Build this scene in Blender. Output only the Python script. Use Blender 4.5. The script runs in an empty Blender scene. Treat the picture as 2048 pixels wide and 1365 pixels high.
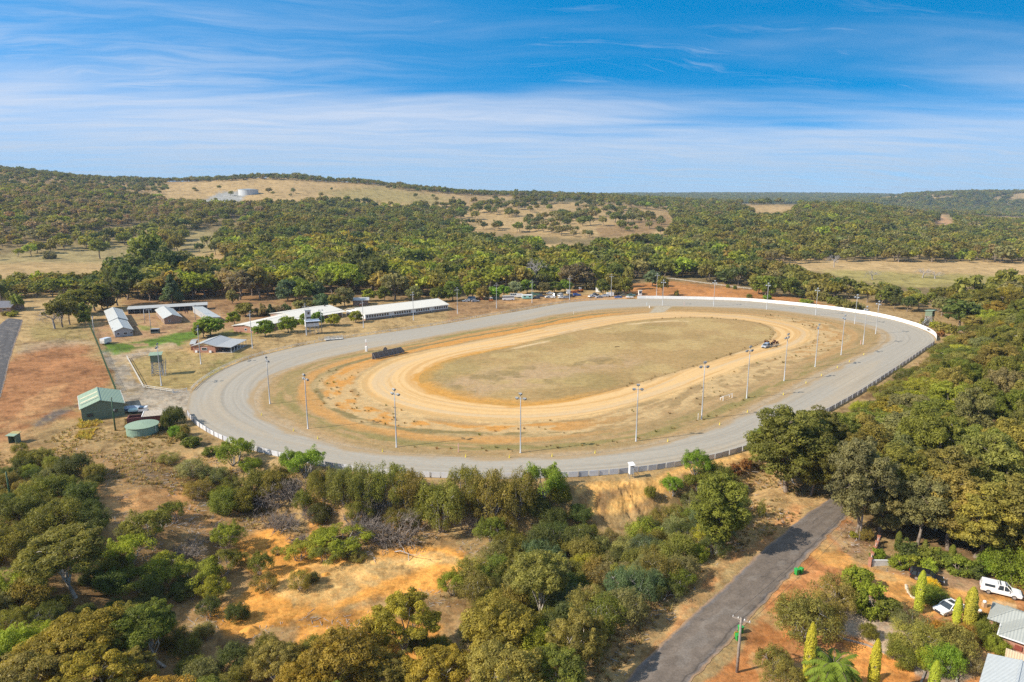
import bpy, bmesh, math, random
import numpy as np
from mathutils import Matrix, Vector, Euler

SC = bpy.context.scene
COL = SC.collection
R = math.radians

# ------------------------------------------------------------------ camera
CAM_H = 60.0
PITCH = R(12.1)
FPX = 1365.0            # focal length in photo pixels (photo is 2048 x 1365)
cam_data = bpy.data.cameras.new("camera")
cam_data.sensor_width = 36.0
cam_data.lens = 36.0 * FPX / 2048.0
cam_data.clip_start = 0.5
cam_data.clip_end = 60000.0
cam = bpy.data.objects.new("camera", cam_data)
COL.objects.link(cam)
cam.location = (0, 0, CAM_H)
cam.rotation_euler = (R(90) - PITCH, 0, 0)
SC.camera = cam

# ------------------------------------------------------------------ light
SUN_DIR = Vector((-0.735, -0.25, 0.60)).normalized()      # towards the sun
SUN_EL = math.asin(SUN_DIR.z)
sun_data = bpy.data.lights.new("sun", 'SUN')
sun_data.energy = 4.7
sun_data.angle = R(0.53)
sun_data.color = (1.0, 0.905, 0.765)
sun = bpy.data.objects.new("sun", sun_data)
COL.objects.link(sun)
sun.location = (-300, -100, 300)
sun.rotation_euler = SUN_DIR.to_track_quat('Z', 'Y').to_euler()

SC.view_settings.view_transform = 'Standard'
SC.view_settings.look = 'None'
EXPO = 0.58
SC.view_settings.exposure = EXPO
SC.view_settings.gamma = 1.0
SC.view_settings.use_curve_mapping = False
SC.cycles.max_bounces = 6
SC.cycles.diffuse_bounces = 3
SC.cycles.glossy_bounces = 2
SC.cycles.transmission_bounces = 3
SC.cycles.volume_bounces = 0
SC.cycles.transparent_max_bounces = 8
SC.cycles.caustics_reflective = False
SC.cycles.caustics_refractive = False
SC.cycles.use_denoising = False
SC.cycles.denoiser = 'OPENIMAGEDENOISE'
SC.cycles.denoising_input_passes = 'RGB_ALBEDO_NORMAL'
SC.cycles.denoising_prefilter = 'ACCURATE'


class NT:
    """tiny node-tree helper"""
    def __init__(s, tree):
        s.t = tree
        s.n = tree.nodes
    def node(s, typ, **kw):
        nd = s.n.new(typ)
        for k, v in kw.items():
            setattr(nd, k, v)
        return nd
    def link(s, a, b):
        s.t.links.new(a, b)
    def val(s, sock, v):
        if hasattr(v, 'is_linked') or isinstance(v, bpy.types.NodeSocket):
            s.link(v, sock)
        else:
            sock.default_value = v
    def math(s, op, a, b=None, c=None, clamp=False):
        nd = s.node('ShaderNodeMath', operation=op)
        nd.use_clamp = clamp
        s.val(nd.inputs[0], a)
        if b is not None: s.val(nd.inputs[1], b)
        if c is not None: s.val(nd.inputs[2], c)
        return nd.outputs[0]
    def mix(s, f, a, b, typ='MIX'):
        nd = s.node('ShaderNodeMix', data_type='RGBA', blend_type=typ)
        s.val(nd.inputs[0], f)
        s.val(nd.inputs[6], a)
        s.val(nd.inputs[7], b)
        return nd.outputs[2]
    def ramp(s, fac, stops, interp='LINEAR'):
        nd = s.node('ShaderNodeValToRGB')
        nd.color_ramp.interpolation = interp
        els = nd.color_ramp.elements
        while len(els) < len(stops): els.new(0.5)
        for e, (p, c) in zip(els, stops):
            e.position = p
            e.color = c if len(c) == 4 else (*c, 1)
        s.link(fac, nd.inputs[0])
        return nd.outputs[0]
    def noise(s, vec, scale, detail=4, rough=0.55, dist=0.0, dim='3D'):
        nd = s.node('ShaderNodeTexNoise', noise_dimensions=dim)
        if vec is not None: s.link(vec, nd.inputs['Vector'])
        nd.inputs['Scale'].default_value = scale
        nd.inputs['Detail'].default_value = detail
        nd.inputs['Roughness'].default_value = rough
        nd.inputs['Distortion'].default_value = dist
        return nd.outputs[0]
    def smooth(s, v, lo, hi, a=0.0, b=1.0):
        nd = s.node('ShaderNodeMapRange', interpolation_type='SMOOTHSTEP')
        s.val(nd.inputs['Value'], v)
        s.val(nd.inputs['From Min'], lo)
        s.val(nd.inputs['From Max'], hi)
        nd.inputs['To Min'].default_value = a
        nd.inputs['To Max'].default_value = b
        return nd.outputs[0]
    def comb(s, x, y, z):
        nd = s.node('ShaderNodeCombineXYZ')
        s.val(nd.inputs[0], x); s.val(nd.inputs[1], y); s.val(nd.inputs[2], z)
        return nd.outputs[0]


def build_world():
    w = bpy.data.worlds.new("World")
    SC.world = w
    w.use_nodes = True
    t = NT(w.node_tree)
    for nd in list(t.n): t.n.remove(nd)
    out = t.node('ShaderNodeOutputWorld')
    bg = t.node('ShaderNodeBackground')
    bg.inputs['Strength'].default_value = SKY_STRENGTH
    tc = t.node('ShaderNodeTexCoord')
    sep = t.node('ShaderNodeSeparateXYZ')
    t.link(tc.outputs['Generated'], sep.inputs[0])
    x, y, z = sep.outputs
    zp = t.math('MAXIMUM', z, 0.0)
    # the clear air is read higher up the dome: a dry, deep blue sky
    zz = t.math('MULTIPLY_ADD', zp, 4.6, 0.16)
    vn = t.node('ShaderNodeVectorMath', operation='NORMALIZE')
    t.link(t.comb(x, y, zz), vn.inputs[0])
    sky = t.node('ShaderNodeTexSky', sky_type='NISHITA')
    sky.sun_disc = False
    sky.sun_elevation = SUN_EL
    sky.sun_rotation = math.atan2(SUN_DIR.x, SUN_DIR.y)
    sky.air_density = 1.0
    sky.dust_density = 0.3
    sky.ozone_density = 2.0
    t.link(vn.outputs[0], sky.inputs[0])
    hs = t.node('ShaderNodeHueSaturation')
    hs.inputs['Hue'].default_value = 0.487
    t.link(t.smooth(zp, 0.27, 0.50, 1.62, 0.70), hs.inputs['Saturation'])
    hs.inputs['Value'].default_value = SKY_VALUE
    t.link(sky.outputs[0], hs.inputs['Color'])
    col = hs.outputs[0]
    # cirrus: noise on a high flat layer, drawn out along the wind
    den = t.math('ADD', zp, 0.07)
    qx = t.math('DIVIDE', x, den)
    qy = t.math('DIVIDE', y, den)
    qv = t.comb(qx, qy, 0.0)
    warp = t.noise(qv, 0.35, 3, 0.5)
    sx = t.math('MULTIPLY', qx, 0.22)
    sy = t.math('ADD', qy, t.math('MULTIPLY', warp, 1.3))
    sy = t.math('ADD', sy, t.math('MULTIPLY', qx, 0.08))
    streak = t.noise(t.comb(sx, t.math('MULTIPLY', sy, 1.0), 3.1), 1.1, 7, 0.55, 0.3)
    broad = t.noise(t.comb(t.math('MULTIPLY', qx, 0.35), t.math('MULTIPLY', qy, 0.7), 7.7), 0.8, 4, 0.5, 0.3)
    # veil: thick low down, thinning upwards; higher on the left of the view
    edge = t.math('MULTIPLY_ADD', x, -0.035, 0.118)
    edge = t.math('ADD', edge, t.math('MULTIPLY', t.math('SUBTRACT', broad, 0.5), 0.10))
    edge = t.math('ADD', edge, t.math('MULTIPLY', t.math('SUBTRACT', streak, 0.5), 0.15))
    hi_e = t.math('ADD', edge, 0.055)
    lo_e = t.math('ADD', edge, -0.055)
    veil = t.smooth(zp, hi_e, lo_e)
    lift = t.smooth(x, 0.10, -0.62, 0.0, 0.62)
    thin = t.math('MULTIPLY', t.smooth(streak, 0.45, 0.78), 0.42)
    thin = t.math('MULTIPLY', thin, t.math('ADD', t.smooth(broad, 0.40, 0.62), t.smooth(x, 0.1, -0.6, 0.0, 0.6)))
    cl = t.math('MAXIMUM', t.math('MULTIPLY', veil, 0.90), thin)
    fx = t.math('MULTIPLY', qx, 0.30); fy = t.math('ADD', t.math('MULTIPLY_ADD', qx, -0.42, t.math('MULTIPLY', sy, 1.5)), t.math('MULTIPLY', t.noise(qv, 1.4, 3, 0.5), 0.5))
    fine = t.noise(t.comb(fx, fy, 5.5), 2.6, 9, 0.68, 0.25)
    lft = t.math('MULTIPLY', lift, t.math('MULTIPLY', t.smooth(broad, 0.1, 0.6, 0.35, 1.0), t.smooth(fine, 0.35, 0.68, 0.45, 1.15)))
    cl = t.math('MAXIMUM', cl, lft)
    wisp = t.math('MULTIPLY', t.smooth(fine, 0.52, 0.80), t.smooth(broad, 0.38, 0.62, 0.15, 0.75))
    cl = t.math('MAXIMUM', cl, wisp)
    ripple = t.smooth(fine, 0.28, 0.72, 0.80, 1.10)
    cl = t.math('MULTIPLY', cl, ripple, clamp=True)
    white = t.mix(t.smooth(zp, 0.0, 0.12), (0.47, 0.62, 0.80, 1), (0.70, 0.79, 0.95, 1))
    wsc = t.node('ShaderNodeVectorMath', operation='SCALE')
    t.link(white, wsc.inputs[0])
    wsc.inputs['Scale'].default_value = 0.96 * 2 ** -EXPO / SKY_STRENGTH
    colr = t.mix(cl, col, wsc.outputs[0])
    t.link(colr, bg.inputs['Color'])
    t.link(bg.outputs[0], out.inputs['Surface'])

SKY_STRENGTH = 0.15
SKY_VALUE = 1.28
build_world()

# ------------------------------------------------------------------ numeric noise
def _hash(ix, iy, seed):
    n = (ix.astype(np.int64) * 374761393 + iy.astype(np.int64) * 668265263 + seed * 1442695041) & 0xFFFFFFFF
    n = ((n ^ (n >> 13)) * 1274126177) & 0xFFFFFFFF
    n = n ^ (n >> 16)
    return (n & 0xFFFFFF).astype(np.float64) / 16777215.0

def vnoise(x, y, seed=0):
    x = np.asarray(x, float); y = np.asarray(y, float)
    ix = np.floor(x); iy = np.floor(y)
    fx = x - ix; fy = y - iy
    fx = fx * fx * (3 - 2 * fx); fy = fy * fy * (3 - 2 * fy)
    a = _hash(ix, iy, seed); b = _hash(ix + 1, iy, seed)
    c = _hash(ix, iy + 1, seed); d = _hash(ix + 1, iy + 1, seed)
    return (a * (1 - fx) + b * fx) * (1 - fy) + (c * (1 - fx) + d * fx) * fy

def fbm(x, y, octv=4, seed=0, gain=0.5):
    s = 0.0; amp = 1.0; tot = 0.0
    for k in range(octv):
        s = s + amp * vnoise(x * 2 ** k + 17.3 * k, y * 2 ** k - 9.1 * k, seed + k * 7)
        tot += amp; amp *= gain
    return s / tot

def sstep(lo, hi, v):
    t = np.clip((np.asarray(v, float) - lo) / (hi - lo), 0, 1)
    return t * t * (3 - 2 * t)

# ------------------------------------------------------------------ photo pixel <-> place
CP, SP = math.cos(PITCH), math.sin(PITCH)

def ray(px, py):
    a = (np.asarray(px, float) - 1024.0) / FPX
    b = (np.asarray(py, float) - 682.5) / FPX
    return a, CP - b * SP, -(SP + b * CP)

def flat(px, py, z=0.0):
    dx, dy, dz = ray(px, py)
    t = (z - CAM_H) / dz
    return np.array([dx * t, dy * t, np.zeros_like(t) + z]).T

def pix(x, y, z):
    h = z - CAM_H
    zc = y * CP - h * SP
    zc = np.where(np.abs(zc) < 1e-6, 1e-6, zc)
    return 1024.0 + FPX * x / zc, 682.5 + FPX * (-(h * CP) - y * SP) / zc

# ------------------------------------------------------------------ terrain heights
def z_at(Y, py):
    b = (py - 682.5) / FPX
    return CAM_H - Y * (SP + b * CP) / (CP - b * SP)

_cols = [
    (-900, [(640, None), (900, 448), (1200, 392), (1600, 345)]),
    (0,    [(640, None), (850, 440), (1150, 384), (1600, 340)]),
    (130,  [(660, None), (850, 450), (1150, 393), (1650, 349)]),
    (250,  [(700, None), (850, 468), (1100, 418), (1400, 386), (1800, 363)]),
    (400,  [(720, None), (900, 456), (1150, 416), (1300, 400), (1750, 361)]),
    (530,  [(620, None), (800, 478), (1000, 437), (1200, 408), (1700, 354)]),
    (750,  [(620, None), (800, 482), (1000, 450), (1250, 421), (1700, 368)]),
    (930,  [(620, None), (800, 486), (1000, 455), (1250, 424), (1600, 388)]),
    (1150, [(640, None), (800, 486), (1100, 444), (1450, 410), (1900, 389)]),
    (1350, [(640, None), (800, 486), (1100, 448), (1500, 419), (2000, 402)]),
    (1550, [(660, None), (800, 484), (1000, 452), (1250, 425), (1600, 412)]),
    (1700, [(660, None), (800, 484), (1000, 448), (1200, 424), (1450, 410)]),
    (1850, [(680, None), (850, 486), (1150, 456), (1500, 436), (1900, 428)]),
    (2048, [(700, None), (900, 486), (1200, 462), (1600, 449), (2000, 440)]),
    (2900, [(700, None), (900, 486), (1200, 462), (1600, 449), (2000, 440)]),
]
_LY = np.linspace(math.log(450), math.log(14000), 260)
def _build_table():
    us, tab = [], []
    for px, prof in _cols:
        ys = [300, 500]; zs = [0, 0]
        for Y, py in prof:
            ys.append(Y); zs.append(0.0 if py is None else z_at(Y, py))
        Yr, zr = ys[-1], zs[-1]
        ys.append(Yr * 1.18); zs.append(zr - 6)
        ys.append(Yr * 1.45); zs.append(max(zr - 40, 8))
        if px < 1100:
            ys += [5000, 7000, 9000, 14000]; zs += [30, 40, 30, 10]
        elif px < 1800:
            ys += [3300, 6000, 7500, 14000]; zs += [22, 60 + (10 if px > 1300 else 2), 40, 10]
        else:
            ys += [2900, 3300, 4200, 7000, 14000]; zs += [66, 74, 40, 50, 10]
        us.append((px - 1024.0) / FPX / 1.02)
        tab.append(np.interp(_LY, np.log(ys), zs))
    us = np.array(us); tab = np.array(tab)
    U = np.linspace(us[0], us[-1], 360)
    out = np.empty((360, len(_LY)))
    for k in range(len(_LY)):
        out[:, k] = np.interp(U, us, tab[:, k])
    def blur(a, axis, s):
        n = int(3 * s)
        g = np.exp(-0.5 * (np.arange(-n, n + 1) / s) ** 2); g /= g.sum()
        pad = [(0, 0), (0, 0)]; pad[axis] = (n, n)
        ap = np.pad(a, pad, mode='edge')
        return np.apply_along_axis(lambda v: np.convolve(v, g, 'valid'), axis, ap)
    out = blur(out, 0, 7)
    out = blur(out, 1, 2.2)
    return U, out
_U, _T = _build_table()

def H_far(x, y):
    r = np.hypot(x, y)
    yy = np.maximum(y, 1.0)
    u = np.clip(x / yy, _U[0], _U[-1])
    u = np.where(y <= 1.0, np.where(x > 0, _U[-1], _U[0]), u)
    # beyond the fan the distance is measured radially so nothing runs away
    Yv = np.where(np.abs(x / yy) > 1.2, r / 1.56, yy)
    Yv = np.where(y <= 1.0, r / 1.56, Yv)
    fu = (u - _U[0]) / (_U[-1] - _U[0]) * (len(_U) - 1)
    fy = (np.log(np.maximum(Yv, 1.0)) - _LY[0]) / (_LY[-1] - _LY[0]) * (len(_LY) - 1)
    fy = np.clip(fy, 0, len(_LY) - 1.001)
    fu = np.clip(fu, 0, len(_U) - 1.001)
    iu = fu.astype(int); iy = fy.astype(int)
    au = fu - iu; ay = fy - iy
    z = (_T[iu, iy] * (1 - au) * (1 - ay) + _T[iu + 1, iy] * au * (1 - ay)
         + _T[iu, iy + 1] * (1 - au) * ay + _T[iu + 1, iy + 1] * au * ay)
    w = sstep(620, 1000, Yv)
    z = z + w * (fbm(x / 210.0, y / 210.0, 3, 5) - 0.5) * 16.0
    return z

# ------------------------------------------------------------------ track curves
OUTER_PX = [(376,804),(383,782),(400,768),(430,746),(487,720),(545,705),(637,684),(675,680),(800,662),(912,645),(950,637),
    (1050,621),(1115,608),(1175,601),(1275,598),(1400,600),(1500,603),(1625,615),(1725,628),(1790,641),(1840,657),
    (1867,670),(1875,680),(1870,687),(1850,697),(1800,732),(1717,787),(1650,825),(1507,897),(1414,921),(1359,932),(1266,946),
    (1118,955),(1000,957),(881,955),(760,948),(666,936),(555,911),(470,890),(436,873),(398,852),(385,839),(374,822)]
INNER_PX = [(912,665),(725,702),(625,722),(555,745),(519,770),(508,792),(509,812),(520,832),(555,850),(625,875),(700,896),(766,906),
    (933,915),(1018,917),(1100,915),(1189,908),(1280,897),(1337,886),(1440,852),(1492,825),(1575,786),(1610,767),(1642,752),
    (1697,724),(1747,700),(1772,682),(1777,672),(1770,665),(1745,654),(1700,642),(1625,631),(1550,621),(1475,616),(1400,614),
    (1337,613),(1275,614),(1175,621),(1100,632),(1025,648)]
SANDO_PX = [(1400,625),(1500,632),(1575,645),(1612,655),(1627,667),(1620,680),(1600,692),(1500,727),(1412,760),(1350,785),(1250,816),
    (1150,836),(1025,845),(900,838),(800,820),(750,800),(724,780),(722,765),(737,745),(775,725),(837,707),(900,694),(1025,670),
    (1150,645),(1250,631),(1325,625)]
SANDI_PX = [(1400,635),(1475,640),(1525,647),(1545,657),(1551,667),(1540,680),(1500,697),(1412,726),(1275,767),(1150,800),(1050,813),
    (975,810),(912,799),(865,783),(838,767),(836,752),(862,735),(900,718),(1025,692),(1150,664),(1250,645),(1325,637)]

_o = flat(*np.array(OUTER_PX, float).T)[:, :2]
CEN = np.array([(_o[:, 0].max() + _o[:, 0].min()) / 2, (_o[:, 1].max() + _o[:, 1].min()) / 2])
def _resample(p, n):
    q = np.vstack([p, p[:1]])
    d = np.r_[0, np.cumsum(np.hypot(*np.diff(q, axis=0).T))]
    s = np.linspace(0, d[-1], n, endpoint=False)
    return np.c_[np.interp(s, d, q[:, 0]), np.interp(s, d, q[:, 1])]
_rs = _resample(_o, 600)
CEN = _rs.mean(0)
_w, _v = np.linalg.eigh(np.cov((_rs - CEN).T))
WH = np.diag(1 / np.sqrt(_w)) @ _v.T            # whitening
if np.linalg.det(WH) < 0: WH[0] *= -1
WHI = np.linalg.inv(WH)
NTH = 1440
TH = np.linspace(0, 2 * math.pi, NTH, endpoint=False)
def _polar(pxlist, sig):
    p = flat(*np.array(pxlist, float).T)[:, :2]
    p = _resample(p, 900)
    q = (p - CEN) @ WH.T
    th = np.arctan2(q[:, 1], q[:, 0]) % (2 * math.pi)
    r = np.hypot(q[:, 0], q[:, 1])
    o = np.argsort(th)
    th, r = th[o], r[o]
    rr = np.interp(TH, np.r_[th - 2 * math.pi, th, th + 2 * math.pi], np.r_[r, r, r])
    n = int(4 * sig)
    g = np.exp(-0.5 * (np.arange(-n, n + 1) / sig) ** 2); g /= g.sum()
    return np.convolve(np.r_[rr[-n:], rr, rr[:n]], g, 'valid')
R_OUT = _polar(OUTER_PX, 14)
R_IN = _polar(INNER_PX, 16)
R_SO = _polar(SANDO_PX, 16)
R_SI = _polar(SANDI_PX, 16)
def curve_xy(r, th=TH):
    q = np.c_[r * np.cos(th), r * np.sin(th)]
    return q @ WHI.T + CEN
def track_polar(x, y):
    q = (np.c_[np.ravel(x), np.ravel(y)] - CEN) @ WH.T
    th = np.arctan2(q[:, 1], q[:, 0]) % (2 * math.pi)
    return th, np.hypot(q[:, 0], q[:, 1])
def r_of(Rc, th):
    return np.interp(th, np.r_[TH, 2 * math.pi], np.r_[Rc, Rc[0]])
OUT_XY = curve_xy(R_OUT)
_scale_m = math.sqrt(math.sqrt(_w[0] * _w[1]))   # rough metres per whitened unit
_gx = np.arange(-260, 340, 3.0); _gy = np.arange(40, 520, 3.0)
def _dist_grid():
    X, Y = np.meshgrid(_gx, _gy)
    P = np.c_[X.ravel(), Y.ravel()]
    d = np.full(len(P), 1e9)
    for k in range(0, NTH, 4):
        d = np.minimum(d, np.hypot(P[:, 0] - OUT_XY[k, 0], P[:, 1] - OUT_XY[k, 1]))
    th, r = track_polar(P[:, 0], P[:, 1])
    d = np.where(r < r_of(R_OUT, th), -d, d)
    return d.reshape(X.shape)
_DG = _dist_grid()
def d_track(x, y):
    """metres outside (+) or inside (-) the outer edge of the grey track"""
    x = np.asarray(x, float); y = np.asarray(y, float)
    fx = np.clip((x - _gx[0]) / 3.0, 0, len(_gx) - 1.001)
    fy = np.clip((y - _gy[0]) / 3.0, 0, len(_gy) - 1.001)
    ix = fx.astype(int); iy = fy.astype(int); ax = fx - ix; ay = fy - iy
    return (_DG[iy, ix] * (1 - ax) * (1 - ay) + _DG[iy, ix + 1] * ax * (1 - ay)
            + _DG[iy + 1, ix] * (1 - ax) * ay + _DG[iy + 1, ix + 1] * ax * ay)

BASIN = 6.5
def H(x, y):
    x = np.asarray(x, float); y = np.asarray(y, float)
    z = H_far(x, y)
    near = (y < 200) & (y > -200) & (np.abs(x) < 260)
    d = d_track(x, y)
    s_road = x - (18 + (y - 75) * 0.9)
    wb = sstep(-86, -52, x) * (1 - sstep(-31, -13, s_road))
    z = z - np.where(near, BASIN * sstep(3.6, 13.5, d) * wb * (1 - sstep(145, 168, y)), 0)
    rough = sstep(5, 14, d) * (1 - sstep(-6, -3.0, s_road) * (1 - sstep(8, 14, s_road)))
    z = z + np.where(near, rough * (1 - sstep(140, 165, y)) * (fbm(x / 9, y / 9, 3, 31) - 0.5) * 1.2, 0)
    gul = np.clip(np.abs(fbm(x / 2.6 + 0.25 * y, y / 16.0, 4, 33) - 0.5) * 7.0, 0, 1)
    bank = sstep(3.4, 6.5, d) * (1 - sstep(9.0, 14.0, d)) * sstep(8, 12, x) * (1 - sstep(30, 36, x)) * (y < 150)
    z = z - bank * (0.2 + 0.95 * (1 - gul) * fbm(x / 7, y / 7, 2, 34) * 1.7)
    z = z - np.where(d < -1.0, 0.12, 0.0)
    return z

def G(px, py):
    """place on the ground seen at a photo pixel"""
    dx, dy, dz = [float(v) for v in ray(px, py)]
    t = 40.0 * 1.012 ** np.arange(500)
    for _ in range(4):
        i = np.nonzero(CAM_H + dz * t <= H(dx * t, dy * t))[0]
        if not len(i): return Vector((dx * t[-1], dy * t[-1], 0))
        k = max(1, int(i[0]))
        t = np.linspace(t[k - 1], t[k], 48)
    h = float(t[0])
    return Vector((dx * h, dy * h, float(H(np.array([dx * h]), np.array([dy * h]))[0])))
def hz(x, y): return float(H(np.array([x]), np.array([y]))[0])
# ------------------------------------------------------------------ materials
def new_mat(name):
    m = bpy.data.materials.new(name)
    m.use_nodes = True
    t = NT(m.node_tree)
    b = t.n['Principled BSDF']
    return m, t, b

MATS = {}
def plain(name, col, rough=0.6, metal=0.0, var=0.12, scale=1.2, spec=0.4, bump=0.0):
    """paint, metal, timber: one colour with slight dirt and wear"""
    if name in MATS: return MATS[name]
    m, t, b = new_mat(name)
    tc = t.node('ShaderNodeTexCoord')
    n = t.noise(tc.outputs['Object'], scale, 5, 0.6)
    f = t.smooth(n, 0.3, 0.7, 1 - var, 1 + var)
    sc = t.node('ShaderNodeVectorMath', operation='SCALE')
    sc.inputs[0].default_value = col
    t.link(f, sc.inputs['Scale'])
    t.link(sc.outputs[0], b.inputs['Base Color'])
    b.inputs['Roughness'].default_value = rough
    b.inputs['Metallic'].default_value = metal
    b.inputs['Specular IOR Level'].default_value = spec
    if bump:
        bp = t.node('ShaderNodeBump')
        bp.inputs['Strength'].default_value = bump
        t.link(t.noise(tc.outputs['Object'], scale * 8, 3), bp.inputs['Height'])
        t.link(bp.outputs[0], b.inputs['Normal'])
    MATS[name] = m
    return m

def ribbed(name, col, axis=0, period=0.3, rough=0.45, metal=0.0, var=0.1, dirt=(0.2, 0.17, 0.13)):
    """corrugated sheet: ribs across one object axis, plus stains"""
    if name in MATS: return MATS[name]
    m, t, b = new_mat(name)
    tc = t.node('ShaderNodeTexCoord')
    sep = t.node('ShaderNodeSeparateXYZ')
    t.link(tc.outputs['Object'], sep.inputs[0])
    w = t.math('SINE', t.math('MULTIPLY', sep.outputs[axis], 2 * math.pi / period))
    n = t.noise(tc.outputs['Object'], 0.5, 5, 0.65)
    base = t.mix(t.smooth(n, 0.52, 0.78, 0, 0.35), (*col, 1), (*dirt, 1))
    f = t.smooth(t.noise(tc.outputs['Object'], 2.5, 3), 0.3, 0.7, 1 - var, 1 + var)
    sc = t.node('ShaderNodeVectorMath', operation='SCALE')
    t.link(base, sc.inputs[0]); t.link(f, sc.inputs['Scale'])
    t.link(sc.outputs[0], b.inputs['Base Color'])
    bp = t.node('ShaderNodeBump')
    bp.inputs['Strength'].default_value = 0.5
    bp.inputs['Distance'].default_value = 0.04
    t.link(w, bp.inputs['Height'])
    t.link(bp.outputs[0], b.inputs['Normal'])
    b.inputs['Roughness'].default_value = rough
    b.inputs['Metallic'].default_value = metal
    MATS[name] = m
    return m

def brick(name, c1, c2, mortar=(0.42, 0.38, 0.33), scale=1.0):
    if name in MATS: return MATS[name]
    m, t, b = new_mat(name)
    tc = t.node('ShaderNodeTexCoord')
    sep = t.node('ShaderNodeSeparateXYZ')
    t.link(tc.outputs['Object'], sep.inputs[0])
    u = t.math('ADD', sep.outputs[0], sep.outputs[1])
    br = t.node('ShaderNodeTexBrick')
    t.link(t.comb(u, sep.outputs[2], 0.0), br.inputs['Vector'])
    br.inputs['Color1'].default_value = (*c1, 1)
    br.inputs['Color2'].default_value = (*c2, 1)
    br.inputs['Mortar'].default_value = (*mortar, 1)
    br.inputs['Scale'].default_value = scale
    br.inputs['Brick Width'].default_value = 0.32
    br.inputs['Row Height'].default_value = 0.12
    br.inputs['Mortar Size'].default_value = 0.012
    t.link(br.outputs['Color'], b.inputs['Base Color'])
    b.inputs['Roughness'].default_value = 0.9
    MATS[name] = m
    return m

def glass_mat(name, col=(0.03, 0.04, 0.05)):
    if name in MATS: return MATS[name]
    m, t, b = new_mat(name)
    b.inputs['Base Color'].default_value = (*col, 1)
    b.inputs['Roughness'].default_value = 0.08
    b.inputs['Specular IOR Level'].default_value = 0.8
    MATS[name] = m
    return m

def ground_mat(name, fine=1.0, grain=0.25, bump=0.25):
    """earth and dry grass: the sheet's own colour zones broken up by clods and tufts"""
    m, t, b = new_mat(name)
    at = t.node('ShaderNodeAttribute', attribute_name='zone')
    geo = t.node('ShaderNodeNewGeometry')
    pos = geo.outputs['Position']
    n1 = t.noise(pos, 0.35 * fine, 6, 0.68)
    n2 = t.noise(pos, 1.6 * fine, 5, 0.7)
    n3 = t.noise(pos, 7.0 * fine, 3, 0.7)
    f = t.math('ADD', t.smooth(n1, 0.3, 0.7, -grain, grain), t.smooth(n2, 0.28, 0.72, -grain, grain))
    f = t.math('ADD', f, t.smooth(n3, 0.3, 0.7, -grain * 0.7, grain * 0.7))
    f = t.math('ADD', f, 0.87)
    sc = t.node('ShaderNodeVectorMath', operation='SCALE')
    t.link(at.outputs['Color'], sc.inputs[0]); t.link(f, sc.inputs['Scale'])
    n4 = t.noise(pos, 0.9 * fine, 5, 0.7, 0.4)
    tint = t.mix(t.smooth(n4, 0.35, 0.68), (1.07, 1.0, 0.90, 1), (0.93, 1.0, 1.02, 1))
    c = t.mix(1.0, sc.outputs[0], tint, 'MULTIPLY')
    t.link(c, b.inputs['Base Color'])
    b.inputs['Roughness'].default_value = 0.95
    b.inputs['Specular IOR Level'].default_value = 0.1
    bp = t.node('ShaderNodeBump')
    bp.inputs['Strength'].default_value = bump
    bp.inputs['Distance'].default_value = 0.5
    t.link(t.math('ADD', n2, t.math('MULTIPLY', n3, 0.5)), bp.inputs['Height'])
    t.link(bp.outputs[0], b.inputs['Normal'])
    return m

# ------------------------------------------------------------------ mesh helpers
def mesh_np(name, V, F, cols=None, smooth=False):
    """mesh from numpy arrays; F is (n,3) or (n,4)"""
    me = bpy.data.meshes.new(name)
    V = np.asarray(V, np.float32); F = np.asarray(F, np.int32)
    k = F.shape[1]
    me.vertices.add(len(V)); me.vertices.foreach_set('co', V.ravel())
    me.loops.add(F.size); me.loops.foreach_set('vertex_index', F.ravel())
    me.polygons.add(len(F))
    me.polygons.foreach_set('loop_start', np.arange(0, F.size, k, dtype=np.int32))
    me.polygons.foreach_set('loop_total', np.full(len(F), k, np.int32))
    if smooth: me.polygons.foreach_set('use_smooth', np.ones(len(F), bool))
    if cols is not None:
        a = me.attributes.new('zone', 'FLOAT_COLOR', 'POINT')
        c4 = np.ones((len(V), 4), np.float32); c4[:, :3] = cols
        a.data.foreach_set('color', c4.ravel())
    me.update(calc_edges=True)
    return me

def link(name, me, mats, parent=None):
    o = bpy.data.objects.new(name, me)
    COL.objects.link(o)
    if mats is not None:
        for m in (mats if isinstance(mats, (list, tuple)) else [mats]):
            me.materials.append(m)
    if parent is not None: o.parent = parent
    return o

def tag(o, label=None, cat=None, group=None, kind=None):
    if label: o['label'] = label
    if cat: o['category'] = cat
    if group: o['group'] = group
    if kind: o['kind'] = kind
    return o

def thing(name, label, cat, loc=(0, 0, 0), rz=0.0, group=None):
    o = bpy.data.objects.new(name, None)
    COL.objects.link(o)
    o.empty_display_size = 0.5
    o.location = loc
    o.rotation_euler = (0, 0, rz)
    return tag(o, label, cat, group)

def dup(root, loc, rz=0.0, label=None, group=None, scale=None, kids=None):
    """a copy of a thing with copies of its parts and sub-parts"""
    def rec(o, par):
        c = o.copy(); COL.objects.link(c); c.parent = par
        for ch in KIDS.get(o.name, []): rec(ch, c)
        return c
    KIDS = kids if kids is not None else kid_map(root)
    r = rec(root, None)
    r.location = loc
    r.rotation_euler = (0, 0, rz)
    if scale is not None: r.scale = (scale,) * 3 if np.isscalar(scale) else scale
    if label: r['label'] = label
    if group: r['group'] = group
    return r

def kid_map(root):
    m = {}
    for o in COL.objects:
        if o.parent is not None: m.setdefault(o.parent.name, []).append(o)
    return m

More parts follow.
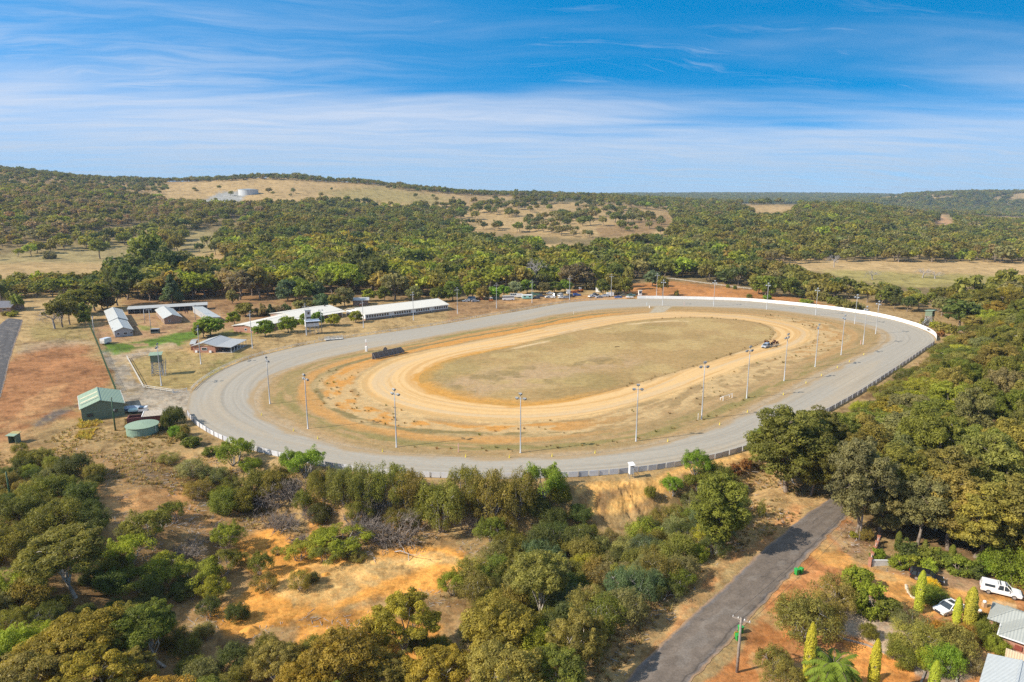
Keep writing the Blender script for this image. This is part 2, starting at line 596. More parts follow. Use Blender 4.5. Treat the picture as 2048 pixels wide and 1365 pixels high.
class MB:
    """collects boxes, tubes and sheets; build() links them as one mesh object"""
    def __init__(s):
        s.v = []; s.f = []; s.mi = []; s.cur = 0; s.M = None
    def mat(s, i): s.cur = i; return s
    def add(s, verts, faces):
        b = len(s.v)
        if s.M is not None: verts = [tuple(s.M @ Vector(p)) for p in verts]
        s.v += [tuple(p) for p in verts]
        for f in faces:
            s.f.append(tuple(b + i for i in f)); s.mi.append(s.cur)
        return s
    def box(s, c, d, rz=0.0, taper=1.0):
        hx, hy, hz_ = d[0] / 2, d[1] / 2, d[2] / 2
        ca, sa = math.cos(rz), math.sin(rz)
        vs = []
        for z, k in ((-hz_, 1.0), (hz_, taper)):
            for x, y in ((-hx, -hy), (hx, -hy), (hx, hy), (-hx, hy)):
                x *= k; y *= k
                vs.append((c[0] + x * ca - y * sa, c[1] + x * sa + y * ca, c[2] + z))
        return s.add(vs, [(3, 2, 1, 0), (4, 5, 6, 7), (0, 1, 5, 4), (1, 2, 6, 5), (2, 3, 7, 6), (3, 0, 4, 7)])
    def bar(s, a, b, w, h=None, up=(0, 0, 1)):
        """box section from a to b"""
        h = h or w
        a = Vector(a); b = Vector(b)
        d = (b - a)
        if d.length < 1e-6: return s
        d.normalize()
        u = Vector(up)
        if abs(d.dot(u)) > 0.98: u = Vector((1, 0, 0))
        sx = d.cross(u).normalized(); sy = sx.cross(d).normalized()
        vs = []
        for p in (a, b):
            for i, j in ((-1, -1), (1, -1), (1, 1), (-1, 1)):
                vs.append(p + sx * (w / 2 * i) + sy * (h / 2 * j))
        return s.add(vs, [(3, 2, 1, 0), (4, 5, 6, 7), (0, 1, 5, 4), (1, 2, 6, 5), (2, 3, 7, 6), (3, 0, 4, 7)])
    def tube(s, pts, rad, n=8, cap=True):
        pts = [Vector(p) for p in pts]
        rad = [rad] * len(pts) if np.isscalar(rad) else rad
        vs = []; fs = []
        for i, p in enumerate(pts):
            d = (pts[min(i + 1, len(pts) - 1)] - pts[max(i - 1, 0)])
            d = d.normalized() if d.length > 1e-9 else Vector((0, 0, 1))
            u = Vector((0, 0, 1)) if abs(d.z) < 0.9 else Vector((1, 0, 0))
            a = d.cross(u).normalized(); b = d.cross(a).normalized()
            for k in range(n):
                t = 2 * math.pi * k / n
                vs.append(p + a * (rad[i] * math.cos(t)) + b * (rad[i] * math.sin(t)))
        for i in range(len(pts) - 1):
            for k in range(n):
                fs.append((i * n + k, i * n + (k + 1) % n, (i + 1) * n + (k + 1) % n, (i + 1) * n + k))
        if cap:
            fs.append(tuple(range(n - 1, -1, -1)))
            fs.append(tuple((len(pts) - 1) * n + k for k in range(n)))
        return s.add(vs, fs)
    def prism(s, poly, z0, z1, axis='z'):
        """extrude a polygon; axis z: poly in xy, y: poly in xz (z0..z1 along y), x: poly in yz"""
        n = len(poly)
        def P(p, h):
            return (p[0], p[1], h) if axis == 'z' else ((p[0], h, p[1]) if axis == 'y' else (h, p[0], p[1]))
        vs = [P(p, z0) for p in poly] + [P(p, z1) for p in poly]
        fs = [tuple(range(n - 1, -1, -1)), tuple(range(n, 2 * n))]
        for i in range(n):
            fs.append((i, (i + 1) % n, n + (i + 1) % n, n + i))
        return s.add(vs, fs)
    def lathe(s, prof, n=16, c=(0, 0, 0)):
        vs = []; fs = []
        for r, z in prof:
            for k in range(n):
                t = 2 * math.pi * k / n
                vs.append((c[0] + r * math.cos(t), c[1] + r * math.sin(t), c[2] + z))
        for i in range(len(prof) - 1):
            for k in range(n):
                fs.append((i * n + k, i * n + (k + 1) % n, (i + 1) * n + (k + 1) % n, (i + 1) * n + k))
        fs.append(tuple(range(n - 1, -1, -1))); fs.append(tuple((len(prof) - 1) * n + k for k in range(n)))
        return s.add(vs, fs)
    def slab(s, quad, th):
        """a sheet of thickness th under four corner points"""
        q = [Vector(p) for p in quad]
        nrm = (q[1] - q[0]).cross(q[2] - q[0]).normalized()
        if nrm.z < 0: q = q[::-1]; nrm = -nrm
        lo = [p - nrm * th for p in q]
        n = len(q)
        fs = [tuple(range(n)), tuple(range(2 * n - 1, n - 1, -1))]
        for i in range(n):
            fs.append((i, n + i, n + (i + 1) % n, (i + 1) % n))
        return s.add(q + lo, fs)
    def build(s, name, mats, parent=None, smooth=False, bevel=0.0):
        me = bpy.data.meshes.new(name)
        me.from_pydata(s.v, [], s.f)
        for i, p in enumerate(me.polygons): p.material_index = s.mi[i]
        bm = bmesh.new(); bm.from_mesh(me)
        bmesh.ops.recalc_face_normals(bm, faces=bm.faces)
        if bevel:
            bmesh.ops.bevel(bm, geom=list(bm.edges), offset=bevel, segments=1, affect='EDGES', clamp_overlap=True)
        bm.to_mesh(me); bm.free()
        if smooth:
            for p in me.polygons: p.use_smooth = True
        return link(name, me, mats, parent)

# ------------------------------------------------------------------ ground sheet
def poly_sd(px, py, poly):
    """signed distance (inside +) of points to a polygon, in the polygon's units"""
    P = np.array(poly, float)
    n = len(P)
    d2 = np.full(px.shape, 1e18); inside = np.zeros(px.shape, bool)
    for i in range(n):
        a = P[i]; b = P[(i + 1) % n]
        e = b - a
        wx = px - a[0]; wy = py - a[1]
        t = np.clip((wx * e[0] + wy * e[1]) / max(e @ e, 1e-9), 0, 1)
        d2 = np.minimum(d2, (wx - e[0] * t) ** 2 + (wy - e[1] * t) ** 2)
        c = ((a[1] <= py) & (b[1] > py)) | ((b[1] <= py) & (a[1] > py))
        with np.errstate(divide='ignore', invalid='ignore'):
            xi = a[0] + (py - a[1]) * e[0] / (e[1] if e[1] != 0 else 1e-12)
        inside ^= c & (px < xi)
    return np.where(inside, np.sqrt(d2), -np.sqrt(d2))

C_DRY   = (0.36, 0.245, 0.115)
C_DRYB  = (0.46, 0.32, 0.155)
C_TAN   = (0.41, 0.285, 0.135)
C_RED   = (0.36, 0.170, 0.076)
C_ORANGE= (0.68, 0.325, 0.078)
C_SAND  = (0.76, 0.49, 0.20)
C_YSAND = (0.72, 0.42, 0.145)
C_GREEN = (0.15, 0.21, 0.030)
C_OLIVE = (0.24, 0.215, 0.075)
C_GREY  = (0.375, 0.345, 0.30)
C_BROWN = (0.24, 0.145, 0.070)
C_LITTER= (0.20, 0.125, 0.065)
C_WOOD  = (0.155, 0.125, 0.06)

# colour zones of the ground, back to front: polygon as seen in the photo, colour, edge softness, strength
ZONES = [
 # far country
 ([(-200,600),(-200,395),(250,385),(500,420),(700,440),(950,470),(1250,470),(2300,480),(2300,600)], C_WOOD, 8, 0.75),
 ([(300,400),(310,375),(420,358),(530,350),(640,362),(760,372),(930,392),(925,412),(800,416),(640,402),(500,410),(400,408)], C_TAN, 5, 1.0),
 ([(640,385),(760,372),(900,398),(860,410),(700,402)], C_OLIVE, 8, 0.6),
 ([(395,408),(440,385),(500,382),(480,405),(420,412)], (0.33,0.33,0.32), 4, 1.0),
 ([(90,395),(200,370),(330,385),(300,400),(200,400)], C_DRY, 6, 0.8),
 ([(905,455),(930,410),(1010,392),(1150,400),(1320,430),(1330,470),(1240,475),(1130,478),(1010,462)], C_TAN, 5, 1.0),
 ([(1190,455),(1330,430),(1345,445),(1300,468),(1200,478)], C_BROWN, 5, 0.7),
 ([(1500,425),(1540,410),(1590,410),(1570,422)], C_TAN, 3, 1.0),
 ([(1860,452),(1885,432),(1905,445),(1900,455)], (0.5,0.3,0.16), 3, 1.0),
 ([(1100,380),(2400,372),(2400,440),(1700,412),(1000,404)], (0.105,0.10,0.05), 3, 0.9),
 ([(1745,402),(1760,393),(1800,388),(1812,392),(1790,400)], C_TAN, 2, 0.9),
 ([(1830,392),(1870,389),(1900,393),(1915,398),(1880,398)], C_TAN, 2, 0.8),
 ([(1985,392),(2048,386),(2300,386),(2300,398),(2040,402),(1990,402)], C_TAN, 2, 0.9),
 ([(-200,560),(-200,515),(0,512),(120,495),(260,470),(370,450),(440,470),(450,520),(330,530),(200,548),(0,552)], (0.33,0.265,0.125), 6, 0.9),
 ([(-200,570),(-200,535),(60,525),(250,528),(430,505),(500,500),(480,530),(250,545),(120,560),(0,566)], C_TAN, 5, 1.0),
 ([(1070,498),(1075,488),(1160,490),(1180,500),(1110,506)], C_DRYB, 3, 1.0),
 ([(1480,515),(1700,520),(2300,522),(2300,556),(1900,552),(1650,545),(1480,535)], C_DRYB, 4, 1.0),
 ([(1640,540),(2010,552),(2010,572),(1820,575),(1690,560)], (0.34,0.285,0.10), 4, 0.85),
 ([(1600,495),(1800,505),(2100,505),(2100,512),(1700,512)], C_TAN, 3, 0.8),
 # around the course
 ([(-200,660),(-200,560),(120,552),(400,545),(700,580),(1000,580),(1250,575),(1260,610),(900,650),(650,690),(430,750),(370,800),(240,800),(180,660)], C_TAN, 8, 1.0),
 ([(260,650),(250,600),(420,570),(560,580),(620,610),(560,640),(430,650)], (0.30,0.175,0.085), 8, 1.0),
 ([(190,690),(195,640),(300,620),(440,618),(470,660),(400,670),(300,672)], (0.36,0.22,0.12), 6, 1.0),
 ([(430,560),(700,560),(1000,590),(900,600),(700,600),(560,600)], C_LITTER, 10, 0.7),
 ([(1240,600),(1250,572),(1330,563),(1500,578),(1620,600),(1700,625),(1640,612),(1500,600),(1330,596)], (0.44,0.20,0.07), 5, 1.0),
 ([(890,645),(900,600),(1180,590),(1290,592),(1275,596),(1175,598),(1050,618)], (0.33,0.20,0.10), 6, 1.0),
 ([(1000,608),(1160,594),(1270,588),(1275,597),(1150,602)], (0.50,0.27,0.10), 4, 0.8),
 # left forecourt
 ([(-200,1000),(-200,620),(40,640),(180,655),(236,790),(280,830),(400,870),(500,930),(700,970),(700,1100),(300,1150),(0,1150)], C_DRY, 10, 1.0),
 ([(40,700),(95,680),(170,690),(215,740),(210,795),(160,830),(60,860),(-20,900),(-20,790),(10,720)], C_RED, 14, 0.95),
 ([(40,640),(170,650),(185,680),(110,690),(40,672)], C_OLIVE, 8, 0.5),
 ([(20,690),(40,690),(110,680),(185,684),(190,690),(110,700),(30,710)], (0.36,0.30,0.21), 4, 0.5),
 ([(0,690),(30,640),(75,600),(110,590),(70,640),(50,680),(10,720)], C_DRYB, 5, 0.7),
 ([(60,850),(110,820),(155,805),(160,812),(130,832),(70,858)], (0.17,0.15,0.14), 4, 0.9),
 ([(50,800),(110,775),(140,768),(110,800),(60,820),(-10,850)], (0.52,0.30,0.14), 6, 0.6),
 ([(203,707),(203,683),(260,685),(330,668),(394,662),(396,682),(330,702),(270,699),(230,710)], (0.125,0.20,0.028), 3, 1.0),
 ([(430,668),(480,655),(520,668),(460,672)], C_GREEN, 4, 0.6),
 ([(255,690),(290,686),(292,694),(262,697)], (0.33,0.20,0.12), 3, 1.0),
 ([(270,648),(300,655),(290,665),(272,662)], C_GREEN, 3, 0.7),
 ([(205,705),(232,708),(300,700),(345,690),(352,698),(290,715),(256,724),(262,750),(290,775),(380,782),(375,800),(380,830),(330,850),(300,840),(262,812),(234,790),(222,750)], (0.345,0.295,0.235), 4, 1.0),
 ([(225,712),(300,698),(350,690),(350,702),(290,712),(240,728)], (0.48,0.36,0.23), 4, 0.8),
 ([(262,735),(270,715),(330,700),(390,712),(470,712),(500,712),(430,742),(390,770),(375,778),(300,774)], (0.34,0.255,0.105), 4, 1.0),
 ([(430,712),(470,700),(495,712),(440,740),(400,755)], C_OLIVE, 5, 0.7),
 # bush in front
 ([(30,880),(200,900),(380,905),(560,960),(720,990),(900,1030),(1200,1040),(1200,1400),(-200,1500),(-200,950)], (0.33,0.20,0.09), 12, 0.7),
 ([(190,960),(240,990),(330,975),(400,1010),(480,1060),(440,1080),(350,1040),(230,1010)], (0.50,0.27,0.11), 8, 0.9),
 ([(440,1110),(520,1060),(620,1090),(700,1120),(830,1090),(950,1105),(955,1130),(900,1185),(760,1200),(640,1230),(560,1260),(440,1290),(420,1230),(520,1190),(540,1150)], C_ORANGE, 9, 1.0),
 ([(560,1180),(660,1130),(760,1125),(880,1115),(930,1125),(840,1150),(700,1190),(580,1220)], C_SAND, 14, 0.75),
 ([(600,1240),(760,1220),(900,1240),(880,1330),(600,1340)], C_ORANGE, 10, 0.9),
 ([(595,1010),(640,1010),(640,1080),(605,1075)], C_ORANGE, 6, 0.7),
 ([(1140,975),(1180,965),(1270,955),(1400,930),(1500,905),(1520,915),(1470,945),(1330,985),(1280,1030),(1170,1030)], C_YSAND, 6, 1.0),
 ([(1195,1012),(1212,985),(1246,972),(1240,996),(1212,1032)], (0.24,0.15,0.075), 5, 0.9),
 ([(1252,1025),(1288,990),(1330,972),(1306,1004),(1272,1036)], (0.26,0.165,0.08), 5, 0.9),
 ([(1148,985),(1178,975),(1192,985),(1176,1012),(1150,1020)], (0.28,0.17,0.085), 5, 0.8),
 ([(1330,960),(1510,915),(1600,980),(1690,990),(1650,1015),(1560,1060),(1440,1130),(1300,1290),(1230,1380),(1150,1380),(1250,1230),(1400,1130)], (0.42,0.275,0.125), 8, 1.0),
 ([(1600,1010),(1640,1010),(1480,1130),(1320,1275),(1210,1400),(1190,1400),(1330,1240),(1460,1110)], (0.47,0.24,0.10), 5, 0.9),
 # garden side of the road
 ([(1690,1010),(1760,1080),(1800,1140),(2300,1180),(2300,1500),(1340,1500),(1400,1365),(1560,1180)], (0.47,0.215,0.085), 6, 1.0),
 ([(1660,1060),(1720,1040),(1780,1100),(1820,1150),(1900,1130),(2048,1160),(2048,1190),(1830,1165),(1740,1130),(1690,1100)], (0.36,0.235,0.14), 5, 0.9),
 ([(1615,1110),(1650,1085),(1690,1105),(1740,1130),(1830,1150),(1900,1170),(2048,1190),(2048,1240),(1940,1225),(1870,1232),(1800,1195),(1740,1160),(1690,1142),(1640,1130)], (0.58,0.30,0.095), 4, 1.0),
 ([(1680,1190),(1740,1195),(1800,1240),(1850,1280),(1900,1330),(1960,1345),(1930,1400),(1860,1365),(1790,1320),(1730,1280),(1660,1262),(1650,1225)], (0.47,0.36,0.27), 4, 1.0),
 ([(1690,1285),(1730,1290),(1800,1325),(1850,1348),(1830,1420),(1700,1420)], (0.62,0.27,0.075), 3, 1.0),
 ([(1300,1500),(1400,1365),(1480,1290),(1560,1200),(1600,1190),(1580,1260),(1500,1365),(1480,1500)], (0.50,0.215,0.075), 6, 0.9),
 ([(1975,1205),(2010,1195),(2048,1205),(2048,1230),(1990,1215)], (0.58,0.38,0.20), 2, 1.0),
 # right-hand woods and the fence line
 ([(1520,920),(1600,880),(1720,800),(1880,700),(2000,640),(2300,560),(2300,1120),(1900,1120),(1760,1060),(1690,990)], C_LITTER, 8, 0.9),
 ([(1870,700),(1900,660),(1960,650),(1990,690),(1940,700)], (0.42,0.27,0.13), 5, 1.0),
 ([(1790,742),(1830,715),(1850,722),(1800,760)], (0.42,0.27,0.13), 4, 1.0),
]

def lerp(a, b, t): return np.asarray(a) * (1 - np.asarray(t)[..., None]) + np.asarray(b) * np.asarray(t)[..., None]
def paint(x, y, z):
    px, py = pix(x, y, z)
    vis = y > 20
    wx = (fbm(x / 14.0, y / 14.0, 4, 101) - 0.5)
    wy = (fbm(x / 14.0, y / 14.0, 4, 202) - 0.5)
    c = np.empty((len(x), 3)); c[:] = C_DRY
    depth = np.hypot(x, y)
    sc = FPX / np.maximum(depth, 30)             # photo pixels per metre
    ppx = px + wx * 10 * sc * 0.9
    ppy = py + wy * 7 * sc * 0.5
    big = fbm(x / 60.0, y / 60.0, 4, 77)
    for poly, col, soft, k in ZONES:
        P = np.array(poly)
        bb = vis & (ppx > P[:, 0].min() - 40) & (ppx < P[:, 0].max() + 40) & (ppy > P[:, 1].min() - 40) & (ppy < P[:, 1].max() + 40)
        ii = np.nonzero(bb)[0]
        if not len(ii): continue
        sd = poly_sd(ppx[ii], ppy[ii], poly)
        m = sstep(-soft, soft, sd + (fbm(x[ii] / 3.0, y[ii] / 3.0, 3, 55) - 0.5) * soft * 1.6) * k
        c[ii] = c[ii] * (1 - m[:, None]) + np.array(col) * m[:, None]
    # mottling: bleached grass, bare patches, damp green
    pal = sstep(0.52, 0.70, fbm(x / 11.0, y / 11.0, 5, 301))[:, None]
    drk = sstep(0.52, 0.72, fbm(x / 7.0, y / 7.0, 5, 401))[:, None]
    c = c * (1 + 0.20 * pal) * (1 - 0.30 * drk)
    # bleached dry grass coming through in ragged patches near the course, litter and clods under the bush
    near = (depth < 420)[:, None]
    pm = sstep(0.50, 0.60, fbm(x / 5.5, y / 5.5, 6, 501, 0.62)) * sstep(0.40, 0.55, fbm(x / 30.0, y / 30.0, 3, 503))
    pm = pm * sstep(0.138, 0.158, c[:, 2] / c[:, 0]) * (c[:, 1] < c[:, 0] * 0.98)
    c = np.where(near, lerp(c, np.array([0.40, 0.285, 0.135]), pm * 0.62), c)
    lm = sstep(0.56, 0.66, fbm(x / 2.6, y / 2.6, 5, 505, 0.65)) * (d_track(x, y) > 1.5)
    c = np.where(near, lerp(c, c * np.array([0.58, 0.55, 0.52]), lm * 0.7), c)
    return c

def build_ground():
    half = math.atan(0.86)
    th = np.r_[np.linspace(-math.pi, -half, 70, endpoint=False), np.linspace(-half, half, 940), np.linspace(half, math.pi, 70, endpoint=False)[1:]]
    r = [3.0]
    while r[-1] < 60: r.append(r[-1] * 1.12)
    while r[-1] < 170: r.append(r[-1] * 1.0052)
    while r[-1] < 2600: r.append(r[-1] * 1.0095)
    while r[-1] < 15000: r.append(r[-1] * 1.03)
    r = np.array(r)
    T, RR = np.meshgrid(th, r)
    x = (RR * np.sin(T)).ravel(); y = (RR * np.cos(T)).ravel()
    z = H(x, y)
    nT, nR = len(th), len(r)
    cols = paint(x, y, z)
    i = np.arange(nR - 1)[:, None] * nT; j = np.arange(nT)[None, :]
    j2 = (j + 1) % nT
    F = np.stack([i + j, i + j2, i + nT + j2, i + nT + j], -1).reshape(-1, 4)
    V = np.c_[x, y, z]
    c0 = len(V)
    V = np.vstack([V, [[0, 0, hz(0, 0)]]]); cols = np.vstack([cols, [C_DRY]])
    # close the middle with a fan of thin quads folded on the centre point
    me = mesh_np('ground', V, F[:, ::-1], cols, smooth=True)
    bm = bmesh.new(); bm.from_mesh(me); bm.verts.ensure_lookup_table()
    cv = bm.verts[c0]
    for k in range(nT):
        bm.faces.new((bm.verts[k], cv, bm.verts[(k + 1) % nT])).smooth = True
    bm.to_mesh(me); bm.free()
    o = link('ground', me, ground_mat('earth_and_dry_grass', 1.0, 0.20, 0.35))
    tag(o, kind='structure')
build_ground()

# ------------------------------------------------------------------ racetrack sheets
def ring_sheet(name, rA, rB, nt, z, colf, mat, nth=NTH, smooth_w=None):
    th = np.linspace(0, 2 * math.pi, nth, endpoint=False)
    a = curve_xy(r_of(rA, th), th); b = curve_xy(r_of(rB, th), th)
    t = np.linspace(0, 1, nt)
    P = a[:, None, :] * (1 - t)[None, :, None] + b[:, None, :] * t[None, :, None]
    x = P[..., 0].ravel(); y = P[..., 1].ravel()
    Tt = np.broadcast_to(t, (nth, nt)).ravel(); Th = np.repeat(th, nt)
    wid = np.repeat(np.hypot(*(a - b).T), nt)
    cols = colf(x, y, Tt, Th, wid)
    i = np.arange(nth)[:, None]; j = np.arange(nt - 1)[None, :]
    i2 = (i + 1) % nth
    F = np.stack([i * nt + j, i2 * nt + j, i2 * nt + j + 1, i * nt + j + 1], -1).reshape(-1, 4)
    V = np.c_[x, y, np.full(len(x), z)]
    me = mesh_np(name, V, F[:, ::-1], cols)
    e = me.polygons[0]
    if e.normal.z < 0: me.flip_normals()
    a_ = me.attributes.new('lane', 'FLOAT', 'POINT'); a_.data.foreach_set('value', (Tt * wid).astype(np.float32))
    o = link(name, me, mat)
    tag(o, kind='structure')
    return o

_seg = np.hypot(*np.diff(np.vstack([OUT_XY, OUT_XY[:1]]), axis=0).T)
ARC = np.r_[0, np.cumsum(_seg)]
def arc_of(th): return np.interp(th, np.r_[TH, 2 * math.pi], ARC)
def thpx(px, py):
    p = flat(px, py)
    return float(track_polar(p[0], p[1])[0][0])
def angw(th, c, w):
    d = np.abs((th - c + math.pi) % (2 * math.pi) - math.pi)
    return 1 - sstep(w * 0.6, w, d)

def track_cols(x, y, t, th, wid):
    s = arc_of(th); d = t * wid
    c = np.empty((len(x), 3)); c[:] = C_GREY
    st = fbm(s / 40.0, d / 0.8, 4, 11)
    st2 = fbm(s / 90.0, d / 0.35, 3, 12)
    c *= (1 + (st - 0.5) * 0.20 + (st2 - 0.5) * 0.15)[:, None]
    wl = sstep(0.56, 0.64, fbm(s / 160.0, d / 0.55, 3, 16)) * sstep(0.45, 0.6, fbm(s / 60.0, d / 5, 2, 17))
    c = lerp(c, c * 0.90, wl)
    warm = sstep(0.45, 0.7, fbm(s / 50, d / 4, 3, 13))
    c = lerp(c, c * np.array([1.05, 1.0, 0.93]), warm)
    # inner verge wears into dirt and dry grass
    e = (wid - d)
    edge = 1 - sstep(0.3, 2.6, e + (fbm(s / 9.0, d / 3.0, 4, 14) - 0.5) * 4.0)
    dirt = np.empty_like(c); dirt[:] = (0.38, 0.27, 0.15)
    c = lerp(c, dirt, edge * 0.85)
    oe = 1 - sstep(0.1, 0.9, d + (fbm(s / 6, d, 3, 15) - 0.5) * 0.8)
    c = lerp(c, np.array([0.33, 0.24, 0.14]), oe * 0.5)
    return c

mt = ground_mat('crushed_gravel', 2.0, 0.045, 0.08)
ring_sheet('racetrack', R_OUT, R_IN, 72, 0.02, track_cols, mt)

TH_W = thpx(640, 800)     # west bend, where the orange clay shows
TH_N = thpx(900, 668)     # home straight side
TH_E = thpx(1690, 680)
TH_S = thpx(1200, 880)
TH_X = thpx(1322, 618)    # crossover
def verge_cols(x, y, t, th, wid):
    s = arc_of(th); d = t * wid
    tn = t + (fbm(s / 22, d / 6, 4, 21) - 0.5) * 0.22
    n = fbm(s / 16.0, d / 1.6, 4, 22)
    c = np.empty((len(x), 3)); c[:] = (0.40, 0.27, 0.135)
    c = lerp(c, np.array([0.335, 0.235, 0.115]), sstep(0.4, 0.65, n))
    gravel = 1 - sstep(0.0, 0.10, tn - 0.01)
    c = lerp(c, np.array([0.40, 0.325, 0.235]), gravel * 0.8)
    # thin green strip near the rim
    grn = sstep(0.12, 0.2, tn) * (1 - sstep(0.30, 0.42, tn)) * (0.25 + 0.75 * np.maximum(angw(th, TH_S, 1.5), angw(th, TH_N, 0.9)))
    c = lerp(c, np.array([0.25, 0.21, 0.08]), grn * sstep(0.35, 0.6, fbm(s / 12, d / 2, 3, 23)) * 0.9)
    # orange clay lanes (west and home side)
    wa = np.clip(angw(th, TH_W, 1.15) + angw(th, TH_N, 1.2) + 0.25 * angw(th, TH_X, 1.2) + 0.35 * angw(th, TH_E, 0.6), 0, 1)
    ln1 = sstep(0.34, 0.42, tn) * (1 - sstep(0.50, 0.56, tn))
    ln2 = sstep(0.58, 0.66, tn) * (1 - sstep(0.82, 0.92, tn))
    fib = 0.75 + 0.5 * fbm(s / 30, d / 0.7, 3, 24)
    c = lerp(c, np.array([0.55, 0.275, 0.075]), np.clip((ln1 * 0.6 + ln2) * wa * fib, 0, 1))
    gr = sstep(0.50, 0.54, tn) * (1 - sstep(0.58, 0.63, tn)) * wa
    c = lerp(c, np.array([0.22, 0.175, 0.075]), gr * 0.9)
    # pale dry strip of tussocks on the near side
    wn = angw(th, TH_S, 1.7) + angw(th, TH_E, 0.9)
    pale = sstep(0.45, 0.6, tn) * np.clip(wn, 0, 1)
    c = lerp(c, np.array([0.52, 0.37, 0.19]), pale * sstep(0.42, 0.56, fbm(s / 7, d / 2.5, 4, 25)) * 0.9)
    # sand feathering at the inner edge
    c = lerp(c, np.array([0.62, 0.42, 0.20]), sstep(0.90, 1.0, tn) * 0.9)
    # gravel crossover to the sand track
    cx = angw(th, TH_X, 0.055 + 0.06 * 0) * (1 - sstep(0.9, 1.0, t) * 0.5)
    c = lerp(c, np.array([0.41, 0.355, 0.27]), cx)
    return c
mv = ground_mat('infield_earth', 1.4, 0.13, 0.2)
ring_sheet('infield_verge', R_IN, R_SO, 60, 0.035, verge_cols, mv)

def sand_cols(x, y, t, th, wid):
    s = arc_of(th); d = t * wid
    c = np.empty((len(x), 3)); c[:] = (0.68, 0.46, 0.225)
    lane = fbm(s / 120.0, d / 1.3, 4, 41)
    c = lerp(c, np.array([0.57, 0.35, 0.145]), sstep(0.42, 0.66, lane) * 0.9)
    c = lerp(c, np.array([0.52, 0.42, 0.29]), sstep(0.52, 0.7, fbm(s / 90, d / 2.0, 3, 42)) * 0.5)
    tn = t + (fbm(s / 8, d / 2, 3, 43) - 0.5) * 0.3
    ob = sstep(0.82, 1.0, tn)
    w = np.clip(angw(th, TH_W, 1.3), 0, 1)
    c = lerp(c, np.array([0.55, 0.29, 0.075]), ob * w)
    c = lerp(c, np.array([0.43, 0.30, 0.15]), ob * (1 - w) * 0.8)
    c = lerp(c, np.array([0.50, 0.35, 0.17]), (1 - sstep(0.0, 0.12, tn)) * 0.6)
    return c
ring_sheet('sand_track', R_SO, R_SI, 40, 0.05, sand_cols, ground_mat('raked_sand', 2.0, 0.05, 0.12))

def infield_cols(x, y, t, th, wid):
    u = x * 0.93 + y * 0.36; v = -x * 0.36 + y * 0.93
    c = np.empty((len(x), 3)); c[:] = (0.385, 0.262, 0.118)
    a = fbm(x / 26, y / 26, 5, 61)
    c = lerp(c, np.array([0.325, 0.228, 0.10]), sstep(0.45, 0.62, a) * 0.8)
    b = fbm(x / 18, y / 18, 5, 62)
    c = lerp(c, np.array([0.45, 0.33, 0.15]), sstep(0.48, 0.66, b) * 0.8)
    # bare scuffed band through the middle, west half
    pa = flat(900, 775)[:2]; pb = flat(1290, 712)[:2]
    ax = (pb - pa); L = np.hypot(*ax); ax /= L
    al = ((x - pa[0]) * ax[0] + (y - pa[1]) * ax[1]) / L
    ac = -(x - pa[0]) * ax[1] + (y - pa[1]) * ax[0]
    band = (1 - sstep(4, 17, np.abs(ac + (fbm(x / 15, y / 15, 3, 65) - 0.5) * 16))) * sstep(-0.1, 0.05, al) * (1 - sstep(0.75, 1.05, al))
    m = band * sstep(0.30, 0.55, fbm(x / 9, y / 9, 5, 63))
    c = lerp(c, np.array([0.43, 0.30, 0.17]), np.clip(m, 0, 1) * 0.95)
    k = band * sstep(0.55, 0.68, fbm(x / 6, y / 6, 4, 64))
    c = lerp(c, np.array([0.25, 0.185, 0.085]), k * 0.7)
    w = angw(th, TH_W, 1.1)
    tn = t + (fbm(x / 6, y / 6, 3, 66) - 0.5) * 0.06
    c = lerp(c, np.array([0.55, 0.29, 0.075]), (1 - sstep(0.02, 0.09, tn)) * w)
    c = lerp(c, np.array([0.30, 0.20, 0.09]), (1 - sstep(0.0, 0.05, tn)) * (1 - w) * 0.8)
    # pale sandy streak just inside the far rim
    wn = np.clip(angw(th, TH_N, 0.5) + angw(th, TH_X, 0.45), 0, 1)
    st = sstep(0.10, 0.13, tn) * (1 - sstep(0.16, 0.2, tn))
    c = lerp(c, np.array([0.60, 0.45, 0.26]), st * wn * sstep(0.35, 0.55, fbm(x / 12, y / 12, 4, 68)))
    gn = sstep(0.60, 0.72, fbm(x / 22, y / 22, 4, 67))
    c = lerp(c, np.array([0.29, 0.225, 0.09]), gn * 0.45)
    return c
ring_sheet('infield_grass', R_SI, np.full(NTH, 0.012), 120, 0.065, infield_cols, mv)

# ------------------------------------------------------------------ roads
def asphalt_mat(name, col):
    m, t, b = new_mat(name)
    geo = t.node('ShaderNodeNewGeometry')
    pos = geo.outputs['Position']
    at = t.node('ShaderNodeAttribute', attribute_name='zone')
    n1 = t.noise(pos, 0.5, 6, 0.7); n2 = t.noise(pos, 4.0, 5, 0.75)
    f = t.math('ADD', t.smooth(n1, 0.3, 0.7, 0.82, 1.12), t.smooth(n2, 0.3, 0.7, -0.14, 0.14))
    sc = t.node('ShaderNodeVectorMath', operation='SCALE')
    t.link(at.outputs['Color'], sc.inputs[0]); t.link(f, sc.inputs['Scale'])
    t.link(sc.outputs[0], b.inputs['Base Color'])
    b.inputs['Roughness'].default_value = 0.85
    b.inputs['Specular IOR Level'].default_value = 0.25
    return m

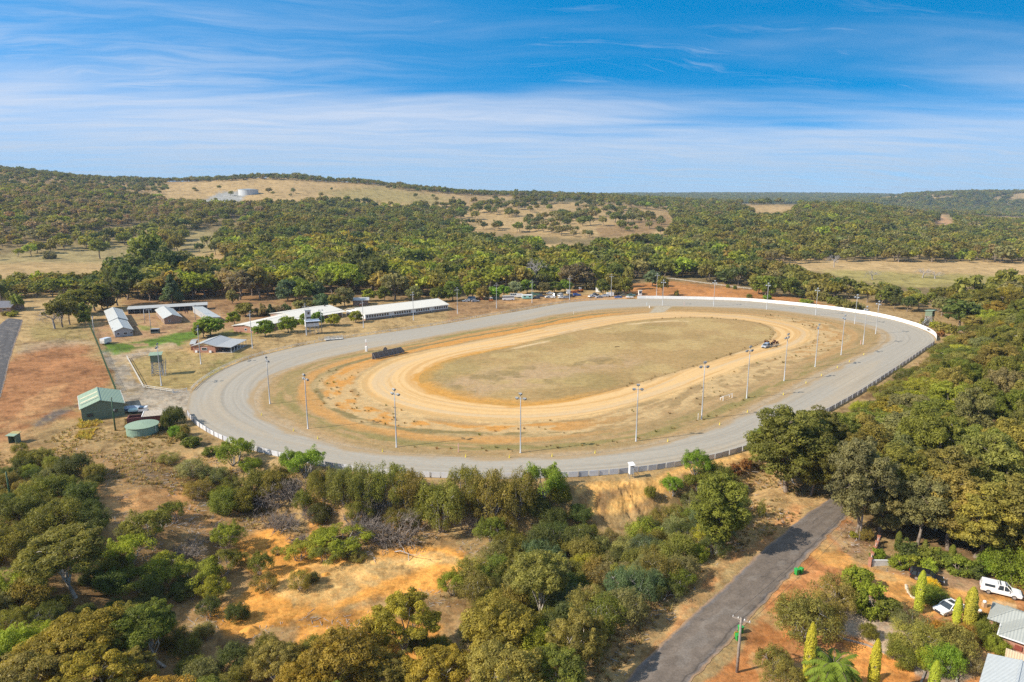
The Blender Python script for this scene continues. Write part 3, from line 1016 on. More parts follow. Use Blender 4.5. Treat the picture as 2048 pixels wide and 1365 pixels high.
def road(name, Lpx, Rpx, nL=420, nW=60, base=(0.150, 0.122, 0.098), jag=0.35, lift=0.05):
    L = np.array([G(*p)[:2] for p in Lpx]); Rr = np.array([G(*p)[:2] for p in Rpx])
    def rs(P):
        d = np.r_[0, np.cumsum(np.hypot(*np.diff(P, axis=0).T))]
        s = np.linspace(0, d[-1], nL)
        q = np.c_[np.interp(s, d, P[:, 0]), np.interp(s, d, P[:, 1])]
        g = np.exp(-0.5 * (np.arange(-12, 13) / 5.0) ** 2); g /= g.sum()
        for k in range(2):
            q[:, k] = np.convolve(np.pad(q[:, k], 12, mode='reflect', reflect_type='odd'), g, 'valid')
        return q, s
    L, s = rs(L); Rr, _ = rs(Rr)
    wdir = (Rr - L); wl = np.hypot(*wdir.T)[:, None]; wdir = wdir / wl
    L = L + wdir * ((fbm(s / 1.6, s * 0, 4, 91) - 0.5) * 2 * jag)[:, None]
    Rr = Rr + wdir * ((fbm(s / 1.6, s * 0 + 5, 4, 92) - 0.5) * 2 * jag)[:, None]
    t = np.linspace(0, 1, nW)
    P = L[:, None] * (1 - t)[None, :, None] + Rr[:, None] * t[None, :, None]
    x = P[..., 0].ravel(); y = P[..., 1].ravel()
    z = H(x, y).reshape(nL, nW)
    z = z + lift + 0.10 * (1 - (2 * t - 1) ** 2)[None]
    S = np.repeat(s, nW); T = np.tile(t, nL); D = T * float(wl.mean())
    c = np.empty((nL * nW, 3)); c[:] = base
    lane = fbm(S / 25, D / 0.5, 4, 93)
    c *= (0.85 + 0.3 * lane)[:, None]
    ed = np.minimum(T, 1 - T) * float(wl.mean())
    rim = 1 - sstep(0.1, 1.0, ed + (fbm(S / 3, D / 1.0, 3, 94) - 0.5) * 1.0)
    c = lerp(c, np.array([0.15, 0.145, 0.15]), rim * 0.7)
    pt = sstep(0.60, 0.64, fbm(S / 5.0, D / 2.2, 3, 96)) * sstep(0.5, 0.6, fbm(S / 25.0, D / 8, 2, 97))
    c = lerp(c, np.array([0.085, 0.078, 0.074]), pt * 0.75)
    pt2 = sstep(0.62, 0.66, fbm(S / 3.0 + 40, D / 1.4, 3, 196))
    c = lerp(c, np.array([0.20, 0.175, 0.15]), pt2 * 0.45)
    cr = 1 - sstep(0.0, 0.035, np.abs(fbm(S / 2.2, D / 1.6, 4, 197) - 0.5))
    c = lerp(c, np.array([0.075, 0.066, 0.06]), cr * sstep(0.45, 0.6, fbm(S / 14.0, D / 4, 2, 198)) * 0.7)
    wp = np.exp(-((D - wl.mean() * 0.30) / 0.5) ** 2) + np.exp(-((D - wl.mean() * 0.72) / 0.5) ** 2)
    c = lerp(c, c * 1.12, wp * 0.8)
    ck = 1 - sstep(0.0, 0.16, np.abs(D - wl.mean() * 0.90 + (fbm(S / 4.0, S * 0, 4, 98) - 0.5) * 1.1))
    c = lerp(c, np.array([0.045, 0.04, 0.037]), ck * 0.7)
    dust = (1 - sstep(0.0, 0.55, ed + (fbm(S / 2, D / 0.6, 4, 95) - 0.5) * 0.7))
    c = lerp(c, np.array([0.36, 0.22, 0.11]), dust * 0.75)
    i = np.arange(nL - 1)[:, None] * nW; j = np.arange(nW - 1)[None]
    F = np.stack([i + j, i + j + 1, i + nW + j + 1, i + nW + j], -1).reshape(-1, 4)
    me = mesh_np(name, np.c_[x, y, z.ravel()], F, c, smooth=True)
    if me.polygons[0].normal.z < 0: me.flip_normals()
    o = link(name, me, asphalt_mat(name + '_asphalt', base))
    tag(o, kind='structure')
    return o
road('road', [(1130,1480),(1250,1361),(1340,1270),(1432,1190),(1502,1120),(1560,1072),(1610,1030),(1655,1000),(1690,975),(1740,935),(1790,890)],
             [(1275,1480),(1385,1361),(1460,1285),(1535,1200),(1602,1130),(1648,1080),(1690,1040),(1715,1010),(1740,980),(1785,940),(1830,895)])
road('side_road', [(-60,860),(-40,790),(-30,730),(-12,680),(-5,655),(4,643),(16,637)],
                  [(-22,860),(2,795),(12,755),(20,720),(33,680),(43,652),(46,640)], nL=120, base=(0.085,0.08,0.078))
# ------------------------------------------------------------------ foliage
def foliage_mat(name, instanced):
    m, t, b = new_mat(name)
    at = t.node('ShaderNodeAttribute', attribute_name='leaf')
    if instanced:
        oc = t.node('ShaderNodeAttribute', attribute_name='tint', attribute_type='INSTANCER').outputs['Color']
    else:
        oc = t.node('ShaderNodeObjectInfo').outputs['Color']
    rnd = t.node('ShaderNodeObjectInfo').outputs['Random']
    f = t.math('MULTIPLY_ADD', at.outputs['Fac'], 2.1, 1.25)
    f = t.math('MULTIPLY', f, t.math('MULTIPLY_ADD', rnd, 0.30, 0.85))
    sc = t.node('ShaderNodeVectorMath', operation='SCALE')
    t.link(oc, sc.inputs[0]); t.link(f, sc.inputs['Scale'])
    tint = t.mix(at.outputs['Fac'], (1.0, 1.0, 0.95, 1), (1.14, 1.06, 0.80, 1))
    c = t.mix(1.0, sc.outputs[0], tint, 'MULTIPLY')
    t.link(c, b.inputs['Base Color'])
    b.inputs['Roughness'].default_value = 0.5
    b.inputs['Specular IOR Level'].default_value = 0.18
    tr = t.node('ShaderNodeBsdfTranslucent')
    c2 = t.mix(1.0, c, (1.15, 1.15, 0.6, 1), 'MULTIPLY')
    t.link(c2, tr.inputs['Color'])
    mx = t.node('ShaderNodeMixShader')
    mx.inputs[0].default_value = 0.45
    t.link(b.outputs[0], mx.inputs[1]); t.link(tr.outputs[0], mx.inputs[2])
    t.link(mx.outputs[0], t.n['Material Output'].inputs['Surface'])
    return m
FOL = foliage_mat('foliage', False)
FOLI = foliage_mat('foliage_woodland', True)

def bark_mat(name, c1, c2):
    m, t, b = new_mat(name)
    tc = t.node('ShaderNodeTexCoord')
    n = t.noise(tc.outputs['Object'], 1.1, 5, 0.65)
    t.link(t.mix(t.smooth(n, 0.38, 0.62), (*c1, 1), (*c2, 1)), b.inputs['Base Color'])
    b.inputs['Roughness'].default_value = 0.9
    b.inputs['Specular IOR Level'].default_value = 0.15
    return m
BARK = bark_mat('grey_brown_bark', (0.16, 0.12, 0.09), (0.30, 0.25, 0.20))
BARKP = bark_mat('pale_gum_bark', (0.30, 0.25, 0.20), (0.58, 0.54, 0.48))
BARKD = bark_mat('dead_grey_wood', (0.25, 0.225, 0.21), (0.44, 0.41, 0.39))
TWIG = bark_mat('dead_twigs', (0.17, 0.14, 0.115), (0.30, 0.255, 0.22))

class Cloud:
    """leaf sprays and limbs of one plant, gathered as arrays"""
    def __init__(s, seed):
        s.r = np.random.default_rng(seed)
        s.P = []; s.N = []; s.S = []; s.C = []; s.A = []
        s.mb = MB()
    def clump(s, c, rad, n, size, asp=0.5, up=0.25, shell=0.55, dirup=0.0, tone=None, droop=0.0):
        r = s.r
        d = r.normal(size=(n, 3)); d[:, 2] += dirup
        d /= np.linalg.norm(d, axis=1)[:, None]
        rr = shell + (1 - shell) * np.sqrt(r.random(n))
        p = np.asarray(c) + d * np.asarray(rad) * rr[:, None]
        nn = d * 0.85 + r.normal(size=(n, 3)) * 0.42 + np.array([0, 0, up])
        nn /= np.linalg.norm(nn, axis=1)[:, None]
        s.P.append(p); s.N.append(nn); s.S.append(size * (0.6 + 0.8 * r.random(n)))
        tone = r.random() if tone is None else tone
        s.C.append(np.clip(0.55 * tone + 0.45 * r.random(n), 0, 1)); s.A.append(np.full(n, asp))
    def leaves(s):
        P = np.vstack(s.P); N = np.vstack(s.N); S = np.concatenate(s.S); C = np.concatenate(s.C); A = np.concatenate(s.A)
        q = s.r.normal(size=P.shape)
        t = np.cross(N, q); t /= np.linalg.norm(t, axis=1)[:, None]
        b = np.cross(N, t)
        v = np.stack([P - t * S[:, None], P + b * (S * A)[:, None] - t * (S * 0.15)[:, None],
                      P + t * S[:, None], P - b * (S * A)[:, None] + t * (S * 0.1)[:, None]], 1).reshape(-1, 3)
        f = np.arange(len(v)).reshape(-1, 4)
        return v, f, C
    def crown_mesh(s, name, mat):
        v, f, C = s.leaves()
        me = mesh_np(name, v, f)
        a = me.attributes.new('leaf', 'FLOAT', 'FACE'); a.data.foreach_set('value', C.astype(np.float32))
        me.materials.append(mat)
        return me
    def wood_mesh(s, name, mat):
        me = bpy.data.meshes.new(name)
        me.from_pydata(s.mb.v, [], s.mb.f)
        for p in me.polygons: p.use_smooth = True
        me.materials.append(mat)
        return me
    def both_mesh(s, name, fmat, bmat):
        """one mesh: leaves first, then limbs (for plants too far off to show parts)"""
        v, f, C = s.leaves()
        n = len(v)
        V = list(map(tuple, v)) + list(s.mb.v)
        F = list(map(tuple, f)) + [tuple(i + n for i in q) for q in s.mb.f]
        me = bpy.data.meshes.new(name); me.from_pydata(V, [], F)
        mi = np.zeros(len(F), np.int32); mi[len(f):] = 1
        me.materials.append(fmat); me.materials.append(bmat)
        me.polygons.foreach_set('material_index', mi)
        a = me.attributes.new('leaf', 'FLOAT', 'FACE')
        cc = np.full(len(F), 0.5, np.float32); cc[:len(f)] = C
        a.data.foreach_set('value', cc)
        return me

def spread_points(r, n, cen, rad, mind, zlo=-0.35, inner=0.5):
    pts = []
    tries = 0
    while len(pts) < n and tries < n * 60:
        tries += 1
        d = r.normal(size=3); d /= np.linalg.norm(d)
        if d[2] < zlo: continue
        k = inner + (1 - inner) * r.random() ** 0.6
        p = np.asarray(cen) + d * np.asarray(rad) * k
        if all(np.linalg.norm((p - q)) > mind for q in pts): pts.append(p)
    return pts

def limb(cl, a, b, r0, r1, n=3, wob=0.12, sides=5):
    a = np.asarray(a, float); b = np.asarray(b, float)
    L = np.linalg.norm(b - a)
    pts = []
    for i in range(n + 1):
        t = i / n
        p = a * (1 - t) + b * t
        if 0 < i < n: p = p + cl.r.normal(size=3) * L * wob * 0.5
        p = p + np.array([0, 0, L * 0.10 * math.sin(math.pi * t)])
        pts.append(tuple(p))
    cl.mb.tube(pts, [r0 + (r1 - r0) * i / n for i in range(n + 1)], sides, cap=False)
    return [np.array(p) for p in pts]

def gum(seed, h=11.0, cr=5.0, fork=0.42, nl=6, nc=34, per=210, leaf=0.27, flatk=0.30, lean=0.06, rc=0.23, asp=0.5, zlo=-0.35, dirup=0.25, trunk=0.030, inner=0.5):
    """eucalypt: tapered trunk, rising limbs, a broken dome of leaf clumps"""
    cl = Cloud(seed); r = cl.r
    lx, ly = r.normal(size=2) * h * lean
    fk = np.array([lx, ly, h * fork])
    r0 = h * trunk
    mid = fk * 0.5 + np.array([*r.normal(size=2) * 0.02 * h, 0])
    cl.mb.tube([(0, 0, -0.6), (0, 0, 0.0), tuple(mid), tuple(fk)], [r0 * 1.25, r0 * 1.1, r0 * 0.85, r0 * 0.65], 7, cap=False)
    cen = np.array([lx * 1.4, ly * 1.4, h * (1 - flatk) - cr * 0.08])
    rad = np.array([cr * 0.86, cr * 0.86 * (0.85 + 0.3 * r.random()), h * flatk * 0.9])
    pts = spread_points(r, nc, cen, rad, cr * rc * 0.85, zlo, inner)
    nodes = []
    for k in range(nl):
        a = 2 * math.pi * (k + r.random() * 0.6) / nl
        e = cen + rad * np.array([math.cos(a) * 0.55, math.sin(a) * 0.55, -0.05 + 0.4 * r.random()])
        st = fk * (0.75 + 0.25 * r.random())
        nodes += limb(cl, st, e, r0 * 0.5, r0 * 0.2, 3, 0.14)[1:]
    nodes += limb(cl, fk, cen + rad * np.array([0.05, 0, 0.55]), r0 * 0.55, r0 * 0.15, 3, 0.1)[1:]
    for p in pts:
        q = min(nodes, key=lambda n_: np.linalg.norm(n_ - p) + max(0, n_[2] - p[2]) * 0.8)
        limb(cl, q, p, r0 * 0.17, r0 * 0.05, 2, 0.15, 4)
        k = cr * rc * (0.75 + 0.6 * r.random())
        cl.clump(p, (k, k, k * 0.72), int(per * (0.7 + 0.6 * r.random())), leaf, asp, 0.25, 0.45, dirup)
        for _ in range(2):
            d = r.normal(size=3); d /= np.linalg.norm(d)
            k2 = k * 0.55
            cl.clump(p + d * k * 0.95, (k2, k2, k2 * 0.7), int(per * 0.28), leaf, asp, 0.25, 0.3, dirup)
    return cl

def bush(seed, h=4.0, w=4.0, nc=26, per=170, leaf=0.20, asp=0.42, low=0.0, stems=7, rc=0.30, dirup=0.3, airy=1.0):
    """shrub: stems from the ground, small clumps over a low dome reaching the ground"""
    cl = Cloud(seed); r = cl.r
    cen = np.array([0, 0, h * (0.42 + low * 0.3)])
    rad = np.array([w * 0.84, w * 0.84 * (0.8 + 0.35 * r.random()), h * (0.44 - low * 0.12)])
    pts = spread_points(r, nc, cen, rad, w * rc * 0.62, -0.75 if low < 0.2 else -0.25, 0.55)
    nodes = []
    for k in range(stems):
        a = 2 * math.pi * (k + r.random()) / stems
        e = cen + rad * np.array([math.cos(a) * 0.5, math.sin(a) * 0.5, 0.1 + 0.4 * r.random()])
        nodes += limb(cl, (math.cos(a) * 0.25, math.sin(a) * 0.25, -0.3), e, 0.018 * h + 0.02, 0.03, 3, 0.2, 4)[1:]
    for p in pts:
        q = min(nodes, key=lambda n_: np.linalg.norm(n_ - p))
        limb(cl, q, p, 0.035, 0.02, 2, 0.2, 3)
        k = w * rc * (0.65 + 0.7 * r.random()) * airy
        cl.clump(p, (k, k, k * 0.8), int(per * (0.7 + 0.6 * r.random())), leaf, asp, 0.3, 0.35, dirup)
        d = r.normal(size=3); d[2] = abs(d[2]); d /= np.linalg.norm(d)
        cl.clump(p + d * k * 0.9, (k * .5, k * .5, k * .5), int(per * 0.25), leaf, asp, 0.3, 0.2, dirup)
    return cl

def twigs(cl, p, d, L, rad, depth, nb, sides=3):
    r = cl.r
    d = d / np.linalg.norm(d)
    e = p + d * L + np.array([0, 0, -0.04 * L])
    m = (p + e) / 2 + r.normal(size=3) * L * 0.10
    cl.mb.tube([tuple(p), tuple(m), tuple(e)], [rad, rad * 0.75, rad * 0.5], sides, cap=False)
    if depth == 0: return
    for k in range(nb):
        t = 0.45 + 0.55 * (k + 1) / nb
        q = p * (1 - t) + e * t
        nd = d + r.normal(size=3) * 0.62
        twigs(cl, q, nd, L * (0.55 + 0.25 * r.random()), max(rad * 0.58, 0.026), depth - 1, nb, sides)

def dead_brush(seed, h=2.5, w=4.0):
    cl = Cloud(seed); r = cl.r
    for k in range(15):
        a = 2 * math.pi * r.random()
        d = np.array([math.cos(a), math.sin(a), 0.35 + 0.6 * r.random()])
        twigs(cl, np.array([r.normal() * w * 0.16, r.normal() * w * 0.16, 0.0]), d, h * 0.58 * (0.8 + 0.5 * r.random()), 0.07, 3, 4)
    return cl

def dead_tree(seed, h=9.0):
    cl = Cloud(seed); r = cl.r
    top = np.array([r.normal() * 0.4, r.normal() * 0.4, h * 0.42])
    cl.mb.tube([(0, 0, -0.5), tuple(top * 0.5), tuple(top)], [h * 0.04, h * 0.032, h * 0.026], 7, cap=False)
    for k in range(6):
        a = 2 * math.pi * (k + r.random() * 0.7) / 6
        d = np.array([math.cos(a) * 0.75, math.sin(a) * 0.75, 0.5 + 0.6 * r.random()])
        twigs(cl, top * (0.7 + 0.3 * r.random()), d, h * 0.30, h * 0.017, 3, 3, 4)
    return cl

def cypress(seed, h=6.0, w=0.55, n=4200):
    cl = Cloud(seed); r = cl.r
    z = h * (r.random(n) ** 0.85)
    prof = lambda z_: w * np.clip(np.minimum(0.80 + 0.5 * z_ / (0.35 * h), 1.0) * np.power(np.clip(1 - (z_ / h) ** 5.0, 0, 1), 0.6), 0.02, 2)
    a = 2 * math.pi * r.random(n)
    lump = 1 + 0.16 * np.sin(a * 3 + z * 2.1) * np.sin(z * 3.3 + 1)
    rr = prof(z) * (0.86 + 0.24 * r.random(n)) * lump
    cl.P.append(np.c_[rr * np.cos(a), rr * np.sin(a), z + 0.05])
    nn = np.c_[np.cos(a), np.sin(a), np.full(n, 0.35)] + r.normal(size=(n, 3)) * 0.35
    cl.N.append(nn / np.linalg.norm(nn, axis=1)[:, None])
    cl.S.append(0.10 * (0.7 + 0.6 * r.random(n))); cl.C.append(np.clip(r.random(n) * 0.6 + 0.2, 0, 1)); cl.A.append(np.full(n, 0.6))
    zz = np.linspace(0.0, h * 0.96, 12)
    cl.mb.lathe([(float(prof(np.array([k]))[0]) * 0.72, float(k)) for k in zz], 9)
    cl.mb.tube([(0, 0, -0.3), (0, 0, h * 0.7)], [0.10, 0.04], 6)
    return cl

def conifer(seed, h=9.0, w=2.6, n=60, per=70, leaf=0.28):
    """upright dense evergreen"""
    cl = Cloud(seed); r = cl.r
    cl.mb.tube([(0, 0, -0.4), (0, 0, h * 0.9)], [h * 0.025, 0.04], 6, cap=False)
    for k in range(n):
        t = (k + r.random()) / n
        z = h * (0.08 + 0.9 * t)
        rad = w * (1 - t) ** 0.75 * (0.55 + 0.5 * r.random())
        a = r.random() * 6.283
        p = np.array([rad * math.cos(a), rad * math.sin(a), z])
        kk = w * 0.30 * (1.15 - 0.6 * t)
        cl.clump(p, (kk, kk, kk * 0.9), per, leaf, 0.5, 0.25, 0.3, 0.2)
    return cl

def palm(seed, h=4.5, fl=3.3, nf=38, wide=0.62):
    cl = Cloud(seed); r = cl.r
    cl.mb.tube([(0, 0, -0.3), (0.1, 0, h * 0.5), (0.15, 0.05, h)], [0.26, 0.20, 0.17], 8, cap=False)
    P = []; N = []; S = []; C = []; A = []
    top = np.array([0.15, 0.05, h])
    for k in range(nf):
        a = 2 * math.pi * (k + r.random() * 0.5) / nf
        el = R(75) - R(95) * ((k * 7) % nf) / nf
        L = fl * (0.85 + 0.3 * r.random())
        p = top.copy(); pts = [p.copy()]
        d = np.array([math.cos(a) * math.cos(el), math.sin(a) * math.cos(el), math.sin(el)])
        tone = r.random()
        ns = 14
        for i in range(ns):
            d = d + np.array([0, 0, -0.15]); d /= np.linalg.norm(d)
            p = p + d * L / ns; pts.append(p.copy())
            side = np.cross(d, [0, 0, 1.0]); side /= max(np.linalg.norm(side), 1e-6)
            wl = wide * math.sin(math.pi * (0.12 + 0.86 * (i + 1) / (ns + 1)))
            for sg in (-1, 1):
                for q in (0.0, 0.25, 0.5, 0.75):
                    c = p - d * (L / ns) * q + side * sg * wl * 0.8 + np.array([0, 0, -0.30 * wl]) + d * wl * 0.35
                    ax = side * sg + d * 0.5 - np.array([0, 0, 0.4])
                    P.append((p - d * (L / ns) * q, c, ax)); S.append(wl); C.append(np.clip(0.5 * tone + 0.5 * r.random(), 0, 1))
        cl.mb.tube([tuple(x) for x in pts[::3]], [0.035, 0.03, 0.025, 0.02, 0.015][:len(pts[::3])], 4, cap=False)
    v = []; 
    for (p0, c, ax), w_ in zip(P, S):
        ax = ax / np.linalg.norm(ax)
        b = np.cross(ax, [0.1, 0.2, 1.0]); b /= np.linalg.norm(b)
        e = p0 + ax * w_ * 1.5
        mdl = (p0 + e) / 2
        e = e - np.array([0, 0, 0.25 * w_]) + cl.r.normal(size=3) * 0.08
        v += [p0, mdl + b * 0.045, e, mdl - b * 0.045]
    cl._v = np.array(v); cl._c = np.array(C)
    def leaves(): return cl._v, np.arange(len(cl._v)).reshape(-1, 4), cl._c
    cl.leaves = leaves
    return cl

# ---- prototypes: (crown mesh, trunk mesh, native width, native height)
PROTO = {}
def reg(kind, clouds, fmat, bmat, w, h):
    L = PROTO.setdefault(kind, [])
    for c in clouds:
        cr = c.crown_mesh(kind + '_crown', fmat) if (c.P or hasattr(c, '_v')) else None
        L.append((cr, c.wood_mesh(kind + '_trunk', bmat), w, h))
def reg1(kind, clouds, fmat, bmat, w, h):
    L = PROTO.setdefault(kind, [])
    for c in clouds:
        L.append((c.both_mesh(kind + '_tree', fmat, bmat), None, w, h))

# close range (80-200 m)
reg('gum', [gum(11 + i, 11, 5.2, 0.22, 8, 46, 330, 0.165, 0.33, rc=0.185, trunk=0.022, asp=0.4) for i in range(5)], FOL, BARKP, 10.4, 11)
reg('tallgum', [gum(31 + i, 15, 5.0, 0.26, 8, 74, 270, 0.19, 0.42, 0.03, 0.205, zlo=-0.85, trunk=0.020, inner=0.4, asp=0.42) for i in range(5)], FOL, BARK, 10.0, 15)
reg('bush', [bush(51 + i, 4, 4, 38, 280, 0.125, rc=0.27) for i in range(5)], FOL, BARK, 8, 4)
reg('teatree', [bush(61 + i, 4.5, 4, 34, 230, 0.13, 0.3, 0.15, 9, 0.24, 0.35) for i in range(5)], FOL, BARKD, 8, 4.5)
reg('airy', [bush(71 + i, 4, 3.6, 22, 330, 0.115, 0.42, 0.45, 8, 0.27, 0.5, 0.92) for i in range(4)], FOL, BARKD, 7.2, 4)
reg('round', [bush(81 + i, 2.2, 1.3, 26, 130, 0.10, 0.6, 0.0, 4, 0.36, 0.3) for i in range(2)], FOL, BARK, 2.6, 2.2)
reg('brush', [dead_brush(91 + i) for i in range(3)], FOL, TWIG, 6.0, 2.5)
reg('cypress', [cypress(101)], FOL, BARK, 1.1, 6.0)
reg('palm', [palm(111)], FOL, BARK, 6.0, 5.0)
# middle range (200-560 m)
reg('midgum', [gum(131 + i, 11, 5.0, 0.34, 5, 30, 46, 0.50, 0.36, 0.04, 0.25, zlo=-0.5, dirup=0.3) for i in range(6)], FOL, BARK, 10, 11)
reg('midround', [gum(151 + i, 7, 3.6, 0.22, 5, 30, 60, 0.36, 0.44, 0.02, 0.27, zlo=-0.7, dirup=0.3) for i in range(3)], FOL, BARK, 7.2, 7)
reg('midbush', [bush(171 + i, 3, 3, 18, 45, 0.36, 0.5, rc=0.34) for i in range(3)], FOL, BARK, 6, 3)
reg('conifer', [conifer(181 + i) for i in range(2)], FOL, BARK, 5.2, 9.0)
reg('deadtree', [dead_tree(191 + i) for i in range(2)], FOL, BARKD, 7.0, 9.0)
# far range
FAR = []
for i in range(10):
    FAR.append(gum(211 + i, 10, 5.0, 0.34, 4, 20, 13, 0.90, 0.36, 0.05, 0.28, 0.55, -0.5, 0.3).both_mesh('woodland_tree', FOLI, BARK))
for i in range(3):
    FAR.append(gum(231 + i, 10, 6.0, 0.30, 4, 26, 14, 0.95, 0.38, 0.05, 0.27, 0.55, -0.55, 0.3).both_mesh('woodland_tree', FOLI, BARK))
VFAR = [bush(251 + i, 9, 9, 26, 10, 1.7, 0.6, 0.0, 3, 0.34).both_mesh('woodland_clump', FOLI, BARK) for i in range(4)]

OLIVE = (0.094, 0.092, 0.022); GOLD = (0.150, 0.118, 0.022); DARK = (0.056, 0.066, 0.020)
LIME = (0.136, 0.148, 0.021); GREEN = (0.086, 0.097, 0.019); GREYOL = (0.112, 0.106, 0.046)
BROWN = (0.108, 0.085, 0.043); PINKB = (0.155, 0.118, 0.072); KHAKI = (0.125, 0.112, 0.032)
BRIGHT = (0.096, 0.134, 0.017); BLUEG = (0.060, 0.085, 0.045); RUST = (0.115, 0.058, 0.022)
YEL = (0.30, 0.27, 0.025); MID = (0.098, 0.094, 0.020)
WORD = {OLIVE: 'olive green', GOLD: 'golden olive', DARK: 'dark green', LIME: 'lime green', GREEN: 'green', GREYOL: 'grey olive',
        BROWN: 'brown', PINKB: 'pinkish brown', KHAKI: 'khaki green', BRIGHT: 'bright green', BLUEG: 'blue green', RUST: 'rust coloured',
        YEL: 'yellow', MID: 'mid green'}

RNG = random.Random(7)
PLANTS = []      # records for labels: dict(root, px, py, word, form, cat, zone)
PARTNAME = {'bush': ('foliage', 'stem'), 'teatree': ('foliage', 'stem'), 'airy': ('foliage', 'stem'), 'round': ('foliage', 'stem'),
            'midbush': ('foliage', 'stem'), 'palm': ('frond_crown', 'trunk'), 'cypress': ('foliage', 'trunk')}
def plant(kind, name, x, y, w, h, tint, form, cat, zone=None, var=0.10, z=None, px=None):
    P = PROTO[kind]
    cr, tr, w0, h0 = P[RNG.randrange(len(P))]
    zz = hz(x, y) if z is None else z
    s = w / w0
    sz = h / h0
    root = bpy.data.objects.new(name, None)
    COL.objects.link(root)
    root.empty_display_size = 0.5
    root.location = (x, y, zz)
    root.rotation_euler = (0, 0, RNG.random() * 6.28)
    root.scale = (s, s, sz)
    pn = PARTNAME.get(kind, ('crown', 'trunk'))
    k = [1 + RNG.uniform(-var, var) for _ in range(3)]
    if cr is not None:
        o = bpy.data.objects.new(pn[0], cr); COL.objects.link(o); o.parent = root
        o.color = (tint[0] * k[0], tint[1] * k[1], tint[2] * k[2], 1)
    if kind in ('brush',):
        o = bpy.data.objects.new('twig_tangle', tr)
    else:
        o = bpy.data.objects.new(pn[1], tr)
    COL.objects.link(o); o.parent = root
    q = pix(np.array([x]), np.array([y]), np.array([zz]))
    PLANTS.append(dict(root=root, px=float(q[0][0]), py=float(q[1][0]), word=WORD.get(tint, 'green'), form=form, cat=cat, zone=zone, h=h))
    return root
def plant_px(kind, name, px, py, w, h, tint, form, cat, zone=None, **k):
    p = G(px, py)
    return plant(kind, name, p.x, p.y, w, h, tint, form, cat, zone, **k)
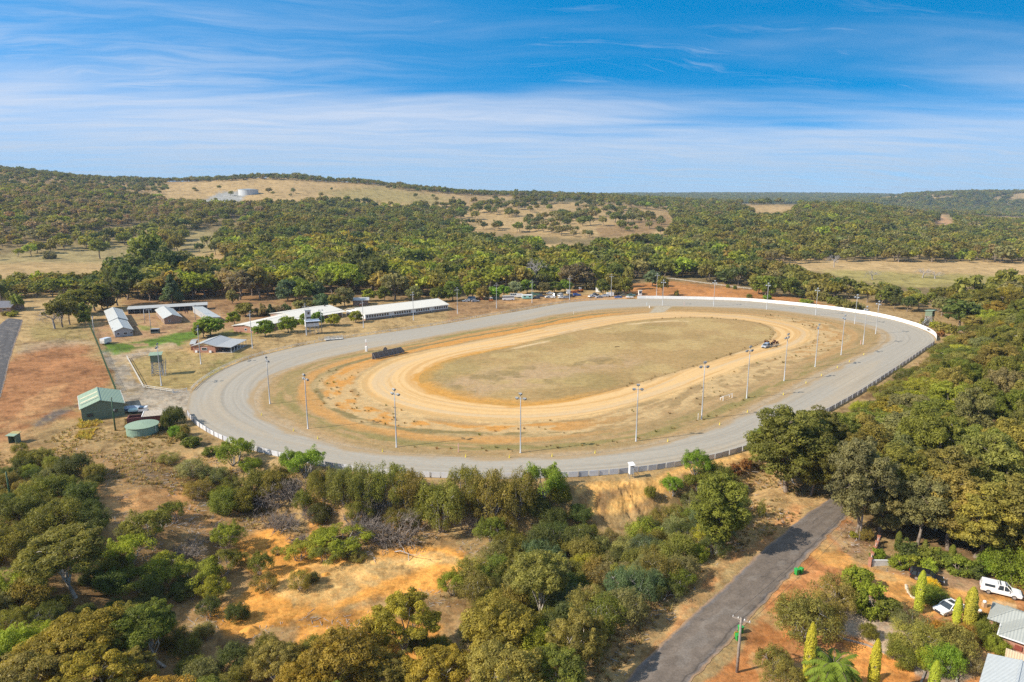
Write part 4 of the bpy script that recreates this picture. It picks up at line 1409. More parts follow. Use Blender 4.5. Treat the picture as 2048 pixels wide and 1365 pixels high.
# ------------------------------------------------------------------ planting: the bush in front, plant by plant
# (kind, px, py of the foot, crown width m, height m, tint)
BUSHES = [
 ('bush',148,955,9.0,5.2,DARK),('bush',95,1000,8.5,5.0,OLIVE),('bush',165,1010,8.0,4.5,DARK),('bush',40,1040,9.0,5.0,OLIVE),
 ('bush',60,950,4.5,2.2,LIME),('bush',115,1060,9.0,5.5,OLIVE),('bush',20,1110,9.0,5.0,OLIVE),('bush',185,1060,7.0,4.0,DARK),
 ('bush',60,1205,7.0,4.2,KHAKI),('bush',15,1190,6.5,4.0,LIME),('bush',225,1180,7.0,3.5,DARK),('bush',25,1320,8.0,4.5,LIME),
 ('bush',90,1300,6.5,4.0,LIME),('bush',140,1275,6.0,3.0,GREEN),
 ('airy',300,1085,9.0,5.0,GREEN),('airy',262,1130,6.5,4.5,LIME),('airy',350,1040,5.0,3.2,GREEN),('airy',455,1100,6.5,4.2,LIME),
 ('airy',330,1165,8.0,4.0,LIME),('airy',285,1185,6.5,3.5,GREEN),('airy',395,1170,6.5,3.5,LIME),('airy',450,1150,6.0,3.5,GREEN),
 ('teatree',480,1130,4.0,2.6,KHAKI),('bush',370,1190,6.0,2.6,DARK),('bush',300,1210,6.0,2.8,DARK),
 ('airy',430,1200,5.5,3.2,LIME),('teatree',420,1235,4.5,3.6,DARK),('bush',475,1240,4.2,2.8,DARK),
 ('brush',380,1120,7.5,2.2,TWIG and GREYOL),('brush',430,1080,6.0,1.8,GREYOL),('brush',545,1010,9.0,3.0,GREYOL),('brush',590,1000,8.0,3.6,GREYOL),
 ('brush',560,1060,8.0,2.4,GREYOL),('brush',630,1040,6.0,2.0,GREYOL),('brush',720,1065,8.5,3.0,GREYOL),('brush',790,1085,10.0,3.4,GREYOL),
 ('brush',745,1020,6.0,3.0,GREYOL),('brush',610,1090,5.5,1.6,GREYOL),('brush',960,1065,7.0,2.4,GREYOL),('brush',700,1110,4.0,1.2,GREYOL),
 ('teatree',385,955,9.5,4.2,GREYOL),('teatree',340,925,6.0,2.4,KHAKI),('teatree',430,965,7.5,3.6,GREYOL),('teatree',395,990,7.0,3.2,KHAKI),
 ('bush',350,850,6.5,5.2,DARK),('bush',335,860,3.6,4.2,DARK),('bush',352,872,4.2,2.6,BRIGHT),('bush',370,872,3.0,3.0,KHAKI),('round',384,893,4.4,2.6,GREEN),('round',364,880,2.6,2.0,GREEN),
 ('round',420,910,3.0,2.0,GREEN),
 ('airy',470,930,8.0,5.6,BRIGHT),('airy',500,950,5.0,3.6,BRIGHT),('airy',612,955,8.0,5.2,BRIGHT),('airy',585,945,5.5,4.2,BRIGHT),
 ('bush',450,1020,7.5,4.2,GREEN),('bush',485,1020,8.0,4.6,OLIVE),('bush',520,985,8.0,5.0,OLIVE),('bush',555,980,8.0,5.0,OLIVE),('bush',440,1000,5.0,3.0,LIME),
 ('teatree',650,1000,8.0,5.4,OLIVE),('teatree',690,1010,8.5,6.4,KHAKI),('teatree',735,1005,8.5,6.6,OLIVE),('teatree',780,1010,9.0,7.0,OLIVE),
 ('teatree',815,1015,8.0,6.6,KHAKI),('bush',640,1040,6.0,3.5,DARK),('teatree',720,1045,6.0,4.2,OLIVE),('bush',838,1005,5.0,4.2,DARK),
 ('teatree',885,1060,10.0,8.0,KHAKI),('teatree',930,1030,8.5,8.4,OLIVE),('teatree',980,1040,9.5,8.4,KHAKI),('teatree',1035,1035,9.0,8.0,OLIVE),
 ('teatree',860,1040,7.0,6.0,OLIVE),('teatree',1005,1075,7.0,5.0,KHAKI),('airy',1085,1000,8.0,6.4,BRIGHT),('bush',1120,1005,5.5,4.2,GREEN),('bush',1075,1030,7.0,4.0,DARK),
 ('airy',690,1095,10.0,3.2,LIME),('airy',640,1090,5.0,2.4,LIME),('airy',600,1120,6.0,2.6,LIME),('airy',655,1125,6.0,2.4,GREEN),
 ('teatree',600,1180,4.4,3.6,KHAKI),('bush',625,1165,3.0,1.8,DARK),('teatree',555,1110,2.6,1.6,KHAKI),('bush',715,1120,3.6,1.4,KHAKI),
 ('teatree',530,1180,5.0,3.0,KHAKI),('airy',520,1150,4.6,3.4,GREEN),
 ('airy',905,1190,5.5,3.2,LIME),('airy',985,1090,6.5,4.6,GREEN),
 ('airy',1390,950,6.8,4.6,BRIGHT),('airy',1345,990,5.0,3.4,BRIGHT),('bush',1300,995,2.6,2.6,OLIVE),('round',1470,950,2.6,2.6,RUST),('round',1492,938,2.8,2.6,RUST),('round',1515,935,2.4,1.6,BROWN),
 ('bush',1395,1120,4.0,2.6,LIME),('airy',1425,1040,4.6,3.6,LIME),('teatree',1522,1035,2.0,3.0,OLIVE),
 ('bush',1160,1040,5.5,3.2,DARK),('teatree',1240,1205,5.5,6.0,BLUEG),('teatree',1225,1230,4.5,4.0,BLUEG),
]
FORM = {'bush': 'dense bush', 'teatree': 'feathery shrub', 'airy': 'open shrub with grey stems', 'round': 'small rounded bush', 'brush': 'tangle of dead grey brush',
        'gum': 'gum tree', 'tallgum': 'tall gum tree', 'midgum': 'gum tree', 'midround': 'round crowned tree', 'midbush': 'low bush',
        'conifer': 'upright conifer', 'deadtree': 'bare dead tree', 'cypress': 'pencil cypress', 'palm': 'palm'}
for kind, px, py, w, h, tint in BUSHES:
    if kind == 'airy': w *= 1.18; h *= 1.12
    if kind == 'brush': h *= 1.3
    if kind == 'teatree' and 640 <= px <= 1110 and py < 1065: h *= 1.28; w *= 1.08
    nm = {'brush': 'dead_brush', 'bush': 'bush', 'round': 'bush'}.get(kind, 'shrub')
    plant_px(kind, nm, px, py, w, h, tint, FORM[kind], nm.replace('_', ' '), 'scrub')

GUMS = [
 ('gum',150,1195,15.0,11.5,OLIVE),('gum',205,1330,12.0,9.5,GOLD),('gum',120,1390,11.0,9.0,GOLD),('gum',330,1335,10.0,9.0,GREEN),
 ('gum',40,1440,11.0,9.0,KHAKI),('gum',195,1455,12.0,9.5,GOLD),('gum',330,1450,11.0,8.5,GOLD),('gum',280,1400,8.0,7.0,KHAKI),('gum',400,1480,8.0,7.5,OLIVE),
 ('gum',640,1400,12.5,11.0,GOLD),('gum',570,1450,9.0,8.5,GOLD),('gum',545,1380,7.0,6.5,KHAKI),('gum',805,1335,11.0,10.5,GOLD),('gum',700,1470,9.0,8.5,OLIVE),
 ('gum',950,1380,13.0,12.0,GOLD),('gum',1030,1420,10.0,9.0,KHAKI),('gum',880,1430,10.0,8.5,GOLD),('gum',1085,1265,10.5,12.0,KHAKI),('gum',1150,1340,8.0,8.5,KHAKI),
 ('gum',760,1420,8.0,7.5,OLIVE),('gum',1125,1400,8.0,7.0,OLIVE),('tallgum',1445,1095,11.5,14.0,GREEN),
]
for kind, px, py, w, h, tint in GUMS:
    plant_px(kind, 'gum_tree', px, py, w, h, tint, 'gum tree', 'tree', 'scrub')

TALL = [  # edge of the wood by the road
 (1572,985,17,19.5,OLIVE),(1712,1075,11,20,GREYOL),(1640,960,12,17,OLIVE),(1622,992,9,15,OLIVE),(1520,925,7,9,GREEN),(1780,1045,12,16,OLIVE),(1760,1075,8,12,GREYOL),  # the narrowest olive tree is added to throw shade over the road end
 (1835,1090,10,14,GREYOL),(1895,1100,12,15,KHAKI),(1950,1115,12,15,KHAKI),(2030,1120,13,16,KHAKI),(2080,1130,12,16,GOLD),(1870,1060,13,18,KHAKI),(1970,1060,14,19,KHAKI),(1720,1000,11,17,OLIVE),
]
for px, py, w, h, tint in TALL:
    plant_px('tallgum', 'gum_tree', px, py, w, h, tint, 'tall gum tree', 'tree', 'wood edge')

# ------------------------------------------------------------------ planting by zone
PRNG = np.random.default_rng(99)
def in_poly(px, py, poly):
    P = np.array(poly, float); n = len(P); ins = np.zeros(px.shape, bool)
    for i in range(n):
        a = P[i]; b = P[(i + 1) % n]
        c = ((a[1] <= py) & (b[1] > py)) | ((b[1] <= py) & (a[1] > py))
        with np.errstate(divide='ignore', invalid='ignore'):
            xi = a[0] + (py - a[1]) * (b[0] - a[0]) / ((b[1] - a[1]) or 1e-12)
        ins ^= c & (px < xi)
    return ins
CLEAR = [   # no trees on these (photo polygons)
 [(1070,488),(1185,488),(1200,516),(1080,514)],[(1490,440),(1540,408),(1600,408),(1580,436)],[(1850,466),(1885,428),(1915,445),(1908,466)],[(345,500),(400,455),(440,450),(445,475),(390,508)],
 [(1130,1480),(1432,1190),(1560,1072),(1655,1000),(1740,935),(1785,935),(1740,990),(1602,1130),(1275,1480)],
 [(440,1110),(520,1070),(620,1090),(830,1092),(950,1108),(950,1135),(900,1180),(760,1200),(640,1230),(520,1260),(430,1270),(540,1150)],
]
def candidates(y0, y1, umax, dens):
    """even random places on the ground in the fan y0..y1"""
    A = umax * (y1 ** 2 - y0 ** 2)
    n = int(A * dens)
    y = np.sqrt(PRNG.random(n) * (y1 ** 2 - y0 ** 2) + y0 ** 2)
    x = (PRNG.random(n) * 2 - 1) * umax * y
    z = H(x, y)
    px, py = pix(x, y, z)
    return x, y, z, px, py
TAKEN = {}
CELL = 14.0
def too_close(x, y, d):
    ci, cj = int(x // CELL), int(y // CELL)
    k = int(d // CELL) + 1
    for i in range(ci - k, ci + k + 1):
        for j in range(cj - k, cj + k + 1):
            for (a, b) in TAKEN.get((i, j), ()):
                if (a - x) ** 2 + (b - y) ** 2 < d * d: return True
    return False
def take(x, y): TAKEN.setdefault((int(x // CELL), int(y // CELL)), []).append((x, y))
for p in PLANTS: take(p['root'].location.x, p['root'].location.y)

def fill(cand, poly, dist, keep=1.0, dmin=2.0, clump=0.0):
    x, y, z, px, py = cand
    m = in_poly(px, py, poly) & (d_track(x, y) > dmin)
    for c in CLEAR: m &= ~in_poly(px, py, c)
    if clump: m &= fbm(x / clump, y / clump, 3, 808) > 0.60
    out = []
    for i in np.nonzero(m)[0]:
        d = dist(x[i], y[i]) if callable(dist) else dist
        if too_close(x[i], y[i], d) or PRNG.random() > keep: continue
        take(x[i], y[i]); out.append((float(x[i]), float(y[i]), float(z[i]), float(px[i]), float(py[i])))
    return out
pick = lambda seq, wts: RNG.choices(seq, wts)[0]

near = candidates(50, 330, 0.95, 0.35)
# scrub right of the sand clearing
SCRUB = [(955,1140),(1010,1080),(1090,1060),(1150,1085),(1240,1090),(1310,1060),(1355,1005),(1400,965),(1470,975),(1480,1060),(1420,1120),(1400,1160),(1330,1200),(1270,1235),(1190,1330),(1130,1390),(900,1400),(960,1260),(930,1200)]
for x, y, z, px, py in fill(near, SCRUB, 3.1):
    t = pick([OLIVE, GREYOL, KHAKI, LIME, DARK, GREEN, BLUEG], [5, 4, 4, 1.2, 2, 1.5, 1])
    k = pick(['teatree', 'bush', 'airy'], [5, 3, 1])
    s = RNG.uniform(0.8, 1.25)
    plant(k, 'bush' if k == 'bush' else 'shrub', x, y, 6.6 * s, (4.6 if k != 'airy' else 3.6) * s, t, FORM[k], 'bush' if k == 'bush' else 'shrub', 'right scrub')
# gaps in the front scrub, left and bottom
LEFTB = [(-60,1000),(40,900),(200,960),(210,1060),(240,1170),(420,1260),(430,1340),(560,1300),(900,1300),(900,1480),(-100,1500)]
for x, y, z, px, py in fill(near, LEFTB, 3.4, 0.8):
    t = pick([OLIVE, DARK, KHAKI, GREEN, GREYOL], [4, 3, 3, 1, 2])
    k = pick(['bush', 'teatree'], [3, 2]); s = RNG.uniform(0.6, 1.0)
    plant(k, 'bush' if k == 'bush' else 'shrub', x, y, 6.0 * s, 3.6 * s, t, FORM[k], 'bush' if k == 'bush' else 'shrub', 'left scrub')
ROWB = [(430,960),(640,960),(900,1000),(1120,1000),(1120,1050),(900,1080),(700,1040),(480,1020)]
for x, y, z, px, py in fill(near, ROWB, 3.0, 0.7):
    t = pick([OLIVE, DARK, KHAKI, GREYOL], [4, 2, 3, 2])
    plant('teatree', 'shrub', x, y, RNG.uniform(4.5, 6.5), RNG.uniform(3, 4.6), t, FORM['teatree'], 'shrub', 'fence scrub')
# right-hand wood: low by the fence, tall further off
WOODR = [(1530,930),(1600,890),(1690,842),(1760,790),(1850,725),(1885,695),(1960,655),(2060,600),(2330,560),(2330,1130),(2048,1110),(1900,1085),(1800,1050),(1735,1040),(1700,985),(1640,975),(1590,970)]
def wd(x, y):
    d = float(d_track(x, y)); return 3.6 if d < 12 else (5.4 if d < 24 else 8.4)
for x, y, z, px, py in fill(near, WOODR, wd, 1.0, 2.6):
    d = float(d_track(x, y))
    if px > 2250 and d > 30 and RNG.random() < 0.5: continue
    if d < 11:
        t = pick([OLIVE, GREEN, LIME, KHAKI, DARK], [3, 2, 1.5, 3, 1]); k = pick(['bush', 'airy', 'teatree'], [3, 1, 2])
        plant(k, 'bush' if k == 'bush' else 'shrub', x, y, RNG.uniform(5, 7.5), RNG.uniform(2.4, 3.6), t, FORM[k], 'bush' if k == 'bush' else 'shrub', 'fence side')
    else:
        hh = min(4.5 + (d - 11) * 0.52, 14.5) * RNG.uniform(0.8, 1.2)
        t = pick([OLIVE, KHAKI, GREYOL, GOLD, LIME, GREEN], [5, 4, 2.5, 1.6, 1.1, 2])
        if hh < 7: plant('gum', 'gum_tree', x, y, hh * 1.15, hh, t, 'gum tree', 'tree', 'right wood')
        else: plant(pick(['gum', 'tallgum'], [2, 3]), 'gum_tree', x, y, RNG.uniform(10, 14), hh * 1.08, t, 'tall gum tree', 'tree', 'right wood')

# ---- around the far side of the course and behind the buildings (plants seen at 200-560 m)
MIDS = [
 # bright round trees beside the buildings
 ('midround',422,672,12,8.5,BRIGHT),('midround',408,676,8,7,BRIGHT),('midround',470,650,7,7,BRIGHT),('midround',531,674,9.5,8.0,BRIGHT),('midround',577,665,8.5,7.5,BRIGHT),
 ('midround',612,656,6,7,BRIGHT),('midround',635,652,6,7,BRIGHT),('midround',668,653,7,6.5,LIME),('midround',712,646,7,6,LIME),
 ('midround',492,633,10,7,KHAKI),('midbush',525,632,8,5,BROWN),('conifer',541,632,5,6,BLUEG),('midbush',555,628,8,4,BROWN),('midbush',572,625,7,4,DARK),('midbush',598,617,8,4,GREYOL),('midbush',615,616,8,4,GREYOL),('midround',645,620,9,9,BLUEG),('midbush',630,613,6,4,KHAKI),
 ('midround',667,615,8,8,KHAKI),('midround',690,613,11,11,GREYOL),('midround',465,608,7,9,GREYOL),
 # left corner
 ('deadtree',110,658,11,14,GREYOL),('midgum',125,655,11,12,OLIVE),('midgum',140,650,9,11,KHAKI),('midround',170,642,9,10,OLIVE),('midround',172,650,6,6,OLIVE),('midgum',150,630,14,12,OLIVE),('midgum',190,622,15,13,GREEN),('midround',205,618,12,10,BRIGHT),('midround',215,620,9,8,BROWN),('midgum',170,628,13,11,MID),('midgum',235,612,13,13,DARK),
 ('palm',37,622,7.5,7.5,LIME),('palm',26,617,6.5,8,GREEN),('midbush',24,634,5,2.4,LIME),('midbush',12,632,5,2.2,KHAKI),('midbush',30,630,4,2.0,GREEN),('palm',3,606,8,10,GREEN),
 # feature trees behind the stables
 ('midgum',300,560,22,30,OLIVE),('midgum',345,570,20,22,DARK),('midgum',275,575,20,18,DARK),('midgum',255,600,14,18,DARK),('midgum',240,598,12,16,DARK),('midgum',300,602,14,12,KHAKI),('conifer',345,606,11,16,BLUEG),('midgum',385,598,14,13,LIME),
 ('midgum',365,600,13,12,MID),('midgum',410,595,14,13,LIME),('midgum',480,600,17,15,PINKB),('midgum',460,590,14,14,PINKB),('midgum',505,592,15,16,DARK),('midgum',520,597,13,17,KHAKI),('deadtree',560,560,16,17,GREYOL),('deadtree',590,560,14,14,GREYOL),
 ('midround',575,602,13,13,BLUEG),('midround',605,603,13,13,GREEN),('midround',590,598,12,14,GREEN),('midround',632,600,10,11,BLUEG),('midgum',700,590,18,17,LIME),('midgum',745,585,20,20,DARK),('midgum',720,560,20,22,DARK),('midgum',660,585,14,16,LIME),
 ('midgum',790,600,14,14,GREYOL),('midround',770,603,9,9,GREEN),('midround',830,602,10,9,GREYOL),('midround',875,604,9,9,GREEN),('midround',740,603,8,8,LIME),
 ('midround',905,602,12,12,GREEN),('midround',945,598,11,11,LIME),('midround',965,600,8,8,KHAKI),('midround',985,598,10,7,BRIGHT),('midround',1008,594,8,7,BRIGHT),('midround',1030,591,9,9,(0.13,0.15,0.09)),('midround',1055,588,11,9,BRIGHT),('midround',1085,588,11,8,GREYOL),('midround',1110,587,11,8,GREEN),('midround',1130,585,9,8,BRIGHT),('deadtree',1072,570,14,26,GREYOL),
 ('midround',1150,577,22,17,(0.10,0.072,0.045)),('midbush',1180,580,9,6,BROWN),('midbush',1195,579,10,6,BROWN),
 ('midround',1206,590,9,11,GREEN),('midround',1222,586,11,13,KHAKI),('midround',1238,589,11,11,OLIVE),('midround',1250,590,10,11,OLIVE),('midround',1232,575,12,17,GREEN),('midgum',1256,580,7,13,KHAKI),
 ('midround',1304,573,13,12,BLUEG),('midgum',1325,592,7,11,KHAKI),('midbush',1353,592,3,3,KHAKI),
 ('midbush',1455,576,3,2.2,GREEN),('midbush',1470,579,3,2.4,GREEN),('midround',1530,592,14,13,GREEN),('midround',1518,588,12,12,GREEN),('midround',1580,594,12,12,GREEN),('midround',1602,596,8,5,DARK),('midbush',1498,596,4,2.2,GREEN),('midbush',1535,599,6,2.6,BRIGHT),
 ('midbush',1625,600,9,6,KHAKI),('midbush',1645,602,9,5,KHAKI),('midbush',1680,615,9,5,OLIVE),('midbush',1665,608,8,4,GREEN),('midbush',1612,607,9,2.4,BRIGHT),('midbush',1700,622,9,5,KHAKI),('midbush',1715,620,8,4,GREYOL),
 ('deadtree',1745,560,12,10,GREYOL),('deadtree',1845,556,12,10,GREYOL),('deadtree',1870,558,12,8,GREYOL),('deadtree',1668,535,10,16,GREYOL),
 ('midbush',1868,656,5,3,LIME),('midbush',1886,664,7,4,KHAKI),('midbush',1880,673,4,2.4,RUST),('midbush',1846,650,5,3,KHAKI),('midbush',1902,668,6,4,OLIVE),
 ('midgum',200,518,18,16,OLIVE),('midbush',100,518,12,6,GREYOL),
]
for kind, px, py, w, h, tint in MIDS:
    if kind == 'midgum': h *= 1.15; w *= 1.08
    if kind == 'deadtree': h *= 0.8; w *= 0.85
    nm = {'deadtree': 'dead_tree', 'conifer': 'conifer_tree', 'midbush': 'bush', 'palm': 'palm_tree', 'midround': 'tree'}.get(kind, 'gum_tree')
    cat = {'deadtree': 'dead tree', 'midbush': 'bush', 'palm': 'palm tree'}.get(kind, 'tree')
    r_ = plant_px(kind, nm, px, py, w, h, tint, FORM[kind], cat, 'course side')
    take(r_.location.x, r_.location.y)

mid = candidates(300, 720, 0.95, 0.09)
R2 = [(1905,665),(1985,642),(2060,603),(2330,575),(2330,640),(2060,655),(1965,690)]
STUFF = []      # x, y, z, tint, scale, proto index
TANP = [[(1745,402),(1760,393),(1800,388),(1812,392),(1790,400)],[(1830,392),(1870,389),(1900,393),(1915,398),(1880,398)],[(1985,392),(2048,386),(2300,386),(2300,398),(2040,402),(1990,402)]]
def woodland(pts, pal, wts, hs=(8, 14), vf=False):
    for x, y, z, px, py in pts:
        if y > 2300 and any(in_poly(np.array([px]), np.array([py]), tp)[0] for tp in TANP) and RNG.random() < 0.85: continue
        STUFF.append((x, y, z, pick(pal, wts), RNG.uniform(*hs) / 10.0 * (0.62 + 0.85 * float(fbm(np.array([x / 34]), np.array([y / 34]), 3, 62)[0])), RNG.randrange(len(VFAR if vf else FAR)) + (100 if vf else 0)))
W1 = [(240,602),(330,600),(440,585),(470,535),(440,500),(470,470),(700,470),(950,490),(1180,500),(1210,505),(1480,520),(1490,548),(1400,556),(1330,556),(1290,548),(1250,566),(1190,572),(1150,572),(1000,582),(900,592),(760,594),(700,586),(640,592),(560,592),(480,590),(400,596)]
L1 = [(-80,604),(-80,580),(100,574),(220,570),(265,545),(330,540),(440,556),(430,598),(330,602),(215,600),(140,590),(70,598)]
R1 = [(1395,562),(1480,552),(1480,532),(1600,556),(1700,586),(1820,602),(1960,600),(2060,585),(2330,560),(2330,590),(2060,608),(1985,640),(1930,650),(1880,640),(1800,622),(1720,606),(1640,594),(1560,586),(1480,574)]
NG = [p for p in PLANTS if p['root'].name.startswith('gum_tree')]
GUM_LEFT = 300 - len(NG)
allmid = []
for poly, zn, d in ((L1, 'left tree line', 6.8), (W1, 'wood behind', 8.6), (R1, 'trees beyond the bend', 8.5)):
    for q in fill(mid, poly, d): allmid.append((q, zn))
for q in fill(mid, R2, 7.5): allmid.append((q, 'trees beyond the bend'))
allmid.sort(key=lambda a: a[0][1])
PALM = {'left tree line': ([OLIVE, MID, DARK, KHAKI, LIME], [4, 4, 3, 2, 1]),
        'wood behind': ([MID, OLIVE, LIME, GREEN, DARK, KHAKI, GREYOL, GOLD], [5, 4, 5, 4, 2, 3, 1, 0.8]),
        'trees beyond the bend': ([OLIVE, MID, DARK, KHAKI, GREYOL], [4, 3, 3, 3, 2])}
for (x, y, z, px, py), zn in allmid:
    if zn == 'wood behind' and py > 575: hh = RNG.uniform(9, 16)
    elif zn == 'trees beyond the bend' and 1480 < px < 1900: hh = RNG.uniform(7.5, 11.5)
    elif zn == 'left tree line' and px < 235: hh = RNG.uniform(8, 11.5)
    else: hh = RNG.uniform(9, 15) * (0.75 + 0.7 * float(fbm(np.array([x / 28]), np.array([y / 28]), 3, 61)[0]))
    t = pick(*PALM[zn])
    if GUM_LEFT > 0:
        GUM_LEFT -= 1
        plant('midgum', 'gum_tree', x, y, hh * RNG.uniform(0.85, 1.15), hh, t, 'gum tree', 'tree', zn)
    else:
        STUFF.append((x, y, z, t, hh / 10.0, RNG.randrange(len(FAR))))

# ---- country beyond: thousands of trees read as woods
far = candidates(600, 1500, 0.95, 0.022)
PAL_HILL = ([OLIVE, KHAKI, PINKB, MID, LIME, BROWN], [5, 5, 4, 3, 1, 1])
PAL_WOOD = ([MID, OLIVE, DARK, KHAKI, GREEN, GREYOL, LIME], [5, 5, 4, 3, 2, 2, 1])
PAL_SAV = ([DARK, OLIVE, GREYOL, MID], [3, 4, 3, 2])
woodland(fill(far, [(-80,530),(20,515),(120,490),(250,468),(330,455),(330,470),(250,490),(120,505)], 11), *PAL_WOOD)
woodland(fill(far, [(-120,512),(0,500),(120,478),(250,452),(420,438),(560,432),(520,412),(420,412),(300,398),(200,378),(0,376),(-120,372)], 9.0), *PAL_HILL, hs=(7, 12))
woodland(fill(far, [(305,505),(330,458),(450,442),(485,470),(470,525),(420,508)], 11, 0.85), *PAL_WOOD)
woodland(fill(far, [(300,462),(420,440),(560,436),(600,425),(560,412),(470,416),(420,420),(330,440)], 10), *PAL_WOOD)
woodland(fill(far, [(470,540),(440,500),(470,460),(530,430),(600,412),(700,405),(800,418),(930,412),(905,448),(950,480),(1100,492),(1180,500),(1210,510),(1200,520),(900,520),(600,530)], 10.5), *PAL_WOOD, hs=(8, 14))
woodland(fill(far, [(560,412),(700,404),(760,408),(690,416)], 14), *PAL_SAV, hs=(7, 11))
woodland(fill(far, [(905,455),(930,412),(1010,394),(1150,402),(1320,432),(1330,470),(1240,478),(1130,480),(1010,464)], 13, 0.8, clump=32.0), *PAL_SAV, hs=(8, 14))
woodland(fill(far, [(320,400),(310,378),(420,360),(530,352),(640,364),(760,374),(930,394),(925,410),(800,414),(640,400),(500,408),(400,404)], 40, 0.5, clump=90.0), *PAL_SAV, hs=(6, 12))
woodland(fill(far, [(1480,528),(1210,505),(1180,496),(1340,488),(1352,445),(1335,425),(1480,412),(1500,428),(1580,426),(1600,412),(1750,408),(1850,430),(1900,432),(2330,440),(2330,527),(2000,527),(1700,524),(1600,528)], 9.0), *PAL_WOOD, hs=(8, 14))
woodland(fill(far, [(1520,450),(1600,412),(1750,410),(1850,440),(1800,450)], 9.0), *PAL_HILL, hs=(6, 10))
woodland(fill(far, [(1800,505),(2330,505),(2330,520),(1900,520)], 14), *PAL_WOOD, hs=(8, 14))
woodland(fill(far, [(20,508),(330,465),(440,480),(440,520),(300,535),(60,540)], 70, 0.3), *PAL_SAV, hs=(5, 10))
woodland(fill(far, [(1640,548),(2010,556),(2010,570),(1820,572)], 60, 0.5), *PAL_SAV, hs=(5, 9))
vfar = candidates(1250, 2600, 0.95, 0.006)
woodland(fill(vfar, [(-120,386),(0,384),(130,390),(330,384),(330,362),(420,356),(640,360),(760,371),(930,390),(930,380),(780,360),(530,342),(300,340),(-120,318)], 12), *PAL_SAV, hs=(7, 12))
woodland(fill(vfar, [(760,378),(930,392),(1010,394),(1150,402),(1340,425),(1480,412),(1500,396),(1100,376),(900,370)], 13), *PAL_WOOD, hs=(8, 13))
woodland(fill(vfar, [(1500,412),(1600,406),(1900,432),(2330,442),(2330,396),(1900,396),(1500,396)], 13), *PAL_WOOD, hs=(8, 13))
rid = candidates(1450, 2150, 0.95, 0.02)
woodland(fill(rid, [(-120,340),(0,344),(130,357),(250,364),(330,365),(420,365),(530,359),(640,365),(750,371),(850,384),(930,390),(1024,393),(1150,398),(1150,380),(930,370),(750,350),(530,338),(250,342),(-120,320)], 8.5), *PAL_SAV, hs=(6, 11))
ufar = candidates(2300, 7000, 0.95, 0.006)
woodland(fill(ufar, [(1000,400),(1100,376),(2330,376),(2330,440),(1900,432),(1700,410)], 14, 1.0, clump=0), [DARK, OLIVE, MID], [3, 2, 2], hs=(8, 12), vf=True)

def build_woodland(name, label, recs, protos, base):
    if not recs: return
    pts = np.array([(r[0], r[1], r[2] - 0.2) for r in recs], np.float32)
    me = bpy.data.meshes.new(name)
    me.vertices.add(len(pts)); me.vertices.foreach_set('co', pts.ravel())
    n = len(pts)
    a = me.attributes.new('tint', 'FLOAT_COLOR', 'POINT')
    c = np.ones((n, 4), np.float32); c[:, :3] = [r[3] for r in recs]
    c[:, :3] *= 1 + (PRNG.random((n, 3)) - 0.5) * 0.22
    a.data.foreach_set('color', c.ravel())
    a = me.attributes.new('size', 'FLOAT_VECTOR', 'POINT')
    s = np.array([r[4] for r in recs])
    v = np.stack([s * (0.85 + 0.4 * PRNG.random(n)), s * (0.85 + 0.4 * PRNG.random(n)), s], 1).astype(np.float32)
    a.data.foreach_set('vector', v.ravel())
    a = me.attributes.new('turn', 'FLOAT_VECTOR', 'POINT')
    rot = np.zeros((n, 3), np.float32); rot[:, 2] = PRNG.random(n) * 6.283
    a.data.foreach_set('vector', rot.ravel())
    a = me.attributes.new('form', 'INT', 'POINT')
    a.data.foreach_set('value', np.array([r[5] - base for r in recs], np.int32))
    o = link(name, me, None)
    for m_ in (FOLI, BARK): me.materials.append(m_)
    tag(o, label, 'woodland', kind='stuff')
    coll = bpy.data.collections.new(name + '_forms')
    for i, pm in enumerate(protos):
        po = bpy.data.objects.new('%s_form_%02d' % (name, i), pm)
        coll.objects.link(po)
    ng = bpy.data.node_groups.new(name, 'GeometryNodeTree')
    ng.interface.new_socket('Geometry', in_out='INPUT', socket_type='NodeSocketGeometry')
    ng.interface.new_socket('Geometry', in_out='OUTPUT', socket_type='NodeSocketGeometry')
    N = ng.nodes; L = ng.links.new
    gi = N.new('NodeGroupInput'); go = N.new('NodeGroupOutput')
    iop = N.new('GeometryNodeInstanceOnPoints')
    ci = N.new('GeometryNodeCollectionInfo')
    ci.inputs['Collection'].default_value = coll
    ci.inputs['Separate Children'].default_value = True
    ci.inputs['Reset Children'].default_value = True
    iop.inputs['Pick Instance'].default_value = True
    def attr(nm, typ):
        nd = N.new('GeometryNodeInputNamedAttribute'); nd.data_type = typ; nd.inputs['Name'].default_value = nm
        return nd.outputs['Attribute']
    L(gi.outputs[0], iop.inputs['Points'])
    L(ci.outputs[0], iop.inputs['Instance'])
    L(attr('form', 'INT'), iop.inputs['Instance Index'])
    e2r = N.new('FunctionNodeEulerToRotation')
    L(attr('turn', 'FLOAT_VECTOR'), e2r.inputs[0])
    L(e2r.outputs[0], iop.inputs['Rotation'])
    L(attr('size', 'FLOAT_VECTOR'), iop.inputs['Scale'])
    L(iop.outputs[0], go.inputs[0])
    md = o.modifiers.new('planting', 'NODES'); md.node_group = ng
    return o
build_woodland('woodland', 'mixed green gum woods and scattered trees over the farmland and hills behind the course', [r for r in STUFF if r[5] < 100], FAR, 0)
build_woodland('distant_woodland', 'dark tree cover on the farthest ridges at the horizon', [r for r in STUFF if r[5] >= 100], VFAR, 100)
print('plants', len(PLANTS), 'gum', sum(p['root'].name.startswith('gum_tree') for p in PLANTS), 'shrub', sum(p['root'].name.startswith('shrub') for p in PLANTS), 'stuff', len(STUFF))
